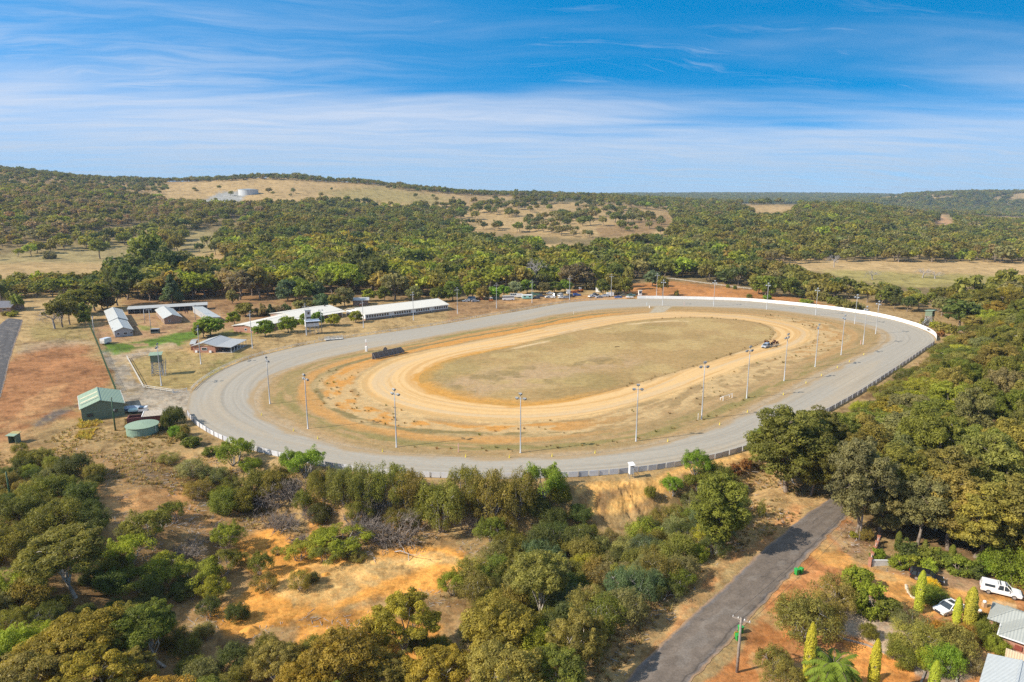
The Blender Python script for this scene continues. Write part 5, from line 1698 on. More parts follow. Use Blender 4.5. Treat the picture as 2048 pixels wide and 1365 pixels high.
# ================================================================== built things
WHITE = plain('white_paint', (0.80, 0.80, 0.78), 0.5, var=0.06)
OFFW = plain('weathered_white_paint', (0.62, 0.60, 0.55), 0.7, var=0.15)
STEEL = plain('galvanised_steel', (0.38, 0.40, 0.42), 0.45, 0.4, var=0.12)
POLEM = plain('pale_pole_paint', (0.40, 0.415, 0.43), 0.5, 0.15, var=0.10)
DARKM = plain('dark_metal', (0.06, 0.06, 0.065), 0.5, 0.3)
TYRE = plain('black_rubber', (0.025, 0.025, 0.025), 0.85)
TIMBER = plain('grey_weathered_timber', (0.26, 0.22, 0.185), 0.9, var=0.25, scale=2.0)
GREENP = plain('green_pole_paint', (0.045, 0.10, 0.05), 0.6, var=0.2)
LENS = glass_mat('lamp_glass', (0.30, 0.33, 0.36))
GLASS = glass_mat('window_glass', (0.035, 0.045, 0.055))
BRICKR = brick('red_brick', (0.34, 0.115, 0.055), (0.42, 0.16, 0.08))
BRICKB = brick('brown_brick', (0.25, 0.14, 0.085), (0.33, 0.19, 0.12))
MAROON = brick('maroon_block', (0.17, 0.055, 0.045), (0.21, 0.07, 0.055), (0.19, 0.08, 0.07))
ROOFC = ribbed('cream_roof_sheet', (0.66, 0.63, 0.55), 0, 0.5, 0.5, 0.0, 0.05, (0.45, 0.42, 0.36))
ROOFG = ribbed('grey_roof_sheet', (0.46, 0.46, 0.44), 0, 0.45, 0.45, 0.2, 0.08, (0.32, 0.30, 0.27))
ROOFZ = ribbed('light_zinc_roof', (0.52, 0.53, 0.50), 1, 0.4, 0.4, 0.2, 0.10, (0.33, 0.27, 0.21))
GREENR = ribbed('pale_green_sheet', (0.25, 0.335, 0.23), 0, 0.35, 0.5, 0.0, 0.06, (0.16, 0.22, 0.15))
GREENW = ribbed('green_wall_sheet', (0.16, 0.205, 0.135), 0, 0.35, 0.55, 0.0, 0.06, (0.11, 0.13, 0.09))
GREYW = ribbed('grey_wall_sheet', (0.40, 0.40, 0.40), 0, 0.3, 0.6, 0.0, 0.08)
WHITEW = ribbed('white_wall_sheet', (0.66, 0.67, 0.68), 0, 0.3, 0.6, 0.0, 0.06)
CONC = plain('pale_concrete', (0.45, 0.40, 0.33), 0.9, var=0.15)

def E(px, py, z):
    p = flat(px, py, z); return Vector((float(p[0]), float(p[1]), 0.0))
def top_z(P, py): return float(z_at(P.y, py))

def ordinal(i): return ['first', 'second', 'third', 'fourth', 'fifth', 'sixth', 'seventh', 'eighth', 'ninth', 'tenth', 'eleventh', 'twelfth', 'thirteenth', 'fourteenth'][i]

# ------------------------------------------------------------------ floodlight poles
def make_light():
    t = thing('light_pole', 'pole', 'light pole')
    m = MB(); m.lathe([(0.27, -0.3), (0.27, 0.2), (0.165, 0.25), (0.145, 5), (0.115, 10), (0.085, 13.4)], 10)
    m.build('pole', POLEM, t, True)
    m = MB(); m.bar((-1.05, 0, 13.0), (1.05, 0, 13.0), 0.10); m.bar((0, 0, 13.3), (0, 0, 14.0), 0.10); m.bar((0, -0.1, 13.0), (0, 0.55, 13.0), 0.08)
    m.build('crossarm', STEEL, t)
    for (x, y, z) in ((-0.95, -0.25, 13.0), (0.95, -0.25, 13.0), (0.0, 0.1, 14.15)):
        m = MB(); m.M = Matrix.Translation((x, y, z)) @ Matrix.Rotation(R(-52), 4, 'X')
        m.box((0, 0, 0), (0.74, 0.30, 0.62), taper=1.0); m.box((0, 0.22, 0), (0.36, 0.2, 0.36), taper=0.8)
        m.bar((-0.5, 0, -0.1), (0.5, 0, -0.1), 0.06)
        f = m.build('floodlight', plain('lamp_housing', (0.22, 0.235, 0.25), 0.6, 0.1), t)
        m2 = MB(); m2.M = m.M; m2.box((0, -0.165, 0), (0.64, 0.03, 0.52)); m2.build('lamp_glass', LENS, f)
    return t
INNER = [(540,809,712),(616,859,747),(793,896,776),(1041,907,785),(1272,884,767),(1403,840,722),(1493,798,691),(1568,763,666),(1630,735,647),(1682,711,629),
         (1726,690,612),(1751,669,602),(1709,649,589),(1631,631,576),(1533,620,566),(1427,613,561),(1325,612,560)]
OUTER = [(323,772,686),(402,729,651),(505,697,622),(613,671,607),(727,656,601),(827,641,584),(915,628,575),(993,617,566),(1064,606,560),(1139,600,553),(1222,594,549),(1313,592,547)]
proto = make_light(); KM = kid_map(proto); used = False
GI = 'floodlight poles inside the racetrack'; GO = 'floodlight poles outside the home straight'
for lst, grp in ((INNER, GI), (OUTER, GO)):
    for i, (px, py, ty) in enumerate(lst):
        P = G(px, py)
        face = math.atan2(P.y - CEN[1], P.x - CEN[0]) - R(90) + (R(180) if grp == GO else 0)
        if grp == GI and i < 12: lab = 'floodlight pole on the near inside edge of the racetrack, %s from the left' % ordinal(i)
        elif grp == GI: lab = 'floodlight pole on the far inside edge of the racetrack, %s from the right' % ordinal(i - 12)
        else: lab = 'floodlight pole on the grass outside the home straight, %s from the left' % ordinal(i)
        sc = (top_z(P, ty) - P.z) / 14.5
        if not used:
            proto.location = P; proto.rotation_euler = (0, 0, face); proto['label'] = lab; proto['group'] = grp; o = proto; used = True
        else: o = dup(proto, P, face, lab, grp, kids=KM)
        o.scale = (1, 1, sc)
# thin yard lights among the stables
def make_yard():
    t = thing('yard_light', 'slim yard light', 'light pole', group='yard lights among the stables')
    m = MB(); m.lathe([(0.16, -0.3), (0.13, 4), (0.10, 8.6)], 8); m.build('pole', POLEM, t, True)
    m = MB(); m.bar((-0.8, 0, 8.5), (0.8, 0, 8.5), 0.08); m.build('crossarm', STEEL, t)
    for x in (-0.75, 0.75):
        m = MB(); m.box((x, -0.15, 8.45), (0.55, 0.5, 0.35), taper=0.8); m.build('floodlight', STEEL, t)
    return t
yp = make_yard(); KY = kid_map(yp)
for i, (px, py, ty, lab) in enumerate([(290,647,617,'slim pole light in front of the long stall shed'),(302,659,619,'slim pole light between the two stables'),
        (391,641,611,'slim pole light in the bare stable yard by the open stall row'),(189,672,634,'slim pole light at the top of the wire fence'),
        (404,645,629,'short pole light at the right side of the stable yard'),(644,666,620,'double headed pole light right of the white judges tower')]):
    P = G(px, py); o = yp if i == 0 else dup(yp, P, 0, lab, kids=KY)
    o.location = P; o['label'] = lab; o.scale = (1, 1, max(0.4, (top_z(P, ty) - P.z) / 8.6)); o.rotation_euler.z = i * 0.7

# ------------------------------------------------------------------ power poles and wire
def power_pole(px, py, ty, lab, mat, arm=True, rz=0.0, cat='power pole'):
    P = G(px, py); h = top_z(P, ty) - P.z
    t = thing('power_pole', lab, cat, P, rz)
    m = MB(); m.lathe([(0.20, -0.5), (0.18, h * 0.5), (0.13, h)], 9); m.build('pole', mat, t, True)
    if arm:
        m = MB(); m.bar((-1.15, 0.12, h - 0.35), (1.15, 0.12, h - 0.35), 0.13); m.bar((-0.6, 0.1, h - 0.38), (0, 0.1, h - 0.95), 0.05); m.bar((0.6, 0.1, h - 0.38), (0, 0.1, h - 0.95), 0.05)
        m.build('crossarm', TIMBER, t)
        for x in (-1.05, -0.4, 0.4, 1.05):
            m = MB(); m.lathe([(0.05, h - 0.28), (0.07, h - 0.2), (0.04, h - 0.08)], 7, (x, 0.12, 0)); m.build('insulator', WHITE, t)
    return t, P, h
pA = power_pole(1474, 1345, 1236, 'grey timber power pole with crossarm beside the green bins in the foreground', TIMBER, True, R(-35))
pB = power_pole(1719, 1080, 997, 'leaning grey power pole with crossarm under the trees past the driveway', TIMBER, True, R(-30))
pC = power_pole(231, 862, 795, 'dark green pole standing in front of the green shed', GREENP, False)
m = MB(); m.bar((-0.5, 0, pC[2] - 0.4), (0.5, 0, pC[2] - 0.4), 0.1); m.box((0.2, 0.05, pC[2] * 0.62), (0.35, 0.3, 0.5)); m.build('pole_fittings', STEEL, pC[0])
pD = power_pole(22, 1006, 944, 'plain green stump of a pole at the left edge of the bush', GREENP, False, cat='pole')
def wire(name, a, b, sag, lab):
    m = MB(); pts = [Vector(a).lerp(Vector(b), i / 14) - Vector((0, 0, sag * 4 * (i / 14) * (1 - i / 14))) for i in range(15)]
    m.tube(pts, 0.02, 4); o = m.build(name, DARKM); tag(o, lab, 'wire')
wire('power_line', pA[1] + Vector((-0.9, 0.6, pA[2] - 0.1)), pB[1] + Vector((-0.9, 0.6, pB[2] - 0.1)), 0.9, 'thin wire strung between the two roadside power poles, outer line over the road')
wire('power_line', pA[1] + Vector((0.9, -0.6, pA[2] - 0.1)), pB[1] + Vector((0.9, -0.6, pB[2] - 0.1)), 0.9, 'thin wire strung between the two roadside power poles, inner line over the verge')

# ------------------------------------------------------------------ fences round the track
def run_xy(th0, th1, off, step):
    """points along the outer track edge from angle th0 to th1 (increasing), off metres outside"""
    if th1 < th0: th1 += 2 * math.pi
    th = np.linspace(th0, th1, 1600)
    xy = curve_xy(r_of(R_OUT, th % (2 * math.pi)), th)
    tg = np.gradient(xy, axis=0); nn = np.c_[tg[:, 1], -tg[:, 0]]; nn /= np.linalg.norm(nn, axis=1)[:, None]
    out = (xy - CEN); s = np.sign((nn * out).sum(1).mean())
    xy = xy + nn * s * off
    d = np.r_[0, np.cumsum(np.hypot(*np.diff(xy, axis=0).T))]
    n = max(2, int(d[-1] / step) + 1); q = np.linspace(0, d[-1], n)
    return np.c_[np.interp(q, d, xy[:, 0]), np.interp(q, d, xy[:, 1])]
def ccw(pxa, pxb):
    return thpx(*pxa), thpx(*pxb)
# panel fence: near side, from the gate at the west round to the south-east bend
def panel_fence(name, label, a, b, h, off, step, mats, gap=0.10, posts=True, flip=False, lean=0.0):
    pts = run_xy(a, b, off, step)
    c = pts.mean(0); t = thing(name, label, 'fence', (c[0], c[1], 0))
    m = MB()
    rr = random.Random(5)
    for i in range(len(pts) - 1):
        p, q = Vector((*(pts[i] - c), 0)), Vector((*(pts[i + 1] - c), 0))
        d = (q - p); L = d.length; d.normalize()
        p2 = p + d * gap * 0.5; q2 = q - d * gap * 0.5
        z0 = hz(*pts[i]) * 0 + 0.05 + rr.uniform(-0.02, 0.03); hh = h + rr.uniform(-0.05, 0.05)
        n_ = Vector((-d.y, d.x, 0)) * 0.03
        m.mat(rr.randrange(len(mats)))
        m.add([p2 - n_ + Vector((0, 0, z0)), q2 - n_ + Vector((0, 0, z0)), q2 + n_ + Vector((0, 0, z0)), p2 + n_ + Vector((0, 0, z0)),
               p2 - n_ + Vector((0, 0, z0 + hh)), q2 - n_ + Vector((0, 0, z0 + hh)), q2 + n_ + Vector((0, 0, z0 + hh)), p2 + n_ + Vector((0, 0, z0 + hh))],
              [(3, 2, 1, 0), (4, 5, 6, 7), (0, 1, 5, 4), (1, 2, 6, 5), (2, 3, 7, 6), (3, 0, 4, 7)])
    m.build('panelling', mats, t)
    if posts:
        vis = list(range(len(pts)))
        k = max(1, math.ceil(len(vis) / 95))
        for i in vis[::k]:
            m = MB(); p = pts[i] - c; out = (pts[i] - CEN); out = out / np.linalg.norm(out)
            m.box((p[0] + out[0] * 0.09, p[1] + out[1] * 0.09, h * 0.5 - 0.1), (0.13, 0.13, h + 0.3)); m.build('post', TIMBER if mats[0] is not WHITE else OFFW, t)
    return t
PANELA = plain('pale_fence_panel', (0.60, 0.61, 0.65), 0.5, var=0.06)
PANELB = plain('grey_fence_panel', (0.43, 0.45, 0.50), 0.55, var=0.08)
thS0, thS1 = thpx(373, 830), thpx(1871, 687)
panel_fence('panel_fence', 'low fence of pale flat panels and posts around the near outside of the racetrack', thS0, thS1, 1.25, 0.45, 2.3, [PANELA, PANELA, PANELB], 0.26)
thN0, thN1 = thpx(1874, 682), thpx(1275, 598)
wf = panel_fence('boundary_wall', 'long bright white board wall round the far right bend of the racetrack', thN0, thN1, 1.75, 0.5, 5.0, [WHITE], 0.0, False)
# lettering strokes on the wall's inner face at the bend (dark painted letters, part of the wall)
def wall_mark(px, py):
    P = flat(px, py, 0.8); th, _ = track_polar(P[0], P[1])
    pts = run_xy(float(th[0]) - 0.045, float(th[0]) + 0.045, 0.38, 0.2)
    return pts
mk = wall_mark(1858, 661.5); cwl = Vector(wf.location)
m = MB()
txt_pts = mk
def stroke_line(a2, b2):
    m.bar(a2, b2, 0.06, 0.17)
L0 = Vector((*txt_pts[0], 0)) - Vector((cwl.x, cwl.y, 0)); L1 = Vector((*txt_pts[-1], 0)) - Vector((cwl.x, cwl.y, 0))
seglen = (L1 - L0).length
_ws = np.r_[0, np.cumsum(np.hypot(*np.diff(txt_pts[::-1], axis=0).T))]; seglen = float(_ws[-1])
def at_wall(u, z):
    q = txt_pts[::-1]
    return (float(np.interp(u, _ws, q[:, 0])) - cwl.x, float(np.interp(u, _ws, q[:, 1])) - cwl.y, z)
GLY = {'N': [((0,0),(0,1)),((0,1),(1,0)),((1,0),(1,1))], 'F': [((0,0),(0,1)),((0,1),(.9,1)),((0,.55),(.7,.55))], 'M': [((0,0),(0,1)),((0,1),(.5,.4)),((.5,.4),(1,1)),((1,1),(1,0))], 'V': [((0,1),(.5,0)),((.5,0),(1,1))], 'T': [((0,1),(1,1)),((.5,1),(.5,0))], 'R': [((0,0),(0,1)),((0,1),(.8,1)),((.8,1),(.8,.5)),((.8,.5),(0,.5)),((.3,.5),(1,0))]}
u0 = max(0.2, seglen * 0.5 - 2.4)
for ch in 'MNT F':
    for (a_, b_) in GLY.get(ch, []):
        stroke_line(at_wall(u0 + a_[0] * 0.75, 0.55 + a_[1] * 0.85), at_wall(u0 + b_[0] * 0.75, 0.55 + b_[1] * 0.85))
    u0 += 1.05
m.build('painted_letters', DARKM, wf)

# running rail of the home straight
def rail_fence(name, label, pts, h=1.05, mat=OFFW, rails=(1.0,), pw=0.12, rw=0.10, z=None):
    pts = [np.asarray(p, float)[:2] for p in pts]
    c = np.mean(pts, axis=0); t = thing(name, label, 'fence', (c[0], c[1], 0))
    zs = [hz(*p) if z is None else z for p in pts]
    m = MB()
    for k in rails:
        for i in range(len(pts) - 1):
            a = pts[i] - c; b = pts[i + 1] - c
            m.bar((a[0], a[1], zs[i] + h * k), (b[0], b[1], zs[i + 1] + h * k), rw, rw)
    m.build('rail', mat, t)
    k = max(1, math.ceil(len(pts) / 98))
    for i in range(0, len(pts), k):
        m = MB(); a = pts[i] - c; m.box((a[0], a[1], zs[i] + h * 0.5 - 0.1), (pw, pw, h + 0.2)); m.build('post', mat, t)
    return t
rail_fence('running_rail', 'long weathered white running rail along the outside of the home straight', run_xy(thpx(1250, 597.5), thpx(383, 782), 0.5, 3.6), 1.05, OFFW, (1.0, 0.55))
def line_pts(pxs, step):
    P = [np.array(G(*p)[:2]) for p in pxs]; out = [P[0]]
    for a, b in zip(P[:-1], P[1:]):
        n = max(1, int(round(np.linalg.norm(b - a) / step)))
        out += [a + (b - a) * (i + 1) / n for i in range(n)]
    return out
rail_fence('rail_fence', 'weathered white rail fence around the lawn of the green lookout tower', line_pts([(302,709),(254,717),(287,777),(345,786)], 2.4), 1.1, OFFW, (1.0, 0.5))
def gate(label, a, b, mat=WHITE):
    A, B = G(*a), G(*b); d = B - A; L = d.length
    t = thing('gate', label, 'gate', A, math.atan2(d.y, d.x))
    m = MB()
    for z in (0.25, 0.6, 1.1): m.bar((0.1, 0, z), (L - 0.1, 0, z), 0.07)
    m.bar((0.1, 0, 0.25), (L - 0.1, 0, 1.1), 0.06); m.build('gate_frame', mat, t)
    for x in (0, L):
        m = MB(); m.box((x, 0, 0.6), (0.16, 0.16, 1.5)); m.build('post', mat, t)
gate('white barred gate across the gravel entrance to the racetrack', (347,787), (374,784))
gate('white barred gate left of the finish line rail stand', (638,681), (658,679), OFFW)
rail_fence('rail_fence', 'white rail beside the far road behind the red dirt yard', line_pts([(1300,558),(1342,559),(1400,567),(1455,574),(1510,581)], 4.5), 1.0, OFFW, (1.0, 0.6), 0.16, 0.10)
rail_fence('rail_fence', 'white rail fence on the sandy clearing beyond the right bend', line_pts([(1903,664),(1930,665),(1956,666)], 2.2), 1.0, WHITE, (1.0, 0.5))
rail_fence('rail_fence', 'white rail fence among the trees above the right bend', line_pts([(1932,631),(1966,632)], 2.2), 1.0, WHITE, (1.0, 0.5))
# rail stand by the finish (small white platform of rails)
P = G(668, 680)
t = thing('rail_stand', 'small cream platform with hand rails on the home straight rail', 'stand', P, R(28))
m = MB(); m.box((0, 0, 0.35), (7.5, 2.0, 0.22)); m.build('platform', OFFW, t)
for x in (-3.7, -1.8, 0, 1.8, 3.7):
    for y in (-0.95, 0.95):
        m = MB(); m.box((x, y, 0.8), (0.13, 0.13, 1.6)); m.build('post', OFFW, t)
m = MB()
for y in (-0.95, 0.95):
    for z in (1.0, 1.5): m.bar((-3.7, y, z), (3.7, y, z), 0.10)
m.build('hand_rail', OFFW, t)
# tall wire fence on the left
def wire_fence():
    pts = line_pts([(180,655),(197,695),(212,735),(233,787)], 3.0)
    c = np.mean(pts, axis=0); t = thing('wire_fence', 'tall green wire mesh fence running down to the green shed', 'fence', (c[0], c[1], 0))
    m = MB()
    for i in range(len(pts) - 1):
        a = Vector((*(pts[i] - c), 0)); b = Vector((*(pts[i + 1] - c), 0)); z = Vector((0, 0, 1))
        for k in range(10): m.bar(a + z * (0.1 + 0.23 * k), b + z * (0.1 + 0.23 * k), 0.03)
        for k in range(8): 
            p = a.lerp(b, (k + 0.5) / 8); m.bar(p + z * 0.1, p + z * 2.2, 0.03)
    m.build('mesh', GREENP, t)
    for p in pts:
        m = MB(); m.box((p[0] - c[0], p[1] - c[1], 1.1), (0.11, 0.11, 2.4)); m.build('post', GREENP, t)
wire_fence()

# ------------------------------------------------------------------ buildings
def frame_of(A, B):
    A = Vector((A[0], A[1], 0)); B = Vector((B[0], B[1], 0))
    d = B - A
    return A, d.length, math.atan2(d.y, d.x)
def window(t, side, u, z, w, h, W, D, frame=WHITE, pane=GLASS, name='window'):
    """side: f(ront) y=0, l(eft) x=0, r(ight) x=W, b(ack) y=D"""
    if side == 'f': T = Matrix.Translation((u, -0.03, z))
    elif side == 'b': T = Matrix.Translation((u, D + 0.03, z)) @ Matrix.Rotation(math.pi, 4, 'Z')
    elif side == 'l': T = Matrix.Translation((-0.03, u, z)) @ Matrix.Rotation(-math.pi / 2, 4, 'Z')
    else: T = Matrix.Translation((W + 0.03, u, z)) @ Matrix.Rotation(math.pi / 2, 4, 'Z')
    m = MB(); m.M = T; f = 0.09
    m.box((0, 0, h / 2 - f / 2), (w, 0.10, f)); m.box((0, 0, -h / 2 + f / 2), (w, 0.10, f))
    m.box((-w / 2 + f / 2, 0, 0), (f, 0.096, h - 2 * f)); m.box((w / 2 - f / 2, 0, 0), (f, 0.096, h - 2 * f))
    o = m.build(name, frame, t)
    m = MB(); m.M = T; m.box((0, 0.0, 0), (w - 2 * f, 0.05, h - 2 * f)); m.build('pane', pane, o)
    return o
def gabled(name, label, cat, A, B, depth, eave, ridge, axis, wallm, roofm, over=0.4, group=None, skip_front=False, gable_mat=None, ridge_at=0.5):
    O, W, rz = frame_of(A, B)
    t = thing(name, label, cat, (O.x, O.y, hz(O.x, O.y)), rz, group)
    D = depth
    m = MB(); th = 0.16
    if axis == 'y':       # gable faces the front
        rx = W * ridge_at
        poly = [(0, -0.4), (W, -0.4), (W, eave), (rx, ridge - 0.02), (0, eave)]
        if skip_front:
            m.prism([(0, -0.4), (0.15, -0.4), (0.15, eave), (0, eave)], 0, D, 'y'); m.prism([(W - 0.15, -0.4), (W, -0.4), (W, eave), (W - 0.15, eave)], 0, D, 'y'); m.prism(poly, D - 0.15, D, 'y')
        else: m.prism(poly, 0, D, 'y')
        s1 = (ridge - eave) / rx; s2 = (ridge - eave) / (W - rx)
        r_ = MB()
        r_.slab([(-over, -over, eave - over * s1 + th), (rx, -over, ridge + th), (rx, D + over, ridge + th), (-over, D + over, eave - over * s1 + th)], th)
        r_.slab([(rx, -over, ridge + th), (W + over, -over, eave - over * s2 + th), (W + over, D + over, eave - over * s2 + th), (rx, D + over, ridge + th)], th)
        r_.bar((rx, -over, ridge + th + 0.02), (rx, D + over, ridge + th + 0.02), 0.3, 0.08)
    else:                 # ridge parallel to the front
        ry = D * ridge_at
        poly = [(0, -0.4), (D, -0.4), (D, eave), (ry, ridge - 0.02), (0, eave)]
        if skip_front:
            m.prism([(D - 0.15, -0.4), (D, -0.4), (D, eave), (D - 0.15, eave)], 0, W, 'x')
            m.prism(poly, 0, 0.15, 'x'); m.prism(poly, W - 0.15, W, 'x')
        else: m.prism(poly, 0, W, 'x')
        s1 = (ridge - eave) / ry; s2 = (ridge - eave) / (D - ry)
        r_ = MB()
        r_.slab([(-over, -over, eave - over * s1 + th), (W + over, -over, eave - over * s1 + th), (W + over, ry, ridge + th), (-over, ry, ridge + th)], th)
        r_.slab([(-over, ry, ridge + th), (W + over, ry, ridge + th), (W + over, D + over, eave - over * s2 + th), (-over, D + over, eave - over * s2 + th)], th)
        r_.bar((-over, ry, ridge + th + 0.02), (W + over, ry, ridge + th + 0.02), 0.3, 0.08)
    m.build('wall', wallm, t)
    roof = r_.build('roof', roofm, t)
    g = MB()
    if axis == 'y':
        for x_, s_ in ((-over, s1), (W + over, s2)): g.bar((x_ + (-0.07 if x_ < 0 else 0.07), -over, eave - over * s_ + 0.06), (x_ + (-0.07 if x_ < 0 else 0.07), D + over, eave - over * s_ + 0.06), 0.13)
    else: g.bar((-over, -over - 0.07, eave - over * s1 + 0.06), (W + over, -over - 0.07, eave - over * s1 + 0.06), 0.13)
    g.build('gutter', OFFW, t)
    if cat == 'stable':
        for k in range(max(2, int(D / 6))):
            for x_ in (-0.04, W + 0.04):
                d_ = MB(); d_.box((x_, 2.5 + k * (D - 4) / max(1, int(D / 6) - 0.5), 1.05), (0.06, 1.3, 2.1)); d_.build('door', TIMBER, t)
    return t, W, D, roof
def add_box_part(t, name, c, d, mat): m = MB(); m.box(c, d); return m.build(name, mat, t)

# green shed
A = E(165, 844, 0); B = E(250, 831, 0)
t, W, D, rf = gabled('machinery_shed', 'pale green sheet metal shed with gabled roof beside the gravel drive', 'shed', A, B, 15.0, 3.5, 5.2, 'y', GREENW, GREENR, 0.25, ridge_at=0.46)
CREAM = plain('cream_skylight', (0.55, 0.50, 0.33), 0.4)
for y0 in (9.6, 5.0):
    m = MB(); s1 = (5.2 - 3.5) / (W * 0.46); m.slab([(0.1, y0, 3.5 + 0.1 * s1 + 0.19), (W * 0.44, y0, 3.5 + W * 0.44 * s1 + 0.19), (W * 0.44, y0 + 1.1, 3.5 + W * 0.44 * s1 + 0.19), (0.1, y0 + 1.1, 3.5 + 0.1 * s1 + 0.19)], 0.02); m.build('skylight', CREAM, rf)
m = MB()
for i in range(9):
    x0 = W * 0.05 * (i + 0.2); 
    m.slab([(x0, 3.2, 3.5 + x0 * s1 + 0.20), (x0 + W * 0.042, 3.2, 3.5 + (x0 + W * 0.042) * s1 + 0.20), (x0 + W * 0.042, 3.6, 3.5 + (x0 + W * 0.042) * s1 + 0.20), (x0, 3.6, 3.5 + x0 * s1 + 0.20)], 0.02)
m.build('roof_gap', DARKM, rf)
window(t, 'f', 1.9, 1.5, 1.6, 1.0, W, D, GREENP); window(t, 'f', 8.0, 1.7, 1.1, 1.0, W, D, GREENP)
m = MB(); m.box((W / 2, -0.04, 2.3), (W, 0.05, 0.12)); m.build('wall_band', GREENR, t)
# tank
P = G(286, 866)
t = thing('water_tank', 'round green metal water tank with a flat ribbed lid beside the maroon wall', 'water tank', P)
m = MB(); m.lathe([(3.75, -0.3), (3.75, 2.25)], 40); m.build('tank_wall', ribbed('green_tank_sheet', (0.22, 0.33, 0.25), 2, 0.35, 0.55, 0, 0.08, (0.30, 0.30, 0.2)), t)
m = MB(); m.lathe([(3.95, 2.2), (3.95, 2.3), (2.0, 2.55), (0.1, 2.75)], 40); m.build('lid', GREENR, t)
m = MB(); m.tube([(3.7, -0.9, 0), (3.85, -0.9, 1.2), (3.85, -0.9, 2.2)], 0.07, 6); m.build('pipe', OFFW, t)
# maroon enclosure
A = E(254.5, 852, 0); B = E(327, 845, 0); O, W, rz = frame_of(A, B)
t = thing('block_enclosure', 'maroon block wall enclosure with a pale sheet roof over one half', 'outbuilding', O, rz)
D = 3.6
m = MB(); m.box((W / 2, 0.1, 0.9), (W, 0.2, 2.2)); m.box((W / 2, D - 0.1, 0.8), (W, 0.2, 2.0)); m.box((0.1, D / 2, 0.88), (0.2, D - 0.4, 2.15)); m.box((W - 0.1, D / 2, 0.88), (0.2, D - 0.4, 2.15)); m.build('wall', MAROON, t)
m = MB(); m.slab([(W * 0.42, -0.3, 2.15), (W + 0.2, -0.3, 2.15), (W + 0.2, D + 0.3, 2.5), (W * 0.42, D + 0.3, 2.5)], 0.1); m.build('roof', ribbed('tan_roof_sheet', (0.45, 0.38, 0.29), 0, 0.35), t)
m = MB(); m.bar((W * 0.42, -0.3, 2.2), (W * 0.42, D + 0.3, 2.55), 0.18, 0.06); m.bar((W + 0.2, -0.3, 2.2), (W + 0.2, D + 0.3, 2.55), 0.18, 0.06); m.build('roof_edge', WHITE, t)
# boats / trailers beside the shed
P = G(262, 824)
t = thing('covered_boat', 'boat under a pale blue grey cover parked beside the green shed', 'boat', P, R(25))
m = MB(); m.prism([(-2.2, 0.6), (2.4, 0.6), (2.8, 1.25), (-2.3, 1.2)], -0.9, 0.9, 'y'); m.build('hull', plain('boat_blue', (0.12, 0.16, 0.25)), t)
m = MB(); m.add([(-2.3, -0.95, 1.2), (2.6, -0.95, 1.2), (2.9, 0, 1.25), (2.6, 0.95, 1.2), (-2.3, 0.95, 1.2), (-1.2, 0, 1.9), (1.2, 0, 1.75)], [(0, 1, 6, 5), (1, 2, 6), (2, 3, 6), (3, 4, 5, 6), (4, 0, 5)]); m.build('cover', plain('tarp', (0.36, 0.42, 0.50)), t)
for y in (-0.8, 0.8):
    m = MB(); m.M = Matrix.Translation((-0.4, y, 0.32)) @ Matrix.Rotation(R(90), 4, 'X'); m.lathe([(0.32, -0.1), (0.32, 0.1)], 12); m.build('wheel', TYRE, t)
# bus shelter
P = G(29, 886)
t = thing('bus_shelter', 'little green roadside shelter hut with a sloping two tone roof', 'shelter', P, R(-8))
m = MB(); m.box((0, 0.9, 1.0), (2.0, 0.1, 2.3)); m.box((-0.95, 0.1, 1.0), (0.1, 1.5, 2.3)); m.box((0.95, 0.1, 1.0), (0.1, 1.5, 2.3)); m.build('wall', GREENW, t)
m = MB(); m.slab([(-1.25, -1.1, 2.15), (1.25, -1.1, 2.15), (1.25, 0.1, 2.35), (-1.25, 0.1, 2.35)], 0.1); m.build('roof', GREENR, t)
m = MB(); m.slab([(-1.25, 0.1, 2.35), (1.25, 0.1, 2.35), (1.25, 1.3, 2.55), (-1.25, 1.3, 2.55)], 0.1); m.build('roof', plain('rusty_sheet', (0.34, 0.28, 0.12), 0.8, var=0.3), t)

# stables
Z1 = 2.7
A = E(229, 663, Z1); B = E(265.5, 660, Z1)
def stable(name, label, fl, fr, bl, eave, ridge, wallm, roofm, wins=(), over=0.35):
    a = E(*fl, eave); b = E(*fr, eave); c = E(*bl, eave)
    D = (c - a).length
    W = (b - a).length
    dirv = (c - a).normalized(); ux = Vector((dirv.y, -dirv.x, 0))
    b2 = a + ux * W * 0.97
    t, W, D, rf = gabled(name, label, 'stable', a, b2, D, eave, ridge, 'y', wallm, roofm, over)
    for (s, u, z, w, h) in wins: window(t, s, u, z, w, h, W, D)
    return t, W, D
stable('stable', 'long grey stable in two stepped sections, front section with white windows', (229,663), (265.5,660), (218.7,643.7), 2.7, 4.0, GREYW, ROOFZ, [('f',1.3,1.4,1.1,1.0),('f',4.0,1.4,1.6,1.0),('f',6.2,1.4,1.0,1.0)])
stable('stable', 'grey stable section behind the windowed one, at the top of the fence', (219.3,643), (252,638.5), (210,622), 3.0, 4.4, GREYW, ROOFZ)
stable('stable', 'brown brick stable with pale roof in the middle of the yard', (328,637.5), (361.5,637), (311.5,620), 2.8, 4.3, BRICKB, ROOFZ, [('f',2.2,1.4,0.9,0.9)])
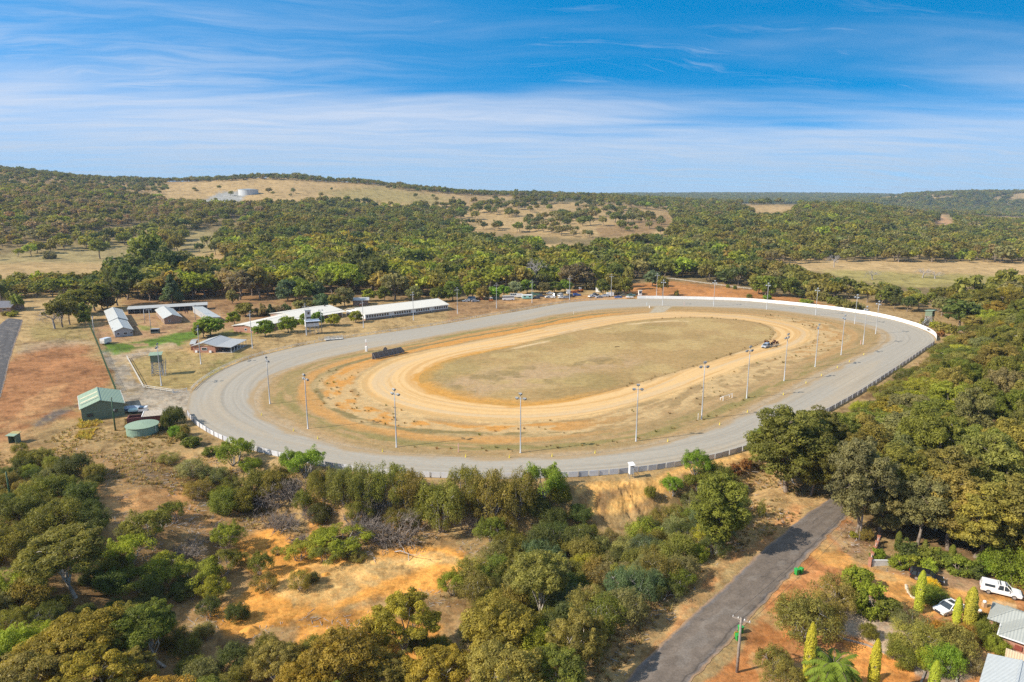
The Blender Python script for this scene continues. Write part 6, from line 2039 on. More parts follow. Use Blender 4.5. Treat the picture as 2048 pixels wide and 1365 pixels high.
# open fronted stall rows
def stalls(label, fl, fr, eave_f, eave_b, depth, roofm, nb):
    a = E(*fl, eave_f); b = E(*fr, eave_f)
    O, W, rz = frame_of(a, b)
    t = thing('stall_shed', label, 'shed', (O.x, O.y, 0), rz)
    m = MB(); m.box((W / 2, depth - 0.1, eave_b / 2 - 0.1), (W, 0.15, eave_b)); m.box((0.08, depth / 2, eave_f / 2 - 0.1), (0.15, depth - 0.3, eave_f)); m.box((W - 0.08, depth / 2, eave_f / 2 - 0.1), (0.15, depth - 0.3, eave_f)); m.build('wall', GREYW, t)
    m = MB(); m.slab([(-0.3, -0.5, eave_f), (W + 0.3, -0.5, eave_f), (W + 0.3, depth + 0.3, eave_b + 0.1), (-0.3, depth + 0.3, eave_b + 0.1)], 0.14); m.build('roof', roofm, t)
    for i in range(nb + 1):
        m = MB(); m.box((0.3 + (W - 0.6) * i / nb, 0.1, eave_f / 2 - 0.15), (0.14, 0.14, eave_f)); m.build('post', STEEL, t)
    m = MB()
    for i in range(1, nb): m.box((0.3 + (W - 0.6) * i / nb, depth / 2, 0.7), (0.08, depth - 0.6, 1.5))
    for z in (0.7, 1.2): m.bar((0.3, 0.1, z), (W - 0.3, 0.1, z), 0.07)
    m.build('stall_rails', TIMBER, t)
stalls('long low open fronted stall shed along the back of the stable yard', (255,619), (414,610), 2.6, 3.1, 6.0, ROOFG, 14)
a = E(448, 632, 2.8); b = E(405, 613.5, 2.8)
stalls('open stall shed with a light sloping roof at the right of the yard', (440,634.5), (404,613.5), 2.7, 3.0, 4.5, ROOFZ, 8)

# brick clubhouse with veranda
t, W, D, rf = gabled('clubhouse', 'small red brick clubhouse with a grey roof spreading over a veranda', 'building', E(386,692,2.7), E(430,692.5,2.7), 13.5, 2.7, 3.9, 'y', BRICKR, ROOFG, 0.5)
m = MB(); m.slab([(W + 0.5, -0.6, 2.72), (W + 6.5, -0.6, 2.35), (W + 6.5, D + 0.6, 2.35), (W + 0.5, D + 0.6, 2.72)], 0.12); m.build('veranda_roof', ROOFG, t)
for k in range(6):
    m = MB(); m.box((W + 6.2, 0.1 + k * (D - 0.2) / 5, 1.1), (0.14, 0.14, 2.4)); m.build('post', WHITE, t)
m = MB(); m.box((W + 3.3, D / 2, -0.05), (6.6, D, 0.24)); m.build('veranda_floor', CONC, t)
m = MB(); m.prism([(0.4, 2.72), (W - 0.4, 2.72), (W / 2, 3.75)], -0.10, -0.06, 'y'); m.build('gable_board', plain('tan_board', (0.62, 0.42, 0.22), 0.7), t)
window(t, 'f', 4.4, 1.5, 2.2, 1.1, W, D)
for u in (1.3, 6.9): add_box_part(t, 'air_conditioner', (u, -0.35, 0.5), (0.9, 0.4, 0.8), WHITE)
m = MB()
for i in range(5): m.box((W + 2.2 + (i % 2) * 1.8, 1.6 + i * 2.4, 0.72), (1.4, 0.8, 0.06)); m.box((W + 2.2 + (i % 2) * 1.8, 1.6 + i * 2.4, 0.37), (0.9, 0.1, 0.7))
m.build('veranda_table', TIMBER, t)
a = E(380, 688, 2.7); 
t2, W2, D2, _ = gabled('store_room', 'low brick wing joined to the left back of the clubhouse', 'building', E(380.5,688.5,2.6), E(389,688.0,2.6), 9.0, 2.5, 3.0, 'x', BRICKR, ROOFG, 0.3)

# brick tote building with white roof, hall, and long function building
t, W, D, rf = gabled('brick_hall', 'red brick building with cream roof partly hidden by round green trees', 'building', E(512,656,2.7), E(608,633,2.7), (E(480,649,2.7) - E(512,656,2.7)).length, 2.7, 3.5, 'x', BRICKR, ROOFC, 0.5)
for u in (2.5, 6.0): window(t, 'l', u, 1.5, 1.4, 1.0, W, D)
for k in range(10): window(t, 'f', 3 + k * (W - 6) / 9, 1.4, 1.3, 1.1, W, D)
t, W, D, rf = gabled('dining_hall', 'cream roofed hall with grey gable and a deep shaded veranda', 'building', E(590,636,2.9), E(683,620.5,2.9), (E(552,626,2.9) - E(590,636,2.9)).length, 2.9, 4.4, 'x', BRICKB, ROOFC, 0.5)
m = MB(); m.slab([(-0.5, -4.0, 2.55), (W + 0.5, -4.0, 2.55), (W + 0.5, -0.5, 2.85), (-0.5, -0.5, 2.85)], 0.12); m.build('veranda_roof', ROOFC, t)
for k in range(11):
    m = MB(); m.box((W * k / 10, -3.8, 1.15), (0.14, 0.14, 2.6)); m.build('post', WHITE, t)
m = MB(); m.prism([(0.2, 2.9), (D - 0.2, 2.9), (D / 2, 4.25)], -0.09, -0.05, 'x'); m.build('gable_board', GREYW, t)
for k in range(8): window(t, 'f', 2 + k * (W - 4) / 7, 1.4, 1.4, 1.1, W, D)
m = MB(); m.lathe([(0.35, 3.6), (0.35, 5.2)], 8, (W * 0.88, D * 0.45, 0)); m.build('flue', DARKM, t)
A = E(731, 642, 0); B = E(896, 620.8, 0)
t, W, D, rf = gabled('function_centre', 'long low building with cream roof and a row of white framed windows', 'building', A, B, 20.0, 3.1, 5.0, 'x', BRICKB, ROOFC, 0.6)
m = MB(); m.box((W / 2, -0.035, 1.95), (W, 0.05, 2.0)); m.build('wall_panel', WHITE, t)
n = 34
for k in range(n):
    u = 1.0 + k * (W - 2.0) / (n - 1)
    if k in (9, 10, 18, 19, 26, 27): window(t, 'f', u, 1.35, 1.25, 2.5, W, D + 0.0, WHITE, GLASS, 'door')
    else:
        o = window(t, 'f', u, 1.95, 1.15, 1.35, W, D)
        o.location.y = -0.06
m = MB(); m.prism([(0.3, 3.1), (D - 0.3, 3.1), (D / 2, 4.85)], -0.09, -0.05, 'x'); m.build('gable_board', WHITEW, t)
m = MB(); m.box((-0.035, D / 2, 1.9), (0.05, D, 2.1)); m.build('wall_panel', WHITE, t)
for u in (2, 4, 6, 14, 16, 18): 
    o = window(t, 'l', u, 1.8, 1.3, 1.5, W, D); o.location.x = -0.06
for u in (9.2, 10.8): 
    o = window(t, 'l', u, 1.3, 1.4, 2.4, W, D, WHITE, GLASS, 'door'); o.location.x = -0.06
# shed in the trees behind
gabled('brick_store', 'dark brick store half hidden by trees behind the function building', 'shed', E(706,612,0), E(737,611,0), 8.0, 3.0, 3.8, 'x', BRICKB, ROOFG, 0.6)
# far left house
t, W, D, rf = gabled('distant_house', 'house with a dark grey roof at the left edge behind garden shrubs', 'house', E(-70,627,0), E(22,625,0), 13.0, 2.8, 5.0, 'x', BRICKB, plain('dark_tile', (0.14, 0.14, 0.16), 0.6), 0.6)
window(t, 'f', W - 3, 1.5, 2.0, 1.2, W, D); window(t, 'f', W - 8, 1.5, 2.0, 1.2, W, D)

# ------------------------------------------------------------------ towers
def lattice(t, w, d, h, mat, lw=0.13, levels=3, spread=1.0):
    for x in (-1, 1):
        for y in (-1, 1):
            m = MB(); m.bar((x * w / 2 * spread, y * d / 2 * spread, -0.3), (x * w / 2, y * d / 2, h), lw); m.build('leg', mat, t)
    m = MB()
    for k in range(levels):
        z0 = h * k / levels + 0.1; z1 = h * (k + 1) / levels - 0.02
        for (a, b) in (((-1, -1), (1, -1)), ((1, -1), (1, 1)), ((1, 1), (-1, 1)), ((-1, 1), (-1, -1))):
            def pt(s, z): f = spread + (1 - spread) * z / h; return (s[0] * w / 2 * f, s[1] * d / 2 * f, z)
            m.bar(pt(a, z0), pt(b, z1), 0.11); m.bar(pt(b, z0), pt(a, z1), 0.11); m.bar(pt(a, z1), pt(b, z1), 0.11)
    m.build('bracing', mat, t)
def lookout(label, px, py, rz, lw, ch):
    P = G(px, py)
    t = thing('lookout_tower', label, 'tower', P, rz)
    lattice(t, 2.7, 2.5, ch, STEEL, 0.18, spread=1.25)
    m = MB(); m.box((0, 0, ch + 0.08), (3.5, 3.2, 0.16)); m.build('floor', TIMBER, t)
    m = MB(); m.box((0, 1.45, ch + 1.4), (3.2, 0.1, 2.5)); m.box((-1.55, 0, ch + 1.4), (0.1, 2.8, 2.5)); m.box((1.55, 0, ch + 1.4), (0.1, 2.8, 2.5)); m.box((0, -1.45, ch + 0.72), (3.2, 0.1, 1.12)); m.box((0, -1.45, ch + 2.45), (3.2, 0.1, 0.4)); m.build('cabin', GREENW, t)
    m = MB(); m.box((0, -1.43, ch + 1.77), (2.9, 0.04, 0.9)); m.build('pane', GLASS, t)
    m = MB(); m.slab([(-2.0, -1.9, ch + 3.0), (2.0, -1.9, ch + 3.0), (2.0, 1.9, ch + 2.6), (-2.0, 1.9, ch + 2.6)], 0.12); m.build('roof', GREENR, t)
    m = MB()
    for s in (-1.9, -2.7):
        m.bar((s, 2.6, 0), (s, -1.4, ch), 0.1)
    for k in range(10): m.bar((-1.9, 2.6 - 4.0 * (k + .5) / 10, ch * (k + .5) / 10), (-2.7, 2.6 - 4.0 * (k + .5) / 10, ch * (k + .5) / 10), 0.22, 0.05)
    for s in (-1.9, -2.7): m.bar((s, 2.6, 1.0), (s, -1.4, ch + 1.0), 0.06)
    m.build('stairs', STEEL, t)
    return t
lookout('green lookout cabin on steel legs on the left lawn inside the rail fence', 316, 750, R(200), 0.13, 4.6)
lookout('green lookout cabin on steel legs beyond the right bend of the track', 1857, 652, R(40), 0.13, 4.6)
# judges tower
P = G(625, 668)
t = thing('judges_tower', 'white judges tower with a tall cabin on a broad stilted box', 'tower', P, R(25))
for x in (-2.6, -0.9, 0.9, 2.6):
    for y in (-1.5, 1.5):
        m = MB(); m.box((x, y, 1.6), (0.16, 0.16, 3.8)); m.build('leg', STEEL, t)
m = MB()
for y in (-1.5, 1.5):
    m.bar((-2.6, y, 0.3), (-0.9, y, 3.3), 0.08); m.bar((0.9, y, 3.3), (2.6, y, 0.3), 0.08)
m.build('bracing', STEEL, t)
m = MB(); m.box((0, 0, 3.6), (5.8, 3.4, 0.2)); m.box((0, -1.65, 4.35), (5.6, 0.1, 1.3)); m.box((0, 1.65, 4.8), (5.6, 0.1, 2.2)); m.box((-2.75, 0, 4.8), (0.1, 3.2, 2.2)); m.box((2.75, 0, 4.8), (0.1, 3.2, 2.2)); m.build('lower_cabin', WHITEW, t)
m = MB(); m.box((0, -1.6, 5.4), (5.3, 0.05, 0.75)); m.build('pane', GLASS, t)
m = MB(); m.slab([(-3.0, -2.6, 6.0), (3.3, -2.6, 6.0), (3.3, 1.9, 6.2), (-3.0, 1.9, 6.2)], 0.12); m.build('roof', plain('blue_white_roof', (0.55, 0.62, 0.72)), t)
m = MB(); m.box((-1.5, 0.3, 8.3), (2.3, 2.4, 4.4)); m.build('upper_cabin', WHITEW, t)
for z, h_ in ((9.4, 1.0), (7.4, 0.8)):
    m = MB(); m.box((-1.3, -0.93, z), (0.9 if z > 9 else 1.9, 0.06, h_)); m.build('window', GLASS, t)
m = MB(); m.slab([(-2.9, -1.5, 10.75), (0.0, -1.5, 10.75), (0.0, 1.7, 10.55), (-2.9, 1.7, 10.55)], 0.1); m.build('roof', STEEL, t)
m = MB(); m.tube([(-1.2, 0.3, 10.6), (-1.2, 0.3, 12.2)], 0.05, 6); m.box((-1.2, 0.1, 12.0), (0.8, 0.3, 0.4)); m.build('camera_mast', STEEL, t)

# ------------------------------------------------------------------ trackside furniture
A = E(744.5, 720, 0); B = E(802, 707.5, 0); O, W, rz = frame_of(A, B)
t = thing('results_board', 'dark grey results board with a small peak, braced from behind, on the infield', 'board', (O.x, O.y, 0.03), rz)
BOARD = ribbed('dark_grey_board', (0.15, 0.15, 0.15), 0, 0.8, 0.7)
m = MB(); m.box((W / 2, 0, 1.35), (W, 0.12, 2.5)); m.prism([(W * 0.38, 2.6), (W * 0.52, 2.6), (W * 0.52, 3.2), (W * 0.45, 3.9), (W * 0.38, 3.2)], -0.06, 0.06, 'y'); m.build('panel', BOARD, t)
m = MB(); m.add([(W, -0.06, 0.1), (W + 2.6, 0.9, 0.1), (W + 2.6, 0.9, 0.5), (W, -0.06, 2.6), (W, 0.06, 0.1), (W + 2.6, 1.02, 0.1), (W + 2.6, 1.02, 0.5), (W, 0.06, 2.6)], [(0, 1, 2, 3), (7, 6, 5, 4), (0, 4, 5, 1), (1, 5, 6, 2), (2, 6, 7, 3), (3, 7, 4, 0)]); m.build('wing_panel', BOARD, t)
for k in range(7):
    x = 0.2 + k * (W - 0.4) / 6
    m = MB(); m.bar((x, -0.1, 2.5), (x + 0.5, -1.3, 0), 0.08); m.bar((x, -0.1, 0), (x, -0.1, 2.6), 0.08); m.build('brace', STEEL, t)
P = G(733, 704)
t = thing('finish_post', 'white finish post with red and white pole and sign box left of the results board', 'post', P)
m = MB(); m.box((0, 0, 1.1), (0.85, 0.7, 2.3)); m.build('padding', WHITE, t, bevel=0.1)
m = MB(); m.lathe([(0.08, 2.2), (0.08, 3.9)], 8); m.build('pole', plain('red_white_band', (0.75, 0.45, 0.42)), t)
m = MB(); m.box((0, 0, 4.3), (0.55, 0.3, 1.1)); m.build('sign_box', WHITE, t, bevel=0.05)
def small_post(px, py, h, w, lab, mat, name='marker_post'):
    P = G(px, py); P.z = max(P.z, 0.0)
    m = MB(); m.lathe([(w, -0.2), (w, h * 0.85), (w * 0.7, h)], 8); o = m.build(name, mat); o.location = P; tag(o, lab, 'post')
PINK = plain('faded_red_white', (0.70, 0.42, 0.38)); LBLUE = plain('pale_blue_paint', (0.55, 0.68, 0.75))
small_post(917, 906, 2.2, 0.10, 'faded red and white distance post on the near inside of the track', PINK)
small_post(1396, 841, 1.9, 0.10, 'cream distance post beside the pole on the right inside edge', OFFW)
small_post(1721, 690, 1.7, 0.12, 'white and red distance post at the right end of the infield', PINK)
small_post(1293.5, 612.5, 1.9, 0.10, 'pale blue post at the gravel crossover', LBLUE)
small_post(1299, 617, 1.3, 0.28, 'short fat white bollard at the gravel crossover', WHITE, 'bollard')
small_post(1368, 612, 2.2, 0.09, 'thin red and white post right of the crossover', PINK)
small_post(1147, 630, 1.8, 0.07, 'thin white post on the home straight verge', WHITE)
YP = plain('yellow_plastic', (0.75, 0.62, 0.06))
th_list = [thpx(*p) for p in [(520,832),(582,864),(631,880),(766,904),(930,916),(1018,917),(1104,914),(1190,908),(1337,886),(1440,851),(1492,824),(1565,790),(1610,767),(1642,752),(1672,736),(1697,724),(1725,710)]]
for i, th_ in enumerate(th_list):
    p = curve_xy(np.array([float(r_of(R_IN, np.array([th_]))[0])]), np.array([th_]))[0]
    m = MB(); m.lathe([(0.16, 0), (0.10, 0.35), (0.05, 0.75)], 7); o = m.build('marker_peg', YP); o.location = (p[0], p[1], 0.03)
    tag(o, 'small yellow lane marker peg on the inside edge of the grey track', 'marker', 'yellow lane marker pegs along the track')
# white goal-like frame
A = G(1446, 803); B = G(1464, 797)
t = thing('barrier_frame', 'white pipe barrier frame standing on the grass near the right poles', 'frame', A, math.atan2(B.y - A.y, B.x - A.x))
L = (B - A).length
for x in (0, L):
    m = MB(); m.box((x, 0, 0.75), (0.12, 0.12, 1.6)); m.box((x, 0.9, 0.5), (0.1, 0.1, 1.0)); m.bar((x, 0, 1.4), (x, 0.9, 0.95), 0.09); m.build('post', WHITE, t)
m = MB(); m.bar((0, 0, 1.45), (L, 0, 1.45), 0.1); m.bar((0, 0.9, 0.95), (L, 0.9, 0.95), 0.1); m.build('rail', WHITE, t)
# booth on the near fence
P = G(1262, 956)
t = thing('timing_booth', 'narrow white booth on legs with a tilted roof behind the near fence', 'booth', P, R(15))
for x in (-0.5, 0.5):
    for y in (-0.4, 0.4):
        m = MB(); m.box((x, y, 0.3), (0.1, 0.1, 1.4)); m.build('leg', STEEL, t)
m = MB(); m.box((0, 0, 2.0), (0.95, 0.85, 2.1)); m.build('cabin', WHITEW, t)
m = MB(); m.slab([(-0.62, -0.75, 3.1), (0.62, -0.75, 3.1), (0.62, 0.65, 3.4), (-0.62, 0.65, 3.4)], 0.08); m.build('roof', WHITE, t)
m = MB(); m.bar((0.7, 0.2, 1.9), (2.2, 0.2, 0.1), 0.08); m.build('stay', STEEL, t)
# hut on the white wall
P = E(1280, 591, 0)
t = thing('gate_hut', 'small white hut with a dark doorway where the white wall begins', 'hut', P, R(5))
m = MB(); m.box((0, 0.8, 1.4), (1.9, 0.1, 2.9)); m.box((-0.9, 0, 1.4), (0.1, 1.5, 2.9)); m.box((0.9, 0, 1.4), (0.1, 1.5, 2.9)); m.box((0, -0.75, 0.55), (1.7, 0.08, 1.2)); m.build('wall', WHITE, t)
m = MB(); m.box((0, 0.02, 2.95), (2.5, 2.1, 0.14)); m.build('roof', OFFW, t)
m = MB(); m.box((0.1, -0.2, 0.9), (1.3, 0.05, 1.7)); m.build('door', DARKM, t)
# reservoir on the hill
P = G(497, 389)
t = thing('reservoir_tank', 'huge pale round concrete water reservoir on the distant grassy hill', 'reservoir', P)
m = MB(); m.lathe([(18.5, -3), (18.5, 9.0)], 48); m.build('tank_wall', ribbed('pale_tank_panels', (0.52, 0.53, 0.53), 0, 3.0, 0.7, 0, 0.04), t)
m = MB(); m.lathe([(19, 9.0), (19, 9.4), (2, 10.4)], 48); m.build('roof', plain('tank_roof', (0.42, 0.52, 0.60), 0.5), t)

# ------------------------------------------------------------------ vehicles
PAINT = {}
def paint_mat(name, col, rough=0.22):
    if name not in PAINT:
        m, t_, b = new_mat(name)
        b.inputs['Base Color'].default_value = (*col, 1); b.inputs['Roughness'].default_value = rough
        b.inputs['Coat Weight'].default_value = 0.6; b.inputs['Coat Roughness'].default_value = 0.08
        PAINT[name] = m
    return PAINT[name]
CARW = paint_mat('white_car_paint', (0.78, 0.78, 0.77)); CARB = paint_mat('black_car_paint', (0.012, 0.013, 0.018)); CARS = paint_mat('silver_car_paint', (0.42, 0.45, 0.50), 0.3)
CARU = paint_mat('blue_car_paint', (0.02, 0.10, 0.42)); CARD = paint_mat('dark_car_paint', (0.05, 0.055, 0.07)); CARG = paint_mat('green_car_paint', (0.10, 0.20, 0.15)); CARK = paint_mat('khaki_car_paint', (0.25, 0.23, 0.15)); CARO = paint_mat('orange_machine_paint', (0.70, 0.22, 0.04)); CART = paint_mat('teal_caravan_paint', (0.28, 0.60, 0.54)); CARR = paint_mat('rust_paint', (0.22, 0.07, 0.035), 0.8)
RIM = plain('alloy_rim', (0.45, 0.45, 0.46), 0.35, 0.6); LAMP = glass_mat('headlamp', (0.55, 0.57, 0.60)); REDL = plain('tail_lamp_red', (0.45, 0.02, 0.02), 0.3)

def wheels(t, xs, half, r=0.33, w=0.22, rims=True):
    for x in xs:
        for s in (-1, 1):
            m = MB(); m.M = Matrix.Translation((x, s * (half - w / 2 + 0.02), r)) @ Matrix.Rotation(R(90), 4, 'X')
            m.lathe([(r * 0.86, -w / 2), (r, -w / 2 + 0.04), (r, w / 2 - 0.04), (r * 0.86, w / 2)], 16)
            o = m.build('wheel', TYRE, t)
            if rims:
                m = MB(); m.M = Matrix.Translation((x, s * (half + 0.025), r)) @ Matrix.Rotation(R(90), 4, 'X'); m.lathe([(r * 0.62, -0.02), (r * 0.62, 0.02)], 12); m.build('rim', RIM, o)
def car(name, label, cat, P, rz, paint, kind='sedan', L=4.7, Wd=1.82, H_=1.46, group=None, near=False):
    """x forward; body by side profile, glasshouse tapered, separate roof, wheels and lamps"""
    t = thing(name, label, cat, P, rz, group)
    h = Wd / 2; f = L / 2; g = 0.24
    belt = H_ * 0.60 if kind == 'sedan' else H_ * 0.58
    m = MB()
    if kind == 'sedan':
        prof = [(-f, g + 0.12), (-f + 0.1, g), (f - 0.15, g), (f, g + 0.15), (f - 0.03, belt * 0.78), (f - 0.35, belt * 0.88), (f * 0.42, belt), (-f * 0.58, belt * 1.02), (-f + 0.06, belt * 0.99)]
        gl0, gl1, r0, r1 = -f * 0.80, f * 0.46, -f * 0.42, f * 0.14
    elif kind in ('suv', 'wagon'):
        prof = [(-f, g + 0.15), (-f + 0.1, g), (f - 0.15, g), (f, g + 0.18), (f - 0.03, belt * 0.86), (f - 0.4, belt * 0.96), (f * 0.44, belt * 1.02), (-f + 0.06, belt * 1.04)]
        gl0, gl1, r0, r1 = -f * 0.98, f * 0.50, -f * 0.86, f * 0.14
    elif kind == 'ute':
        prof = [(-f, g + 0.28), (-f + 0.1, g + 0.15), (f - 0.15, g + 0.12), (f, g + 0.28), (f - 0.03, belt * 0.88), (f - 0.4, belt * 0.97), (f * 0.48, belt * 1.02), (-f, belt * 1.02)]
        gl0, gl1, r0, r1 = -f * 0.22, f * 0.52, -f * 0.14, f * 0.24
    else:   # van
        prof = [(-f, g + 0.15), (-f + 0.05, g), (f - 0.1, g), (f, g + 0.2), (f - 0.05, belt * 0.8), (f * 0.86, belt), (-f, belt)]
        gl0, gl1, r0, r1 = -f * 0.99, f * 0.90, -f * 0.97, f * 0.66
    m.prism(prof, -h, h, 'y'); m.build('body', paint, t, bevel=0.07)
    def house(name, x0, x1, xa, xb, z0, z1, k, mat, par):
        mm = MB(); hb = h * 0.95; ht = h * k
        mm.add([(x0, -hb, z0), (x1, -hb, z0), (x1, hb, z0), (x0, hb, z0), (xa, -ht, z1), (xb, -ht, z1), (xb, ht, z1), (xa, ht, z1)],
               [(3, 2, 1, 0), (4, 5, 6, 7), (0, 1, 5, 4), (1, 2, 6, 5), (2, 3, 7, 6), (3, 0, 4, 7)])
        return mm.build(name, mat, par)
    house('windows', gl0, gl1, r0, r1, belt - 0.02, H_ - 0.05, 0.80, GLASS, t)
    m = MB(); m.box(((r0 + r1) / 2, 0, H_ - 0.03), (r1 - r0 + 0.06, h * 1.64, 0.07)); 
    hb, ht = h * 0.96, h * 0.81
    for s in (-1, 1):
        m.bar((gl1, s * hb, belt), (r1, s * ht, H_ - 0.03), 0.09); m.bar((gl0, s * hb, belt), (r0, s * ht, H_ - 0.03), 0.14)
        xm = (gl0 + gl1) / 2 - 0.1; m.bar((xm, s * hb, belt), (xm, s * ht, H_ - 0.03), 0.10)
        if kind in ('suv', 'wagon', 'van'): xm = gl0 + (gl1 - gl0) * 0.25; m.bar((xm, s * hb, belt), (xm, s * ht, H_ - 0.03), 0.13)
    m.build('roof', paint, t)
    wheels(t, (-f * 0.60, f * 0.62), h, 0.33 if kind == 'sedan' else 0.37, 0.22, near)
    if near or kind == 'sedan':
        for s in (-1, 1):
            m = MB(); m.box((f - 0.06, s * h * 0.72, belt * 0.74), (0.16, 0.42, 0.16)); m.build('headlight', LAMP, t)
            m = MB(); m.box((-f + 0.05, s * h * 0.78, belt * 0.86), (0.12, 0.34, 0.16)); m.build('tail_light', REDL, t)
    if near:
        m = MB(); m.box((f - 0.02, 0, belt * 0.62), (0.08, 0.9, 0.20)); m.box((f + 0.0, 0, g + 0.12), (0.08, 1.3, 0.12)); m.build('grille', DARKM, t)
        for s in (-1, 1):
            m = MB(); m.box((gl1 - 0.45, s * (h + 0.08), belt + 0.06), (0.16, 0.2, 0.14)); m.build('mirror', paint, t)
    return t, belt
def head(a, b): return math.atan2(b.y - a.y, b.x - a.x)

rw, fw = G(1977, 1188), G(2026, 1200)
mid_ = (rw + fw) / 2; rz = head(rw, fw)
t, belt = car('pickup_ute', 'white dual cab ute with white canopy and roof bars parked by the house', 'ute', mid_ + Vector((-math.sin(rz), math.cos(rz), 0)) * 0.85, rz, CARW, 'ute', 5.3, 1.86, 1.82, near=True)
m = MB(); m.add([(-2.62, -0.9, belt), (-0.55, -0.9, belt), (-0.55, 0.9, belt), (-2.62, 0.9, belt), (-2.45, -0.74, 1.86), (-0.45, -0.74, 1.84), (-0.45, 0.74, 1.84), (-2.45, 0.74, 1.86)], [(3, 2, 1, 0), (4, 5, 6, 7), (0, 1, 5, 4), (1, 2, 6, 5), (2, 3, 7, 6), (3, 0, 4, 7)]); m.build('canopy', CARW, t, bevel=0.05)
for s in (-1, 1):
    m = MB(); m.M = Matrix.Translation((-1.5, s * 0.845, 1.45)) @ Matrix.Rotation(R(s * 16), 4, 'X'); m.box((0, 0, 0), (1.3, 0.05, 0.36)); m.build('canopy_window', GLASS, t)
for x in (-0.2, 0.5):
    m = MB(); m.bar((x, -0.75, 1.90), (x, 0.75, 1.90), 0.10, 0.06); m.build('roof_bar', DARKM, t)
m = MB(); m.box((2.66, 0, 0.72), (0.16, 1.5, 0.45)); m.build('bull_bar', DARKM, t)
a, b = G(1921, 1222), G(1884, 1231)
car('white_sedan', 'white sedan with a sunroof on the orange drive beside the pencil cypresses', 'car', (a + b) / 2 + Vector((0, 0.5, 0)), head(a, b), CARW, 'sedan', 4.8, 1.85, 1.46, near=True)
c0 = [o for o in COL.objects if o.name.startswith('white_sedan')][0]
m = MB(); m.box((-0.35, 0, 1.47), (0.75, 0.95, 0.03)); m.build('sunroof', GLASS, c0)
a, b = G(1827, 1157), G(1887, 1172)
car('black_suv', 'black five door car parked at the back of the orange drive', 'car', (a + b) / 2 + Vector((0, 0.6, 0)), head(a, b), CARB, 'wagon', 4.7, 1.84, 1.55, near=True)
P = E(1531, 695.5, 0); P.z = 0.05
rzt = head(E(1546, 689, 0), E(1520, 700, 0))
car('silver_wagon', 'silver wagon driving on the sand track in front of the horses', 'car', P, rzt, CARS, 'suv', 4.8, 1.85, 1.68, near=True)

FARV = [ # px, py, kind, paint, heading deg, L, H, label
 (932,604,'wagon',CARW,200,4.4,1.5,'small white wagon at the left end of the row of parked vehicles'),
 (942.5,600,'van',CARS,190,4.6,2.0,'pale van behind the small white wagon at the left end of the row'),
 (950.5,604,'sedan',CARS,15,4.5,1.45,'silver sedan facing right near the left end of the row'),
 (1029,595,'van',CARW,10,5.2,2.3,'white van parked behind the white minibus'),
 (1072,598,'wagon',CARD,185,4.7,1.5,'dark wagon parked at the right end of the teal caravan'),
 (1083,594,'ute',CARD,170,5.0,1.75,'dark ute behind the caravan under the bushes'),
 (1097,596,'wagon',CARW,200,4.4,1.5,'white wagon left of centre in the jumble of parked vehicles'),
 (1104,596,'sedan',CARW,160,4.4,1.4,'white car close behind a white wagon in the jumble'),
 (1100,589,'ute',CARW,185,5.0,1.8,'white ute high at the back of the jumble'),
 (1112,592.5,'wagon',CARK,30,4.5,1.5,'khaki wagon in the middle of the jumble'),
 (1121,593,'van',CARW,60,4.6,1.9,'small white van among the wrecks right of the khaki wagon'),
 (1124,597,'sedan',CARW,190,4.8,1.4,'long white sedan at the front of the jumble'),
 (1132,597,'sedan',CARS,10,4.5,1.4,'silver sedan nose to tail with the long white sedan'),
 (1142,595,'ute',CARD,195,5.1,1.75,'dark ute with pale bonnet at the foot of the white truck'),
 (1154,592,'wagon',CARU,10,4.7,1.5,'dark blue wagon right of the white truck'),
 (1184,595,'ute',CARW,215,5.2,1.8,'white fronted ute at the left of the right hand group'),
 (1190,592,'ute',CARD,210,5.2,1.9,'dark ute behind the white fronted ute'),
 (1198,596,'sedan',CARS,200,4.5,1.45,'silver hatchback at the front of the right hand group'),
 (1209,594,'wagon',CARS,170,4.8,1.65,'silver wagon left of the box trailer'),
 (1236,596.5,'sedan',CARU,190,4.5,1.4,'bright blue car in front of the bushy trees'),
 (1248,593.5,'ute',CARK,190,5.2,1.8,'khaki ute right of the bright blue car'),
 (1262,593.5,'ute',CARG,185,5.4,1.9,'dark green ute at the end of the row by the white hut'),
]
GV = 'vehicles parked beyond the home straight'
VN = {'wagon': ('parked_wagon', 'car'), 'van': ('parked_van', 'van'), 'sedan': ('parked_sedan', 'car'), 'ute': ('parked_ute', 'ute')}
for px, py, kind, pm, hd, L, hh, lab in FARV:
    P = G(px, py)
    car(VN[kind][0], lab, VN[kind][1], P, R(hd), pm, kind, L, 1.8, hh, GV)
def boxy(name, label, cat, px, py, rz, parts, wx, half, r=0.4, z=None):
    P = G(px, py); t = thing(name, label, cat, P, rz, GV)
    for nm, mat, boxes in parts:
        m = MB()
        for c, d in boxes: m.box(c, d)
        m.build(nm, mat, t)
    if wx: wheels(t, wx, half, r, 0.24, False)
    return t
boxy('minibus', 'white minibus with dark windows at the front of the parked row', 'bus', 1016.5, 601, R(8), [('body', CARW, [((0,0,1.0),(6.9,2.1,1.4)),((-0.1,0,2.55),(6.5,2.0,0.3))]),('windows', GLASS, [((0,0,2.05),(6.6,1.98,0.72))]),('windscreen', GLASS, [((-3.44,0,1.9),(0.08,1.8,0.8))])], (-2.1,2.2), 1.05)
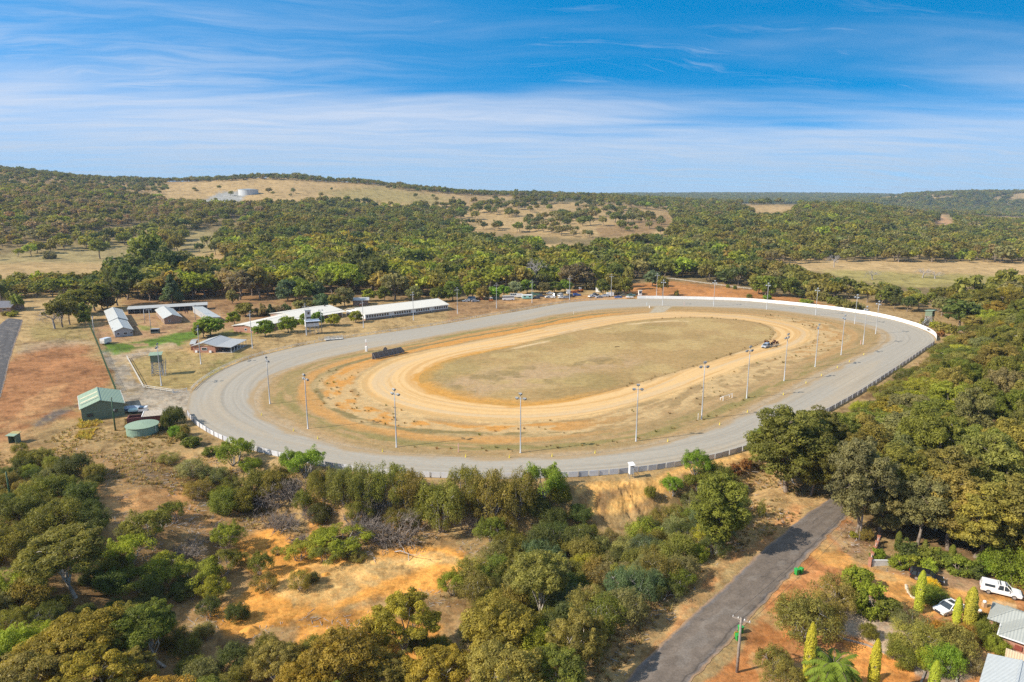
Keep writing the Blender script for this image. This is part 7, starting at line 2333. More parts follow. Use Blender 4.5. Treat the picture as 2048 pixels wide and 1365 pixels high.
boxy('caravan', 'teal and white caravan standing side on in the parked row', 'caravan', 1054.5, 598.5, R(5), [('body', CART, [((0,0,1.35),(6.2,2.3,1.7))]),('upper_body', WHITE, [((0,0,2.42),(6.1,2.25,0.44)),((-3.1,0,1.3),(0.1,2.1,1.2))]),('window', GLASS, [((-1.6,-1.16,1.6),(1.2,0.05,0.7)),((1.4,-1.16,1.6),(1.2,0.05,0.7))]),('tow_bar', DARKM, [((3.6,0,0.55),(1.2,0.1,0.1))])], (-0.4,0.4), 1.1)
boxy('truck', 'white cab truck loaded with scrap at the back of the jumble', 'truck', 1144, 589, R(190), [('cab', CARW, [((2.4,0,1.7),(2.0,2.3,2.3))]),('windscreen', GLASS, [((3.42,0,2.1),(0.05,2.0,0.9)),((2.5,-1.16,2.1),(1.1,0.05,0.8))]),('tray', CARR, [((-1.3,0,1.15),(5.0,2.3,0.25)),((-1.3,-1.1,1.6),(5.0,0.08,0.7)),((-1.3,1.1,1.6),(5.0,0.08,0.7))]),('load', CARO, [((-0.6,0.3,1.9),(1.6,1.2,0.9)),((-2.3,-0.2,1.8),(1.8,1.4,0.8))])], (2.3,-1.2,-2.4), 1.1, 0.48)
boxy('tipper_truck', 'old green truck behind the caravan', 'truck', 1070, 593.5, R(185), [('cab', CARG, [((1.7,0,1.6),(1.8,2.1,2.0))]),('windscreen', GLASS, [((2.62,0,2.0),(0.05,1.8,0.8))]),('tray', CARG, [((-1.0,0,1.3),(3.6,2.1,0.9))])], (1.7,-1.4), 1.0, 0.45)
boxy('box_trailer', 'white enclosed box trailer right of the silver wagon', 'trailer', 1220, 593.5, R(5), [('body', CARW, [((0,0,1.5),(4.2,2.1,2.0))]),('tow_bar', DARKM, [((2.6,0,0.55),(1.1,0.1,0.1))])], (-0.2,), 1.05, 0.38)
boxy('box_trailer', 'white box trailer between the white van and the caravan', 'trailer', 1038.5, 596, R(3), [('body', CARW, [((0,0,1.5),(3.6,2.0,1.9))]),('tow_bar', DARKM, [((2.2,0,0.55),(1.0,0.1,0.1))])], (-0.2,), 1.0, 0.38)
boxy('loader', 'orange and white loader with raised arm at the back of the row', 'loader', 1160, 585, R(200), [('body', CARO, [((-0.6,0,1.4),(2.8,1.8,1.1))]),('cab', CARW, [((0.0,0,2.4),(1.4,1.5,1.2))]),('windscreen', GLASS, [((0.72,0,2.5),(0.05,1.3,0.8))]),('arm', CARO, [((1.9,0,1.5),(2.0,0.5,0.4)),((2.9,0,1.0),(0.7,2.0,0.9))])], (-1.3,0.9), 1.0, 0.6)
boxy('forklift', 'small orange and white forklift alone near the left of the row', 'forklift', 982, 603.5, R(195), [('body', CARO, [((0,0,0.9),(2.2,1.2,0.9))]),('mast', DARKM, [((1.2,-0.35,1.5),(0.12,0.12,2.6)),((1.2,0.35,1.5),(0.12,0.12,2.6))]),('canopy', WHITE, [((-0.1,0,2.2),(1.4,1.15,0.12)),((-0.7,-0.5,1.75),(0.1,0.1,0.9)),((-0.7,0.5,1.75),(0.1,0.1,0.9)),((0.5,-0.5,1.75),(0.1,0.1,0.9)),((0.5,0.5,1.75),(0.1,0.1,0.9))])], (-0.7,0.8), 0.65, 0.3)
boxy('skip_bin', 'dark green metal skip left of the minibus', 'skip', 991, 598.5, R(2), [('body', CARG, [((0,0,0.9),(4.6,2.0,1.4))]),('rim', DARKM, [((0,0,1.65),(4.8,2.2,0.12))])], None, 0)
boxy('rusty_tank', 'tall rust brown steel box in the bushes near the left of the row', 'tank', 962, 600, R(4), [('body', CARR, [((0,0,1.7),(2.6,2.0,3.4))]),('lid', CARR, [((0,0,3.46),(2.8,2.2,0.12))])], None, 0)
boxy('boat_trailer', 'low white boat on a trailer at the front right of the row', 'boat', 1259, 597, R(182), [('hull', CARW, [((0,0,0.8),(4.4,1.7,0.5)),((1.0,0,1.2),(1.4,1.4,0.4))]),('windscreen', GLASS, [((0.3,0,1.35),(0.06,1.3,0.35))])], (-0.5,), 0.85, 0.3)
boxy('sign_board', 'large blank white board standing behind the silver wagon', 'board', 1197, 586, R(-10), [('panel', WHITE, [((0,0,1.9),(3.6,0.1,3.0))]),('post', TIMBER, [((-1.4,0.12,1.2),(0.12,0.12,2.6)),((1.4,0.12,1.2),(0.12,0.12,2.6))])], None, 0)
boxy('horse_float', 'white horse float parked on the green grass by the wire fence', 'trailer', 212, 688, R(80), [('body', CARW, [((0,0,1.45),(3.8,2.2,2.0)),((1.7,0,1.35),(1.0,1.8,1.7))]),('door', OFFW, [((-1.93,0,1.1),(0.06,1.9,1.2))]),('tow_bar', DARKM, [((2.8,0,0.55),(1.3,0.1,0.1))])], (-0.4,0.4), 1.1, 0.36)
o = [o for o in COL.objects if o.name == 'horse_float'][0]; del o['group']
boxy('flatbed_ute', 'white and pale blue ute parked at the corner of the shed shadow', 'ute', 279, 826, R(15), [('cab', CARW, [((1.0,0,1.15),(2.2,1.8,1.1))]),('windows', GLASS, [((0.7,0,1.55),(1.3,1.82,0.4))]),('tray', plain('tray_teal', (0.45, 0.62, 0.60)), [((-1.4,0,1.0),(2.4,1.8,0.5))])], (1.2,-1.3), 0.9, 0.36)
o = [o for o in COL.objects if o.name == 'flatbed_ute'][0]; del o['group']
boxy('feed_container', 'dark open box trailer on the strip of grass between the stables', 'trailer', 311, 667, R(8), [('body', plain('dark_green_grey', (0.09, 0.11, 0.10)), [((0,0.9,1.0),(3.2,0.1,1.9)),((-1.6,0,1.0),(0.1,1.9,1.9)),((1.6,0,1.0),(0.1,1.9,1.9)),((0,-0.9,0.5),(3.1,0.08,0.7))]),('roof', STEEL, [((0,0,2.0),(3.5,2.1,0.1))])], None, 0)
o = [o for o in COL.objects if o.name == 'feed_container'][0]; del o['group']

# ------------------------------------------------------------------ bins
def bin_(label, px, py, rz, lidm, open_lid=False):
    P = G(px, py); t = thing('wheelie_bin', label, 'bin', P, rz, 'wheelie bins put out on the road verge')
    BG = plain('green_bin_plastic', (0.03, 0.30, 0.055), 0.45, var=0.05)
    m = MB(); m.box((0, 0, 0.52), (0.50, 0.55, 0.92), taper=1.18); m.build('body', BG, t, bevel=0.03)
    m = MB()
    if open_lid: m.box((0, 0.40, 0.75), (0.62, 0.06, 0.62))
    else: m.box((0, 0.0, 1.02), (0.66, 0.72, 0.08)); m.box((0, 0.1, 1.08), (0.5, 0.5, 0.06))
    m.build('lid', lidm, t, bevel=0.02)
    m = MB(); m.bar((-0.26, 0.40, 0.96), (0.26, 0.40, 0.96), 0.05); m.build('handle', BG, t)
    for s in (-1, 1):
        m = MB(); m.M = Matrix.Translation((s * 0.26, 0.27, 0.12)) @ Matrix.Rotation(R(90), 4, 'Y'); m.lathe([(0.12, -0.03), (0.12, 0.03)], 10); m.build('wheel', TYRE, t)
BGL = plain('green_bin_lid', (0.035, 0.36, 0.08), 0.4); BYL = plain('yellow_bin_lid', (0.62, 0.42, 0.02), 0.4)
bin_('bright green wheelie bin on the road edge at the driveway mouth, left of two', 1593, 1150, R(20), BGL)
bin_('wheelie bin with yellow lid at the driveway mouth, right of two', 1602, 1147, R(35), BYL, True)
bin_('bright green wheelie bin behind the foreground power pole', 1481, 1266, R(25), BGL)
bin_('wheelie bin in front of the green one by the foreground power pole', 1475, 1281, R(10), BYL, True)

# ------------------------------------------------------------------ horses
def horse_mesh():
    me = bpy.data.meshes.new('horse_body')
    V = [(-0.62,0,1.38),(-0.2,0,1.36),(0.35,0,1.34),(0.72,0,1.42),(1.02,0,1.72),(1.22,0,2.02),(1.42,0,1.94),(1.66,0,1.72),(-0.86,0,1.36),(-1.0,0,1.1),(-1.04,0,0.7)]
    Ed = [(0,1),(1,2),(2,3),(3,4),(4,5),(5,6),(6,7),(0,8),(8,9),(9,10)]
    Rr = [0.34,0.33,0.34,0.26,0.17,0.14,0.13,0.08,0.10,0.07,0.05]
    for s in (-1, 1):
        b = len(V); sh = 0.1 * s
        V += [(0.52,s*0.20,1.12),(0.50+sh,s*0.20,0.68),(0.52+sh*1.6,s*0.20,0.30),(0.58+sh*2,s*0.20,0.05)]; Ed += [(2,b),(b,b+1),(b+1,b+2),(b+2,b+3)]; Rr += [0.15,0.085,0.06,0.075]
        b = len(V)
        V += [(-0.62,s*0.21,1.05),(-0.55-sh,s*0.21,0.85),(-0.82-sh*1.4,s*0.21,0.55),(-0.74-sh*1.8,s*0.21,0.05)]; Ed += [(0,b),(b,b+1),(b+1,b+2),(b+2,b+3)]; Rr += [0.20,0.13,0.075,0.075]
        b = len(V); V += [(1.22,s*0.08,2.2)]; Ed += [(5,b)]; Rr += [0.035]
    me.from_pydata(V, Ed, [])
    bm = bmesh.new(); bm.from_mesh(me); lay = bm.verts.layers.skin.verify(); bm.verts.ensure_lookup_table()
    for i, r_ in enumerate(Rr):
        bm.verts[i][lay].radius = (r_, r_); bm.verts[i][lay].use_root = (i == 1)
    bm.to_mesh(me); bm.free()
    return me
HM = horse_mesh()
HMAT = [plain('bay_coat', (0.10, 0.035, 0.015), 0.5), plain('chestnut_coat', (0.17, 0.06, 0.022), 0.5), plain('dark_bay_coat', (0.035, 0.018, 0.012), 0.5)]
def horse(px, py, rz, k, label, grp=None):
    me = HM.copy()
    me.materials.append(HMAT[k])
    o = bpy.data.objects.new('horse', me); COL.objects.link(o)
    P = E(px, py, 0); o.location = (P.x, P.y, 0.05); o.rotation_euler = (0, 0, rz)
    sm = o.modifiers.new('skin', 'SKIN'); sm.use_smooth_shade = True
    ss = o.modifiers.new('smooth', 'SUBSURF'); ss.levels = 1; ss.render_levels = 1
    tag(o, label, 'horse', grp)
    m = MB(); m.prism([(0.74, 1.72), (0.95, 2.02), (1.18, 2.24), (1.10, 1.98), (0.86, 1.68)], -0.035, 0.035, 'y'); m.build('mane', plain('black_hair', (0.012, 0.010, 0.010), 0.7), o)
HG = 'horses exercised behind the silver wagon'
for (px, py, k, lab) in [(1530.5,690.3,1,'chestnut horse trotting beside the silver wagon, nearest its bonnet'),(1536,691,0,'bay horse trotting beside the rear of the silver wagon'),(1543,694,2,'dark horse close behind the silver wagon'),
        (1547,692,0,'bay horse in the middle of the group behind the silver wagon'),(1549,689,1,'chestnut horse at the back of the group, on the inner side'),(1553.5,691.5,0,'bay horse at the very back of the group on the sand track')]:
    horse(px, py, rzt + R(RNG.uniform(-8, 8)), k, lab, HG)
horse(373, 629, R(185), 0, 'brown horse standing in the bare stable yard before the stall shed')
horse(722, 614.5, R(10), 1, 'chestnut horse by the brick store behind the function building')
# jogging frame behind the wagon, holding the horses apart
P = E(1545, 695.5, 0)
t = thing('exercise_frame', 'light steel exercise frame on wheels towed behind the silver wagon', 'trailer', (P.x, P.y, 0.05), rzt)
m = MB()
for y in (-1.6, 0, 1.6): m.bar((-2.6, y, 0.9), (2.8, y * 0.3, 0.8), 0.09)
m.bar((-2.6, -1.6, 0.9), (-2.6, 1.6, 0.9), 0.09); m.bar((0, -0.9, 0.85), (0, 0.9, 0.85), 0.08); m.build('frame', STEEL, t)
wheels(t, (-1.6,), 1.2, 0.34, 0.18, False)

# ------------------------------------------------------------------ houses bottom right
u = Vector((0.75, -0.66, 0)).normalized(); v = Vector((0.66, 0.75, 0)).normalized()
M0 = E(1996.2, 1268.8, 2.7)
rzh = math.atan2(u.y, u.x)
t = thing('brick_house', 'red brick house with a grey hip roof at the bottom right corner', 'house', (M0.x, M0.y, 0), rzh)
m = MB(); m.box((8.1, 4.4, 1.2), (15.2, 7.8, 2.9)); m.box((1.6, 6.2, 1.2), (4.2, 3.4, 2.9)); m.build('wall', BRICKR, t)
def hip(mb, x0, y0, x1, y1, ze, zr, along='x'):
    hw = min(x1 - x0, y1 - y0) / 2
    if along == 'x': a = (x0 + hw, (y0 + y1) / 2, zr); b = (x1 - hw, (y0 + y1) / 2, zr)
    else: a = ((x0 + x1) / 2, y0 + hw, zr); b = ((x0 + x1) / 2, y1 - hw, zr)
    c = [(x0, y0, ze), (x1, y0, ze), (x1, y1, ze), (x0, y1, ze)]
    if along == 'x': quads = [(c[0], c[1], b, a), (c[2], c[3], a, b), (c[3], c[0], a), (c[1], c[2], b)]
    else: quads = [(c[3], c[0], a, b), (c[1], c[2], b, a), (c[0], c[1], a), (c[2], c[3], b)]
    for q in quads: mb.slab(q, 0.10)
    for p, q_ in ((c[0], a), (c[3], a if along == 'x' else b), (c[1], b if along == 'x' else a), (c[2], b), (a, b)):
        mb.bar((p[0], p[1], p[2] + 0.03), (q_[0], q_[1], q_[2] + 0.03), 0.16, 0.06)
HROOF = ribbed('pale_sage_roof', (0.36, 0.375, 0.345), 0, 0.35, 0.45, 0.1, 0.04, (0.30, 0.31, 0.28))
m = MB(); hip(m, 0.0, 0.0, 16.2, 8.6, 2.7, 4.3); m.build('roof', HROOF, t)
m = MB(); hip(m, -1.6, 3.2, 6.5, 8.45, 2.68, 3.9); m.build('porch_roof', HROOF, t)
for (x, y) in ((-1.1, 3.7), (-1.1, 7.9)):
    m = MB(); m.box((x, y, 1.2), (0.45, 0.45, 2.8)); m.build('porch_column', BRICKR, t)
m = MB(); m.bar((0.05, -0.06, 2.62), (16.2, -0.06, 2.62), 0.12); m.bar((-0.06, 0, 2.62), (-0.06, 3.1, 2.62), 0.12); m.build('gutter', WHITE, t)
add_box_part(t, 'meter_box', (2.3, 0.42, 1.5), (0.8, 0.18, 0.6), plain('oxide_red', (0.25, 0.06, 0.04)))
add_box_part(t, 'downpipe', (4.0, 0.44, 1.25), (0.12, 0.12, 2.6), plain('oxide_red', (0.25, 0.06, 0.04)))
C0 = E(1976, 1304.7, 3.0)
t = thing('garage_shed', 'shed with a light grey ribbed metal roof at the bottom right corner', 'shed', (C0.x - v.x * 9.4, C0.y - v.y * 9.4, 0), rzh)
m = MB(); m.prism([(0.3, -0.4), (8.6, -0.4), (8.6, 2.55), (3.4, 3.35), (0.3, 2.75)], 0.3, 9.2, 'y'); m.build('wall', plain('sage_wall', (0.42, 0.42, 0.36)), t)
ZR = ribbed('pale_ribbed_roof', (0.50, 0.53, 0.53), 1, 0.30, 0.4, 0.1, 0.04, (0.42, 0.44, 0.44))
m = MB(); m.slab([(0, 0, 2.8), (3.4, 0, 3.5), (3.4, 9.5, 3.5), (0, 9.5, 2.8)], 0.1); m.slab([(3.4, 0, 3.5), (9.0, 0, 2.62), (9.0, 9.5, 2.62), (3.4, 9.5, 3.5)], 0.1); m.bar((3.4, 0, 3.53), (3.4, 9.5, 3.53), 0.3, 0.07); m.build('roof', ZR, t)
m = MB(); m.lathe([(0.14, 3.3), (0.14, 3.7), (0.22, 3.75), (0.10, 3.95)], 10, (5.2, 8.3, 0)); m.build('roof_vent', STEEL, t)
P = E(2012.5, 1296, 1.8)
t = thing('panel_fence', 'cream ribbed sheet metal fence against the brick house wall', 'fence', (P.x, P.y, 0), rzh)
CREAMF = ribbed('cream_fence_sheet', (0.62, 0.52, 0.38), 0, 0.28, 0.6, 0, 0.04)
m = MB(); m.box((6, 0, 0.85), (12, 0.06, 1.7)); m.build('panelling', CREAMF, t)
m = MB(); m.box((6, 0, 1.72), (12, 0.09, 0.06)); m.build('capping', CREAMF, t)

# ------------------------------------------------------------------ garden
def gate_wall():
    A, B = G(1739, 1133), G(1756, 1088)
    d = B - A; L = d.length; t = thing('brick_gate_wall', 'curved brick and white picket entrance wall at the driveway', 'wall', A, math.atan2(d.y, d.x))
    n = 4
    for k in range(n + 1):
        m = MB(); m.box((L * k / n, 0, 0.65), (0.45, 0.45, 1.6)); o = m.build('pillar', BRICKR, t)
        m = MB(); m.box((L * k / n, 0, 1.49), (0.55, 0.55, 0.09)); m.build('pillar_cap', BRICKR, o)
    m = MB()
    for k in range(n):
        x0 = L * k / n + 0.22; x1 = L * (k + 1) / n - 0.22
        m.box(((x0 + x1) / 2, 0, 0.15), (x1 - x0, 0.25, 0.5))
    m.build('plinth', BRICKR, t)
    for k in range(n):
        x0 = L * k / n + 0.22; x1 = L * (k + 1) / n - 0.22; m = MB(); q = max(4, int((x1 - x0) / 0.2))
        for i in range(q): m.box((x0 + (x1 - x0) * (i + 0.5) / q, 0, 0.82), (0.11, 0.03, 0.8 + 0.2 * abs(i / (q - 1) - 0.5)))
        m.box(((x0 + x1) / 2, 0.03, 0.65), (x1 - x0, 0.04, 0.07)); m.build('pickets', WHITE, t)
gate_wall()
A, B = G(1744, 1133), G(1784, 1132)
d = B - A; t = thing('low_wall', 'low pale rendered wall panel beside the brick entrance pillars', 'wall', A, math.atan2(d.y, d.x))
m = MB(); m.box((d.length / 2, 0, 0.5), (d.length, 0.14, 1.2)); m.build('panel', plain('render', (0.52, 0.50, 0.47), 0.8), t)
m = MB(); m.box((d.length / 2, 0, 1.13), (d.length + 0.1, 0.2, 0.07)); m.build('capping', WHITE, t)
def edging(label, pxs, mat=CONC, w=0.22, name='garden_edging'):
    pts = [G(*p) for p in pxs]; c = sum(pts, Vector()) / len(pts)
    m = MB()
    for a, b in zip(pts[:-1], pts[1:]): m.bar(a - c + Vector((0, 0, 0.08)), b - c + Vector((0, 0, 0.08)), w, 0.22)
    o = m.build(name, mat); o.location = c; tag(o, label, 'edging')
edging('timber edging along the top of the gravel garden bed', [(1690,1195),(1720,1210),(1745,1228),(1775,1238),(1800,1252),(1840,1270)], TIMBER)
edging('timber edging along the lower side of the gravel bed', [(1650,1262),(1690,1280),(1735,1292),(1775,1310),(1810,1325),(1850,1345),(1840,1372)], TIMBER)
edging('pale edging below the rust coloured garden bushes', [(1862,1340),(1885,1352),(1915,1345),(1912,1370)], CONC)
m = MB()
isl = [(1812,1172),(1816,1186),(1826,1196),(1842,1203),(1860,1206),(1880,1203),(1894,1195)]
pts = [G(*p) for p in isl]; c = sum(pts, Vector()) / len(pts); rr = random.Random(3)
for a, b in zip(pts[:-1], pts[1:]):
    for k in range(4):
        p = a.lerp(b, k / 4) - c; m.box((p.x, p.y, 0.1), (0.35 + rr.random() * 0.2, 0.3, 0.3), rr.random() * 3, 0.7)
o = m.build('stone_edging', plain('pale_stone', (0.50, 0.44, 0.35), 0.9)); o.location = c; tag(o, 'row of pale stones edging the island bed in the drive', 'edging')
P = G(1893, 1343)
t = thing('bird_bath', 'small white mushroom shaped bird bath in the garden bed', 'bird bath', P)
m = MB(); m.lathe([(0.25, 0), (0.14, 0.1), (0.12, 0.5)], 10); m.build('pedestal', WHITE, t)
m = MB(); m.lathe([(0.12, 0.5), (0.5, 0.62), (0.5, 0.7), (0.1, 0.85)], 14); m.build('bowl', WHITE, t)
for (px, py, lab) in ((1968,1214,'white ball finial on a pedestal near the ute'), (1959,1232,'white ball finial on a pedestal nearer the cypress')):
    P = G(px, py); t = thing('garden_light', lab, 'garden light', P)
    m = MB(); m.box((0, 0, 0.3), (0.5, 0.5, 0.6)); m.build('pedestal', plain('sandstone', (0.5, 0.34, 0.2)), t)
    m = MB(); m.lathe([(0.05, 0.6), (0.2, 0.68), (0.26, 0.84), (0.2, 1.0), (0.04, 1.08)], 12); m.build('globe', WHITE, t, True)

def cyp(px, py, ty, w, tint):
    P = G(px, py); h = top_z(P, ty) - P.z
    plant('cypress', 'cypress_tree', P.x, P.y, w, h, tint, 'narrow pencil cypress', 'tree', 'garden')
YGREEN = (0.205, 0.205, 0.028); WORD[YGREEN] = 'yellow green'
for a_ in [(1836,1224,1142,1.2),(1912,1247,1195,1.0),(1937,1252,1175,1.5),(1612,1392,1247,1.3),(1742,1398,1280,1.2),(1863,1405,1322,1.15)]: cyp(*a_, YGREEN)
for a_ in [(1795,1102,1063,1.0),(1847,1118,1080,0.9),(1901,1134,1090,1.1)]: cyp(*a_, GREEN)
GARDEN = [('round',1713,1178,4.6,3.8,LIME),('round',1737,1229,4.4,5.2,LIME),('round',1772,1237,3.8,3.4,GREEN),('round',1754,1119,2.6,1.9,BRIGHT),('round',1798,1136,2.9,2.2,LIME),('round',1823,1135,2.8,2.0,LIME),('round',1858,1141,2.7,1.8,LIME),
 ('round',1815,1112,4.0,2.6,DARK),('round',1862,1124,4.2,2.6,GREEN),('round',1882,1130,3.6,2.6,GREEN),('round',1918,1146,4.6,2.8,GREEN),('round',1945,1152,3.6,2.2,DARK),
 ('bush',1855,1200,5.6,2.2,GREEN),('bush',1838,1192,3.0,1.5,KHAKI),('bush',1862,1182,2.6,2.1,YEL),('teatree',1822,1262,6.5,3.0,GREYOL),('bush',1737,1274,2.8,2.0,OLIVE),('bush',1797,1292,3.6,1.6,KHAKI),
 ('bush',1878,1283,4.2,2.6,(0.20,0.115,0.018)),('bush',1905,1308,6.5,3.8,KHAKI),('bush',1930,1285,3.6,2.6,(0.15,0.095,0.025)),('teatree',1835,1305,7.0,3.8,KHAKI),('bush',1800,1325,4.4,2.6,OLIVE),('bush',1890,1345,5.6,3.6,BRIGHT),
 ('bush',1858,1335,4.0,2.6,LIME),('teatree',1945,1345,3.6,2.2,GREYOL),('bush',1970,1285,4.4,3.0,GREEN),('bush',1990,1303,3.2,2.2,LIME),('bush',1965,1250,2.6,1.8,GREEN),('bush',2030,1163,9.0,5.6,BRIGHT),('bush',1985,1152,5.5,3.6,BRIGHT),('bush',2060,1130,7,7,LIME),
 ('teatree',1610,1280,9.5,6.4,KHAKI),('teatree',1665,1222,7.5,5.2,KHAKI),('teatree',1590,1250,6.0,5.0,KHAKI),('teatree',1650,1260,5.5,4.4,OLIVE),('teatree',1545,1345,5.5,3.6,KHAKI),('teatree',1575,1390,6.5,4.0,KHAKI),('bush',1690,1205,3.0,2.6,GREEN),('bush',1702,1160,2.4,2.6,GOLD),
 ('round',1708,1074,1.6,1.1,LIME),('bush',1730,1080,2.6,2.4,KHAKI)]
WORD[(0.20,0.115,0.018)] = 'orange'; WORD[(0.15,0.095,0.025)] = 'bronze'; WORD[(0.13,0.15,0.09)] = 'pale silvery green'; WORD[(0.10,0.072,0.045)] = 'dull brown'
for kind, px, py, w, h, tint in GARDEN: plant_px(kind, 'shrub' if kind == 'teatree' else 'bush', px, py, w, h, tint, FORM[kind], 'shrub' if kind == 'teatree' else 'bush', 'garden')
plant_px('palm', 'palm_tree', 1662, 1402, 6.8, 5.2, (0.076, 0.100, 0.017), 'feathery palm', 'palm tree', 'garden')
WORD[(0.076, 0.100, 0.017)] = 'green'

# ------------------------------------------------------------------ dirt mounds and dead logs in the clearing
for (px, py, w, h, lab) in ((605,1145,4.2,1.0,'orange dirt mound in the middle of the sand clearing'),(560,1150,2.6,0.6,'small orange dirt heap left of the larger mound'),(650,1150,2.2,0.5,'low yellow dirt heap right of the larger mound'),(500,1265,4.0,1.2,'lumpy orange dirt mound behind the golden gum trees')):
    P = G(px, py); n = 22
    gx, gy = np.meshgrid(np.linspace(-1, 1, n), np.linspace(-1, 1, n))
    rr2 = np.hypot(gx, gy); zz = np.clip(1 - rr2, 0, 1) ** 1.2 * (0.5 + fbm(gx * 2.5 + px, gy * 2.5, 4, 3) * 1.1)
    V = np.c_[(gx * w / 2).ravel(), (gy * w / 2).ravel(), (zz * h - 0.12).ravel()]
    i = np.arange(n - 1)[:, None] * n; j = np.arange(n - 1)[None]
    F = np.stack([i + j, i + j + 1, i + n + j + 1, i + n + j], -1).reshape(-1, 4)
    cc = np.empty((len(V), 3)); cc[:] = C_ORANGE
    me = mesh_np('dirt_mound', V, F, cc, True)
    o = link('dirt_mound', me, bpy.data.materials.get('infield_earth')); o.location = P; tag(o, lab, 'dirt mound')
for (px, py, L, a, lab) in ((640,1010,5,20,'bleached fallen branch at the foot of the fence scrub'),(790,1105,4,-30,'dead grey log on the edge of the sand clearing'),(1010,1075,5,60,'grey fallen trunk between the fence shrubs'),(700,1115,3,10,'short dead branch lying on the sand')):
    P = G(px, py); cl = Cloud(px); twigs(cl, np.zeros(3), np.array([math.cos(R(a)), math.sin(R(a)), 0.16]), L, 0.13, 2, 3, 5)
    o = link('fallen_branch', cl.wood_mesh('fallen_branch', BARKD), None); o.location = P + Vector((0, 0, 0.12)); tag(o, lab, 'log')

# ------------------------------------------------------------------ dry grass (nobody could count it)
def tuft(seed, n=16, h=0.5):
    r = np.random.default_rng(seed); v = []; 
    for k in range(n):
        a = r.random() * 6.283; s = r.random() * 0.28; l = h * (0.6 + 0.7 * r.random())
        b = np.array([math.cos(a) * s, math.sin(a) * s, 0]); e = b + np.array([math.cos(a) * l * 0.5, math.sin(a) * l * 0.5, l]); w = np.array([-math.sin(a), math.cos(a), 0]) * 0.07
        v += [b - w, b + w, e + w * 0.3, e - w * 0.3]
    me = mesh_np('grass_tuft', np.array(v), np.arange(len(v)).reshape(-1, 4))
    a = me.attributes.new('leaf', 'FLOAT', 'FACE'); a.data.foreach_set('value', r.random(n).astype(np.float32))
    me.materials.append(FOLI); return me
TUFTS = [tuft(700 + i) for i in range(5)]
gcand = candidates(62, 215, 0.92, 2.4)
GRASS = []
def grass(poly, keep, pal, wts, hs):
    x, y, z, px, py = gcand
    m = in_poly(px, py, poly) & (d_track(x, y) > 0.9)
    for c in CLEAR: m &= ~in_poly(px, py, c)
    m &= (fbm(x / 6, y / 6, 3, 900) > 0.42) & (PRNG.random(len(x)) < keep)
    for i in np.nonzero(m)[0]: GRASS.append((float(x[i]), float(y[i]), float(z[i]) + 0.15, pick(pal, wts), RNG.uniform(*hs) * 0.72, RNG.randrange(5)))
STRAW = (0.165, 0.125, 0.066); STRAWB = (0.205, 0.16, 0.088); STRAWD = (0.105, 0.078, 0.042)
grass([(1330,960),(1510,915),(1600,980),(1660,995),(1560,1060),(1430,1130),(1290,1280),(1200,1390),(1150,1380),(1250,1230),(1400,1130)], 0.75, [STRAW, STRAWB, STRAWD], [4, 3, 2], (0.7, 1.3))
grass([(150,850),(380,880),(560,940),(700,990),(640,1080),(430,1060),(330,980),(200,960),(40,910)], 0.6, [STRAW, STRAWB, STRAWD], [4, 3, 3], (0.6, 1.3))
grass([(160,840),(205,845),(180,880),(150,876)], 1.0, [(0.20,0.155,0.042)], [1], (1.3, 2.0))
grass([(560,1060),(800,1070),(950,1100),(960,1190),(880,1200),(900,1110),(700,1100),(560,1110)], 0.5, [STRAW, STRAWD], [2, 2], (0.6, 1.2))
grass([(250,840),(330,850),(400,900),(300,880),(250,875)], 1.0, [STRAW, STRAWD], [2, 3], (0.9, 1.5))
grass([(1690,1030),(1760,1080),(1730,1130),(1680,1100)], 0.4, [STRAW, STRAWD], [2, 2], (0.5, 0.9))
grass([(-20,900),(150,940),(100,1000),(30,960),(-30,1050)], 0.5, [STRAW, STRAWD], [2, 2], (0.6, 1.2))
# dark tussocks on the edges of the sand track
inn = candidates(150, 400, 0.6, 0.25)
thc, rc_ = track_polar(inn[0], inn[1])
t_so = (rc_ - r_of(R_SO, thc)) / (r_of(R_IN, thc) - r_of(R_SO, thc))
sel = (t_so > 0.02) & (t_so < 0.5) & (PRNG.random(len(thc)) < 0.22 * (fbm(inn[0] / 5, inn[1] / 5, 3, 901) > 0.5)) & ((angw(thc, TH_S, 1.6) + angw(thc, TH_E, 0.9)) > 0.2)
t_si = (rc_ - r_of(R_SI, thc)) / (r_of(R_SO, thc) - r_of(R_SI, thc))
sel |= (t_si > -0.12) & (t_si < 0.06) & (PRNG.random(len(thc)) < 0.35) & (angw(thc, TH_E, 1.6) > 0.1)
sel |= (t_so > 0.75) & (t_so < 0.86) & (PRNG.random(len(thc)) < 0.35) & (angw(thc, thpx(1250, 888), 0.5) > 0.1)
for i in np.nonzero(sel)[0]:
    GRASS.append((float(inn[0][i]), float(inn[1][i]), 0.25, pick([(0.10,0.07,0.032),(0.14,0.095,0.045),(0.085,0.075,0.026)], [2, 2, 1]), RNG.uniform(0.5, 1.1), RNG.randrange(5)))
build_woodland('dry_grass', 'dry straw coloured grass tufts on the verges, banks and infield edges', GRASS, TUFTS, 0)
for o in COL.objects:
    if o.name == 'dry_grass': o['category'] = 'grass'
def stick(seed):
    r = np.random.default_rng(seed); mb = MB()
    for k in range(5):
        a = r.random() * 6.283; L = 0.5 + r.random() * 1.1; x, y = r.normal(size=2) * 0.6
        mb.bar((x, y, 0.03), (x + math.cos(a) * L, y + math.sin(a) * L, 0.06 + r.random() * 0.3), 0.055)
    me = bpy.data.meshes.new('stick_litter'); me.from_pydata(mb.v, [], mb.f); me.materials.append(BARKD); return me
GRASS_KEEP = GRASS; GRASS = []
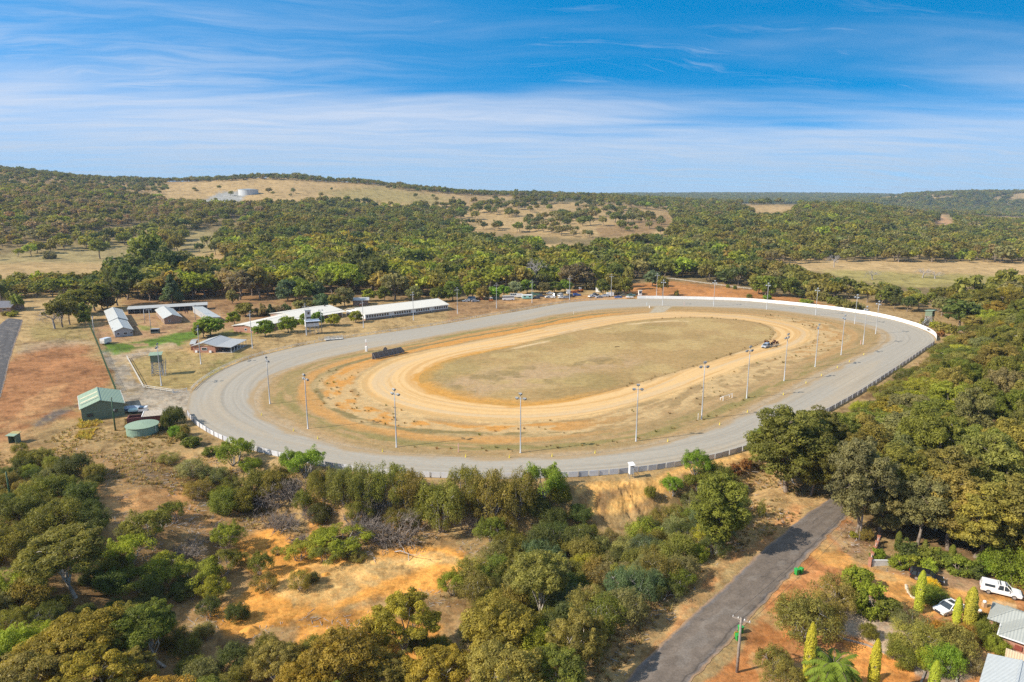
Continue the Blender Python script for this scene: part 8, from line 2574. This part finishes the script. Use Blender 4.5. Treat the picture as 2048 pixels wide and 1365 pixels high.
for poly, keep in (([(60,900),(420,900),(700,1010),(1120,1020),(1150,1080),(960,1200),(560,1330),(420,1300),(300,1180),(200,1000)], 0.16), ([(1330,960),(1500,920),(1640,990),(1440,1130),(1240,1340),(1180,1340)], 0.10), ([(1690,1030),(1800,1090),(2048,1160),(1800,1150),(1690,1090)], 0.14)):
    grass(poly, keep, [STRAW], [1], (0.9, 1.5))
build_woodland('ground_litter', 'scattered bleached sticks and fallen twigs on the bare ground under the bush', GRASS, [stick(770 + i) for i in range(4)], 0) if [GRASS.__setitem__(i, (*g[:2], g[2] - 0.12, *g[3:5], g[5] % 4)) for i, g in enumerate(GRASS)] else None
for o in COL.objects:
    if o.name == 'ground_litter': o['category'] = 'ground litter'

# ------------------------------------------------------------------ labels for the plants
MARKS = [('the orange sand clearing', 720, 1160), ('the shaded road bend', 1690, 985), ('the green water tank', 286, 860), ('the eroded yellow bank', 1220, 985),
         ('the white booth', 1262, 940), ('the near power pole', 1476, 1300), ('the driveway bins', 1597, 1145), ('the bottom left corner', 60, 1330),
         ('the left edge pole', 22, 970), ('the white left fence', 470, 890), ('the road bottom', 1180, 1330), ('the bottom middle', 800, 1350),
         ('the white sedan', 1900, 1218), ('the white ute', 2000, 1185), ('the brick entrance wall', 1745, 1110), ('the island bed', 1850, 1185), ('the brick house', 2030, 1270),
         ('the red dirt yard', 1400, 580), ('the parked vehicles', 1090, 592), ('the function building', 790, 610), ('the judges tower', 625, 650), ('the stables', 300, 630),
         ('the clubhouse', 420, 690), ('the wire fence top', 175, 650), ('the right lookout tower', 1857, 640), ('the far left house', 5, 615), ('the white far wall', 1640, 612), ('the far gravel crossover', 1325, 590)]
def rel(px, py):
    n, mx, my = min(MARKS, key=lambda m_: math.hypot(px - m_[1], (py - m_[2]) * 1.6))
    dx, dy = px - mx, (py - my) * 1.6
    if math.hypot(dx, dy) < 22: return 'beside ' + n
    if abs(dx) > abs(dy): return ('left of ' if dx < 0 else 'right of ') + n
    return ('behind ' if dy < 0 else 'in front of ') + n
ZN = {'right wood': 'in the wood right of the track', 'left tree line': 'across the left field', 'wood behind': 'in the wood behind the course', 'trees beyond the bend': 'beyond the white wall of the far bend',
      'fence side': 'below the right track fence', 'right scrub': 'in the scrub left of the road'}
groups = {}
for p in PLANTS:
    size = ''
    if p['zone'] in ('scrub', 'garden', 'left scrub', 'right scrub', 'fence scrub') and p['cat'] != 'dead brush':
        size = 'low ' if p['h'] < 2.4 else ('tall ' if p['h'] > 6.0 else '')
    base = '%s%s %s' % (size if not p['form'].startswith('tall') else '', p['word'] if p['form'] not in ('bare dead tree', 'tangle of dead grey brush') else '', p['form'])
    base = ' '.join(base.split())
    if p['zone'] in ZN: base = base + ' ' + ZN[p['zone']]
    if p['zone'] in ('right wood', 'left tree line', 'wood behind', 'trees beyond the bend', 'fence side', 'right scrub'):
        gname = {'right wood': 'gum trees in the wood right of the track', 'left tree line': 'gum trees across the left field', 'wood behind': 'gum trees in the wood behind the course',
                 'trees beyond the bend': 'gum trees beyond the far bend', 'fence side': 'shrubs below the right fence', 'right scrub': 'shrubs in the scrub left of the road'}[p['zone']]
        p['root']['group'] = gname
        p['label'] = base
    else:
        p['label'] = base + ' ' + rel(p['px'], p['py'])
        p['root']['group'] = {'scrub': 'bushland plants in the foreground', 'left scrub': 'bushland plants in the foreground', 'fence scrub': 'bushland plants in the foreground', 'garden': 'garden plants by the house',
                              'wood edge': 'tall gum trees at the edge of the right wood', 'course side': 'trees and shrubs around the course buildings'}.get(p['zone'], 'plants')
    groups.setdefault(p['label'], []).append(p)
ORD = ['leftmost', 'second from left', 'third from left', 'fourth from left', 'fifth from left', 'sixth from left', 'seventh from left', 'eighth from left']
for lab, ps in groups.items():
    ps.sort(key=lambda p: p['px'])
    n = len(ps)
    for i, p in enumerate(ps):
        if n == 1: p['root']['label'] = lab
        elif n <= 8:
            o_ = ORD[i] if i < n - 1 or n == 1 else 'rightmost'
            p['root']['label'] = lab + ', ' + o_
        else: p['root']['label'] = lab
        p['root']['category'] = p['cat']
        for cut in (' with grey stems', 'tall ', 'open ', ' counting', 'low '):
            if len(p['root']['label'].split()) > 16: p['root']['label'] = p['root']['label'].replace(cut, '', 1)

# ------------------------------------------------------------------ air
HAZE_DENSITY = 7.0e-5
if HAZE_DENSITY > 0:
    m = MB(); m.box((0, 6800, 62), (24000, 20000, 176))
    m_ = bpy.data.materials.new('air_haze'); m_.use_nodes = True
    t_ = NT(m_.node_tree); t_.n.remove(t_.n['Principled BSDF'])
    pv = t_.node('ShaderNodeVolumePrincipled')
    pv.inputs['Color'].default_value = (0.56, 0.76, 1.0, 1)
    pv.inputs['Density'].default_value = HAZE_DENSITY
    t_.link(pv.outputs[0], t_.n['Material Output'].inputs['Volume'])
    o = m.build('haze', m_); tag(o, kind='stuff')
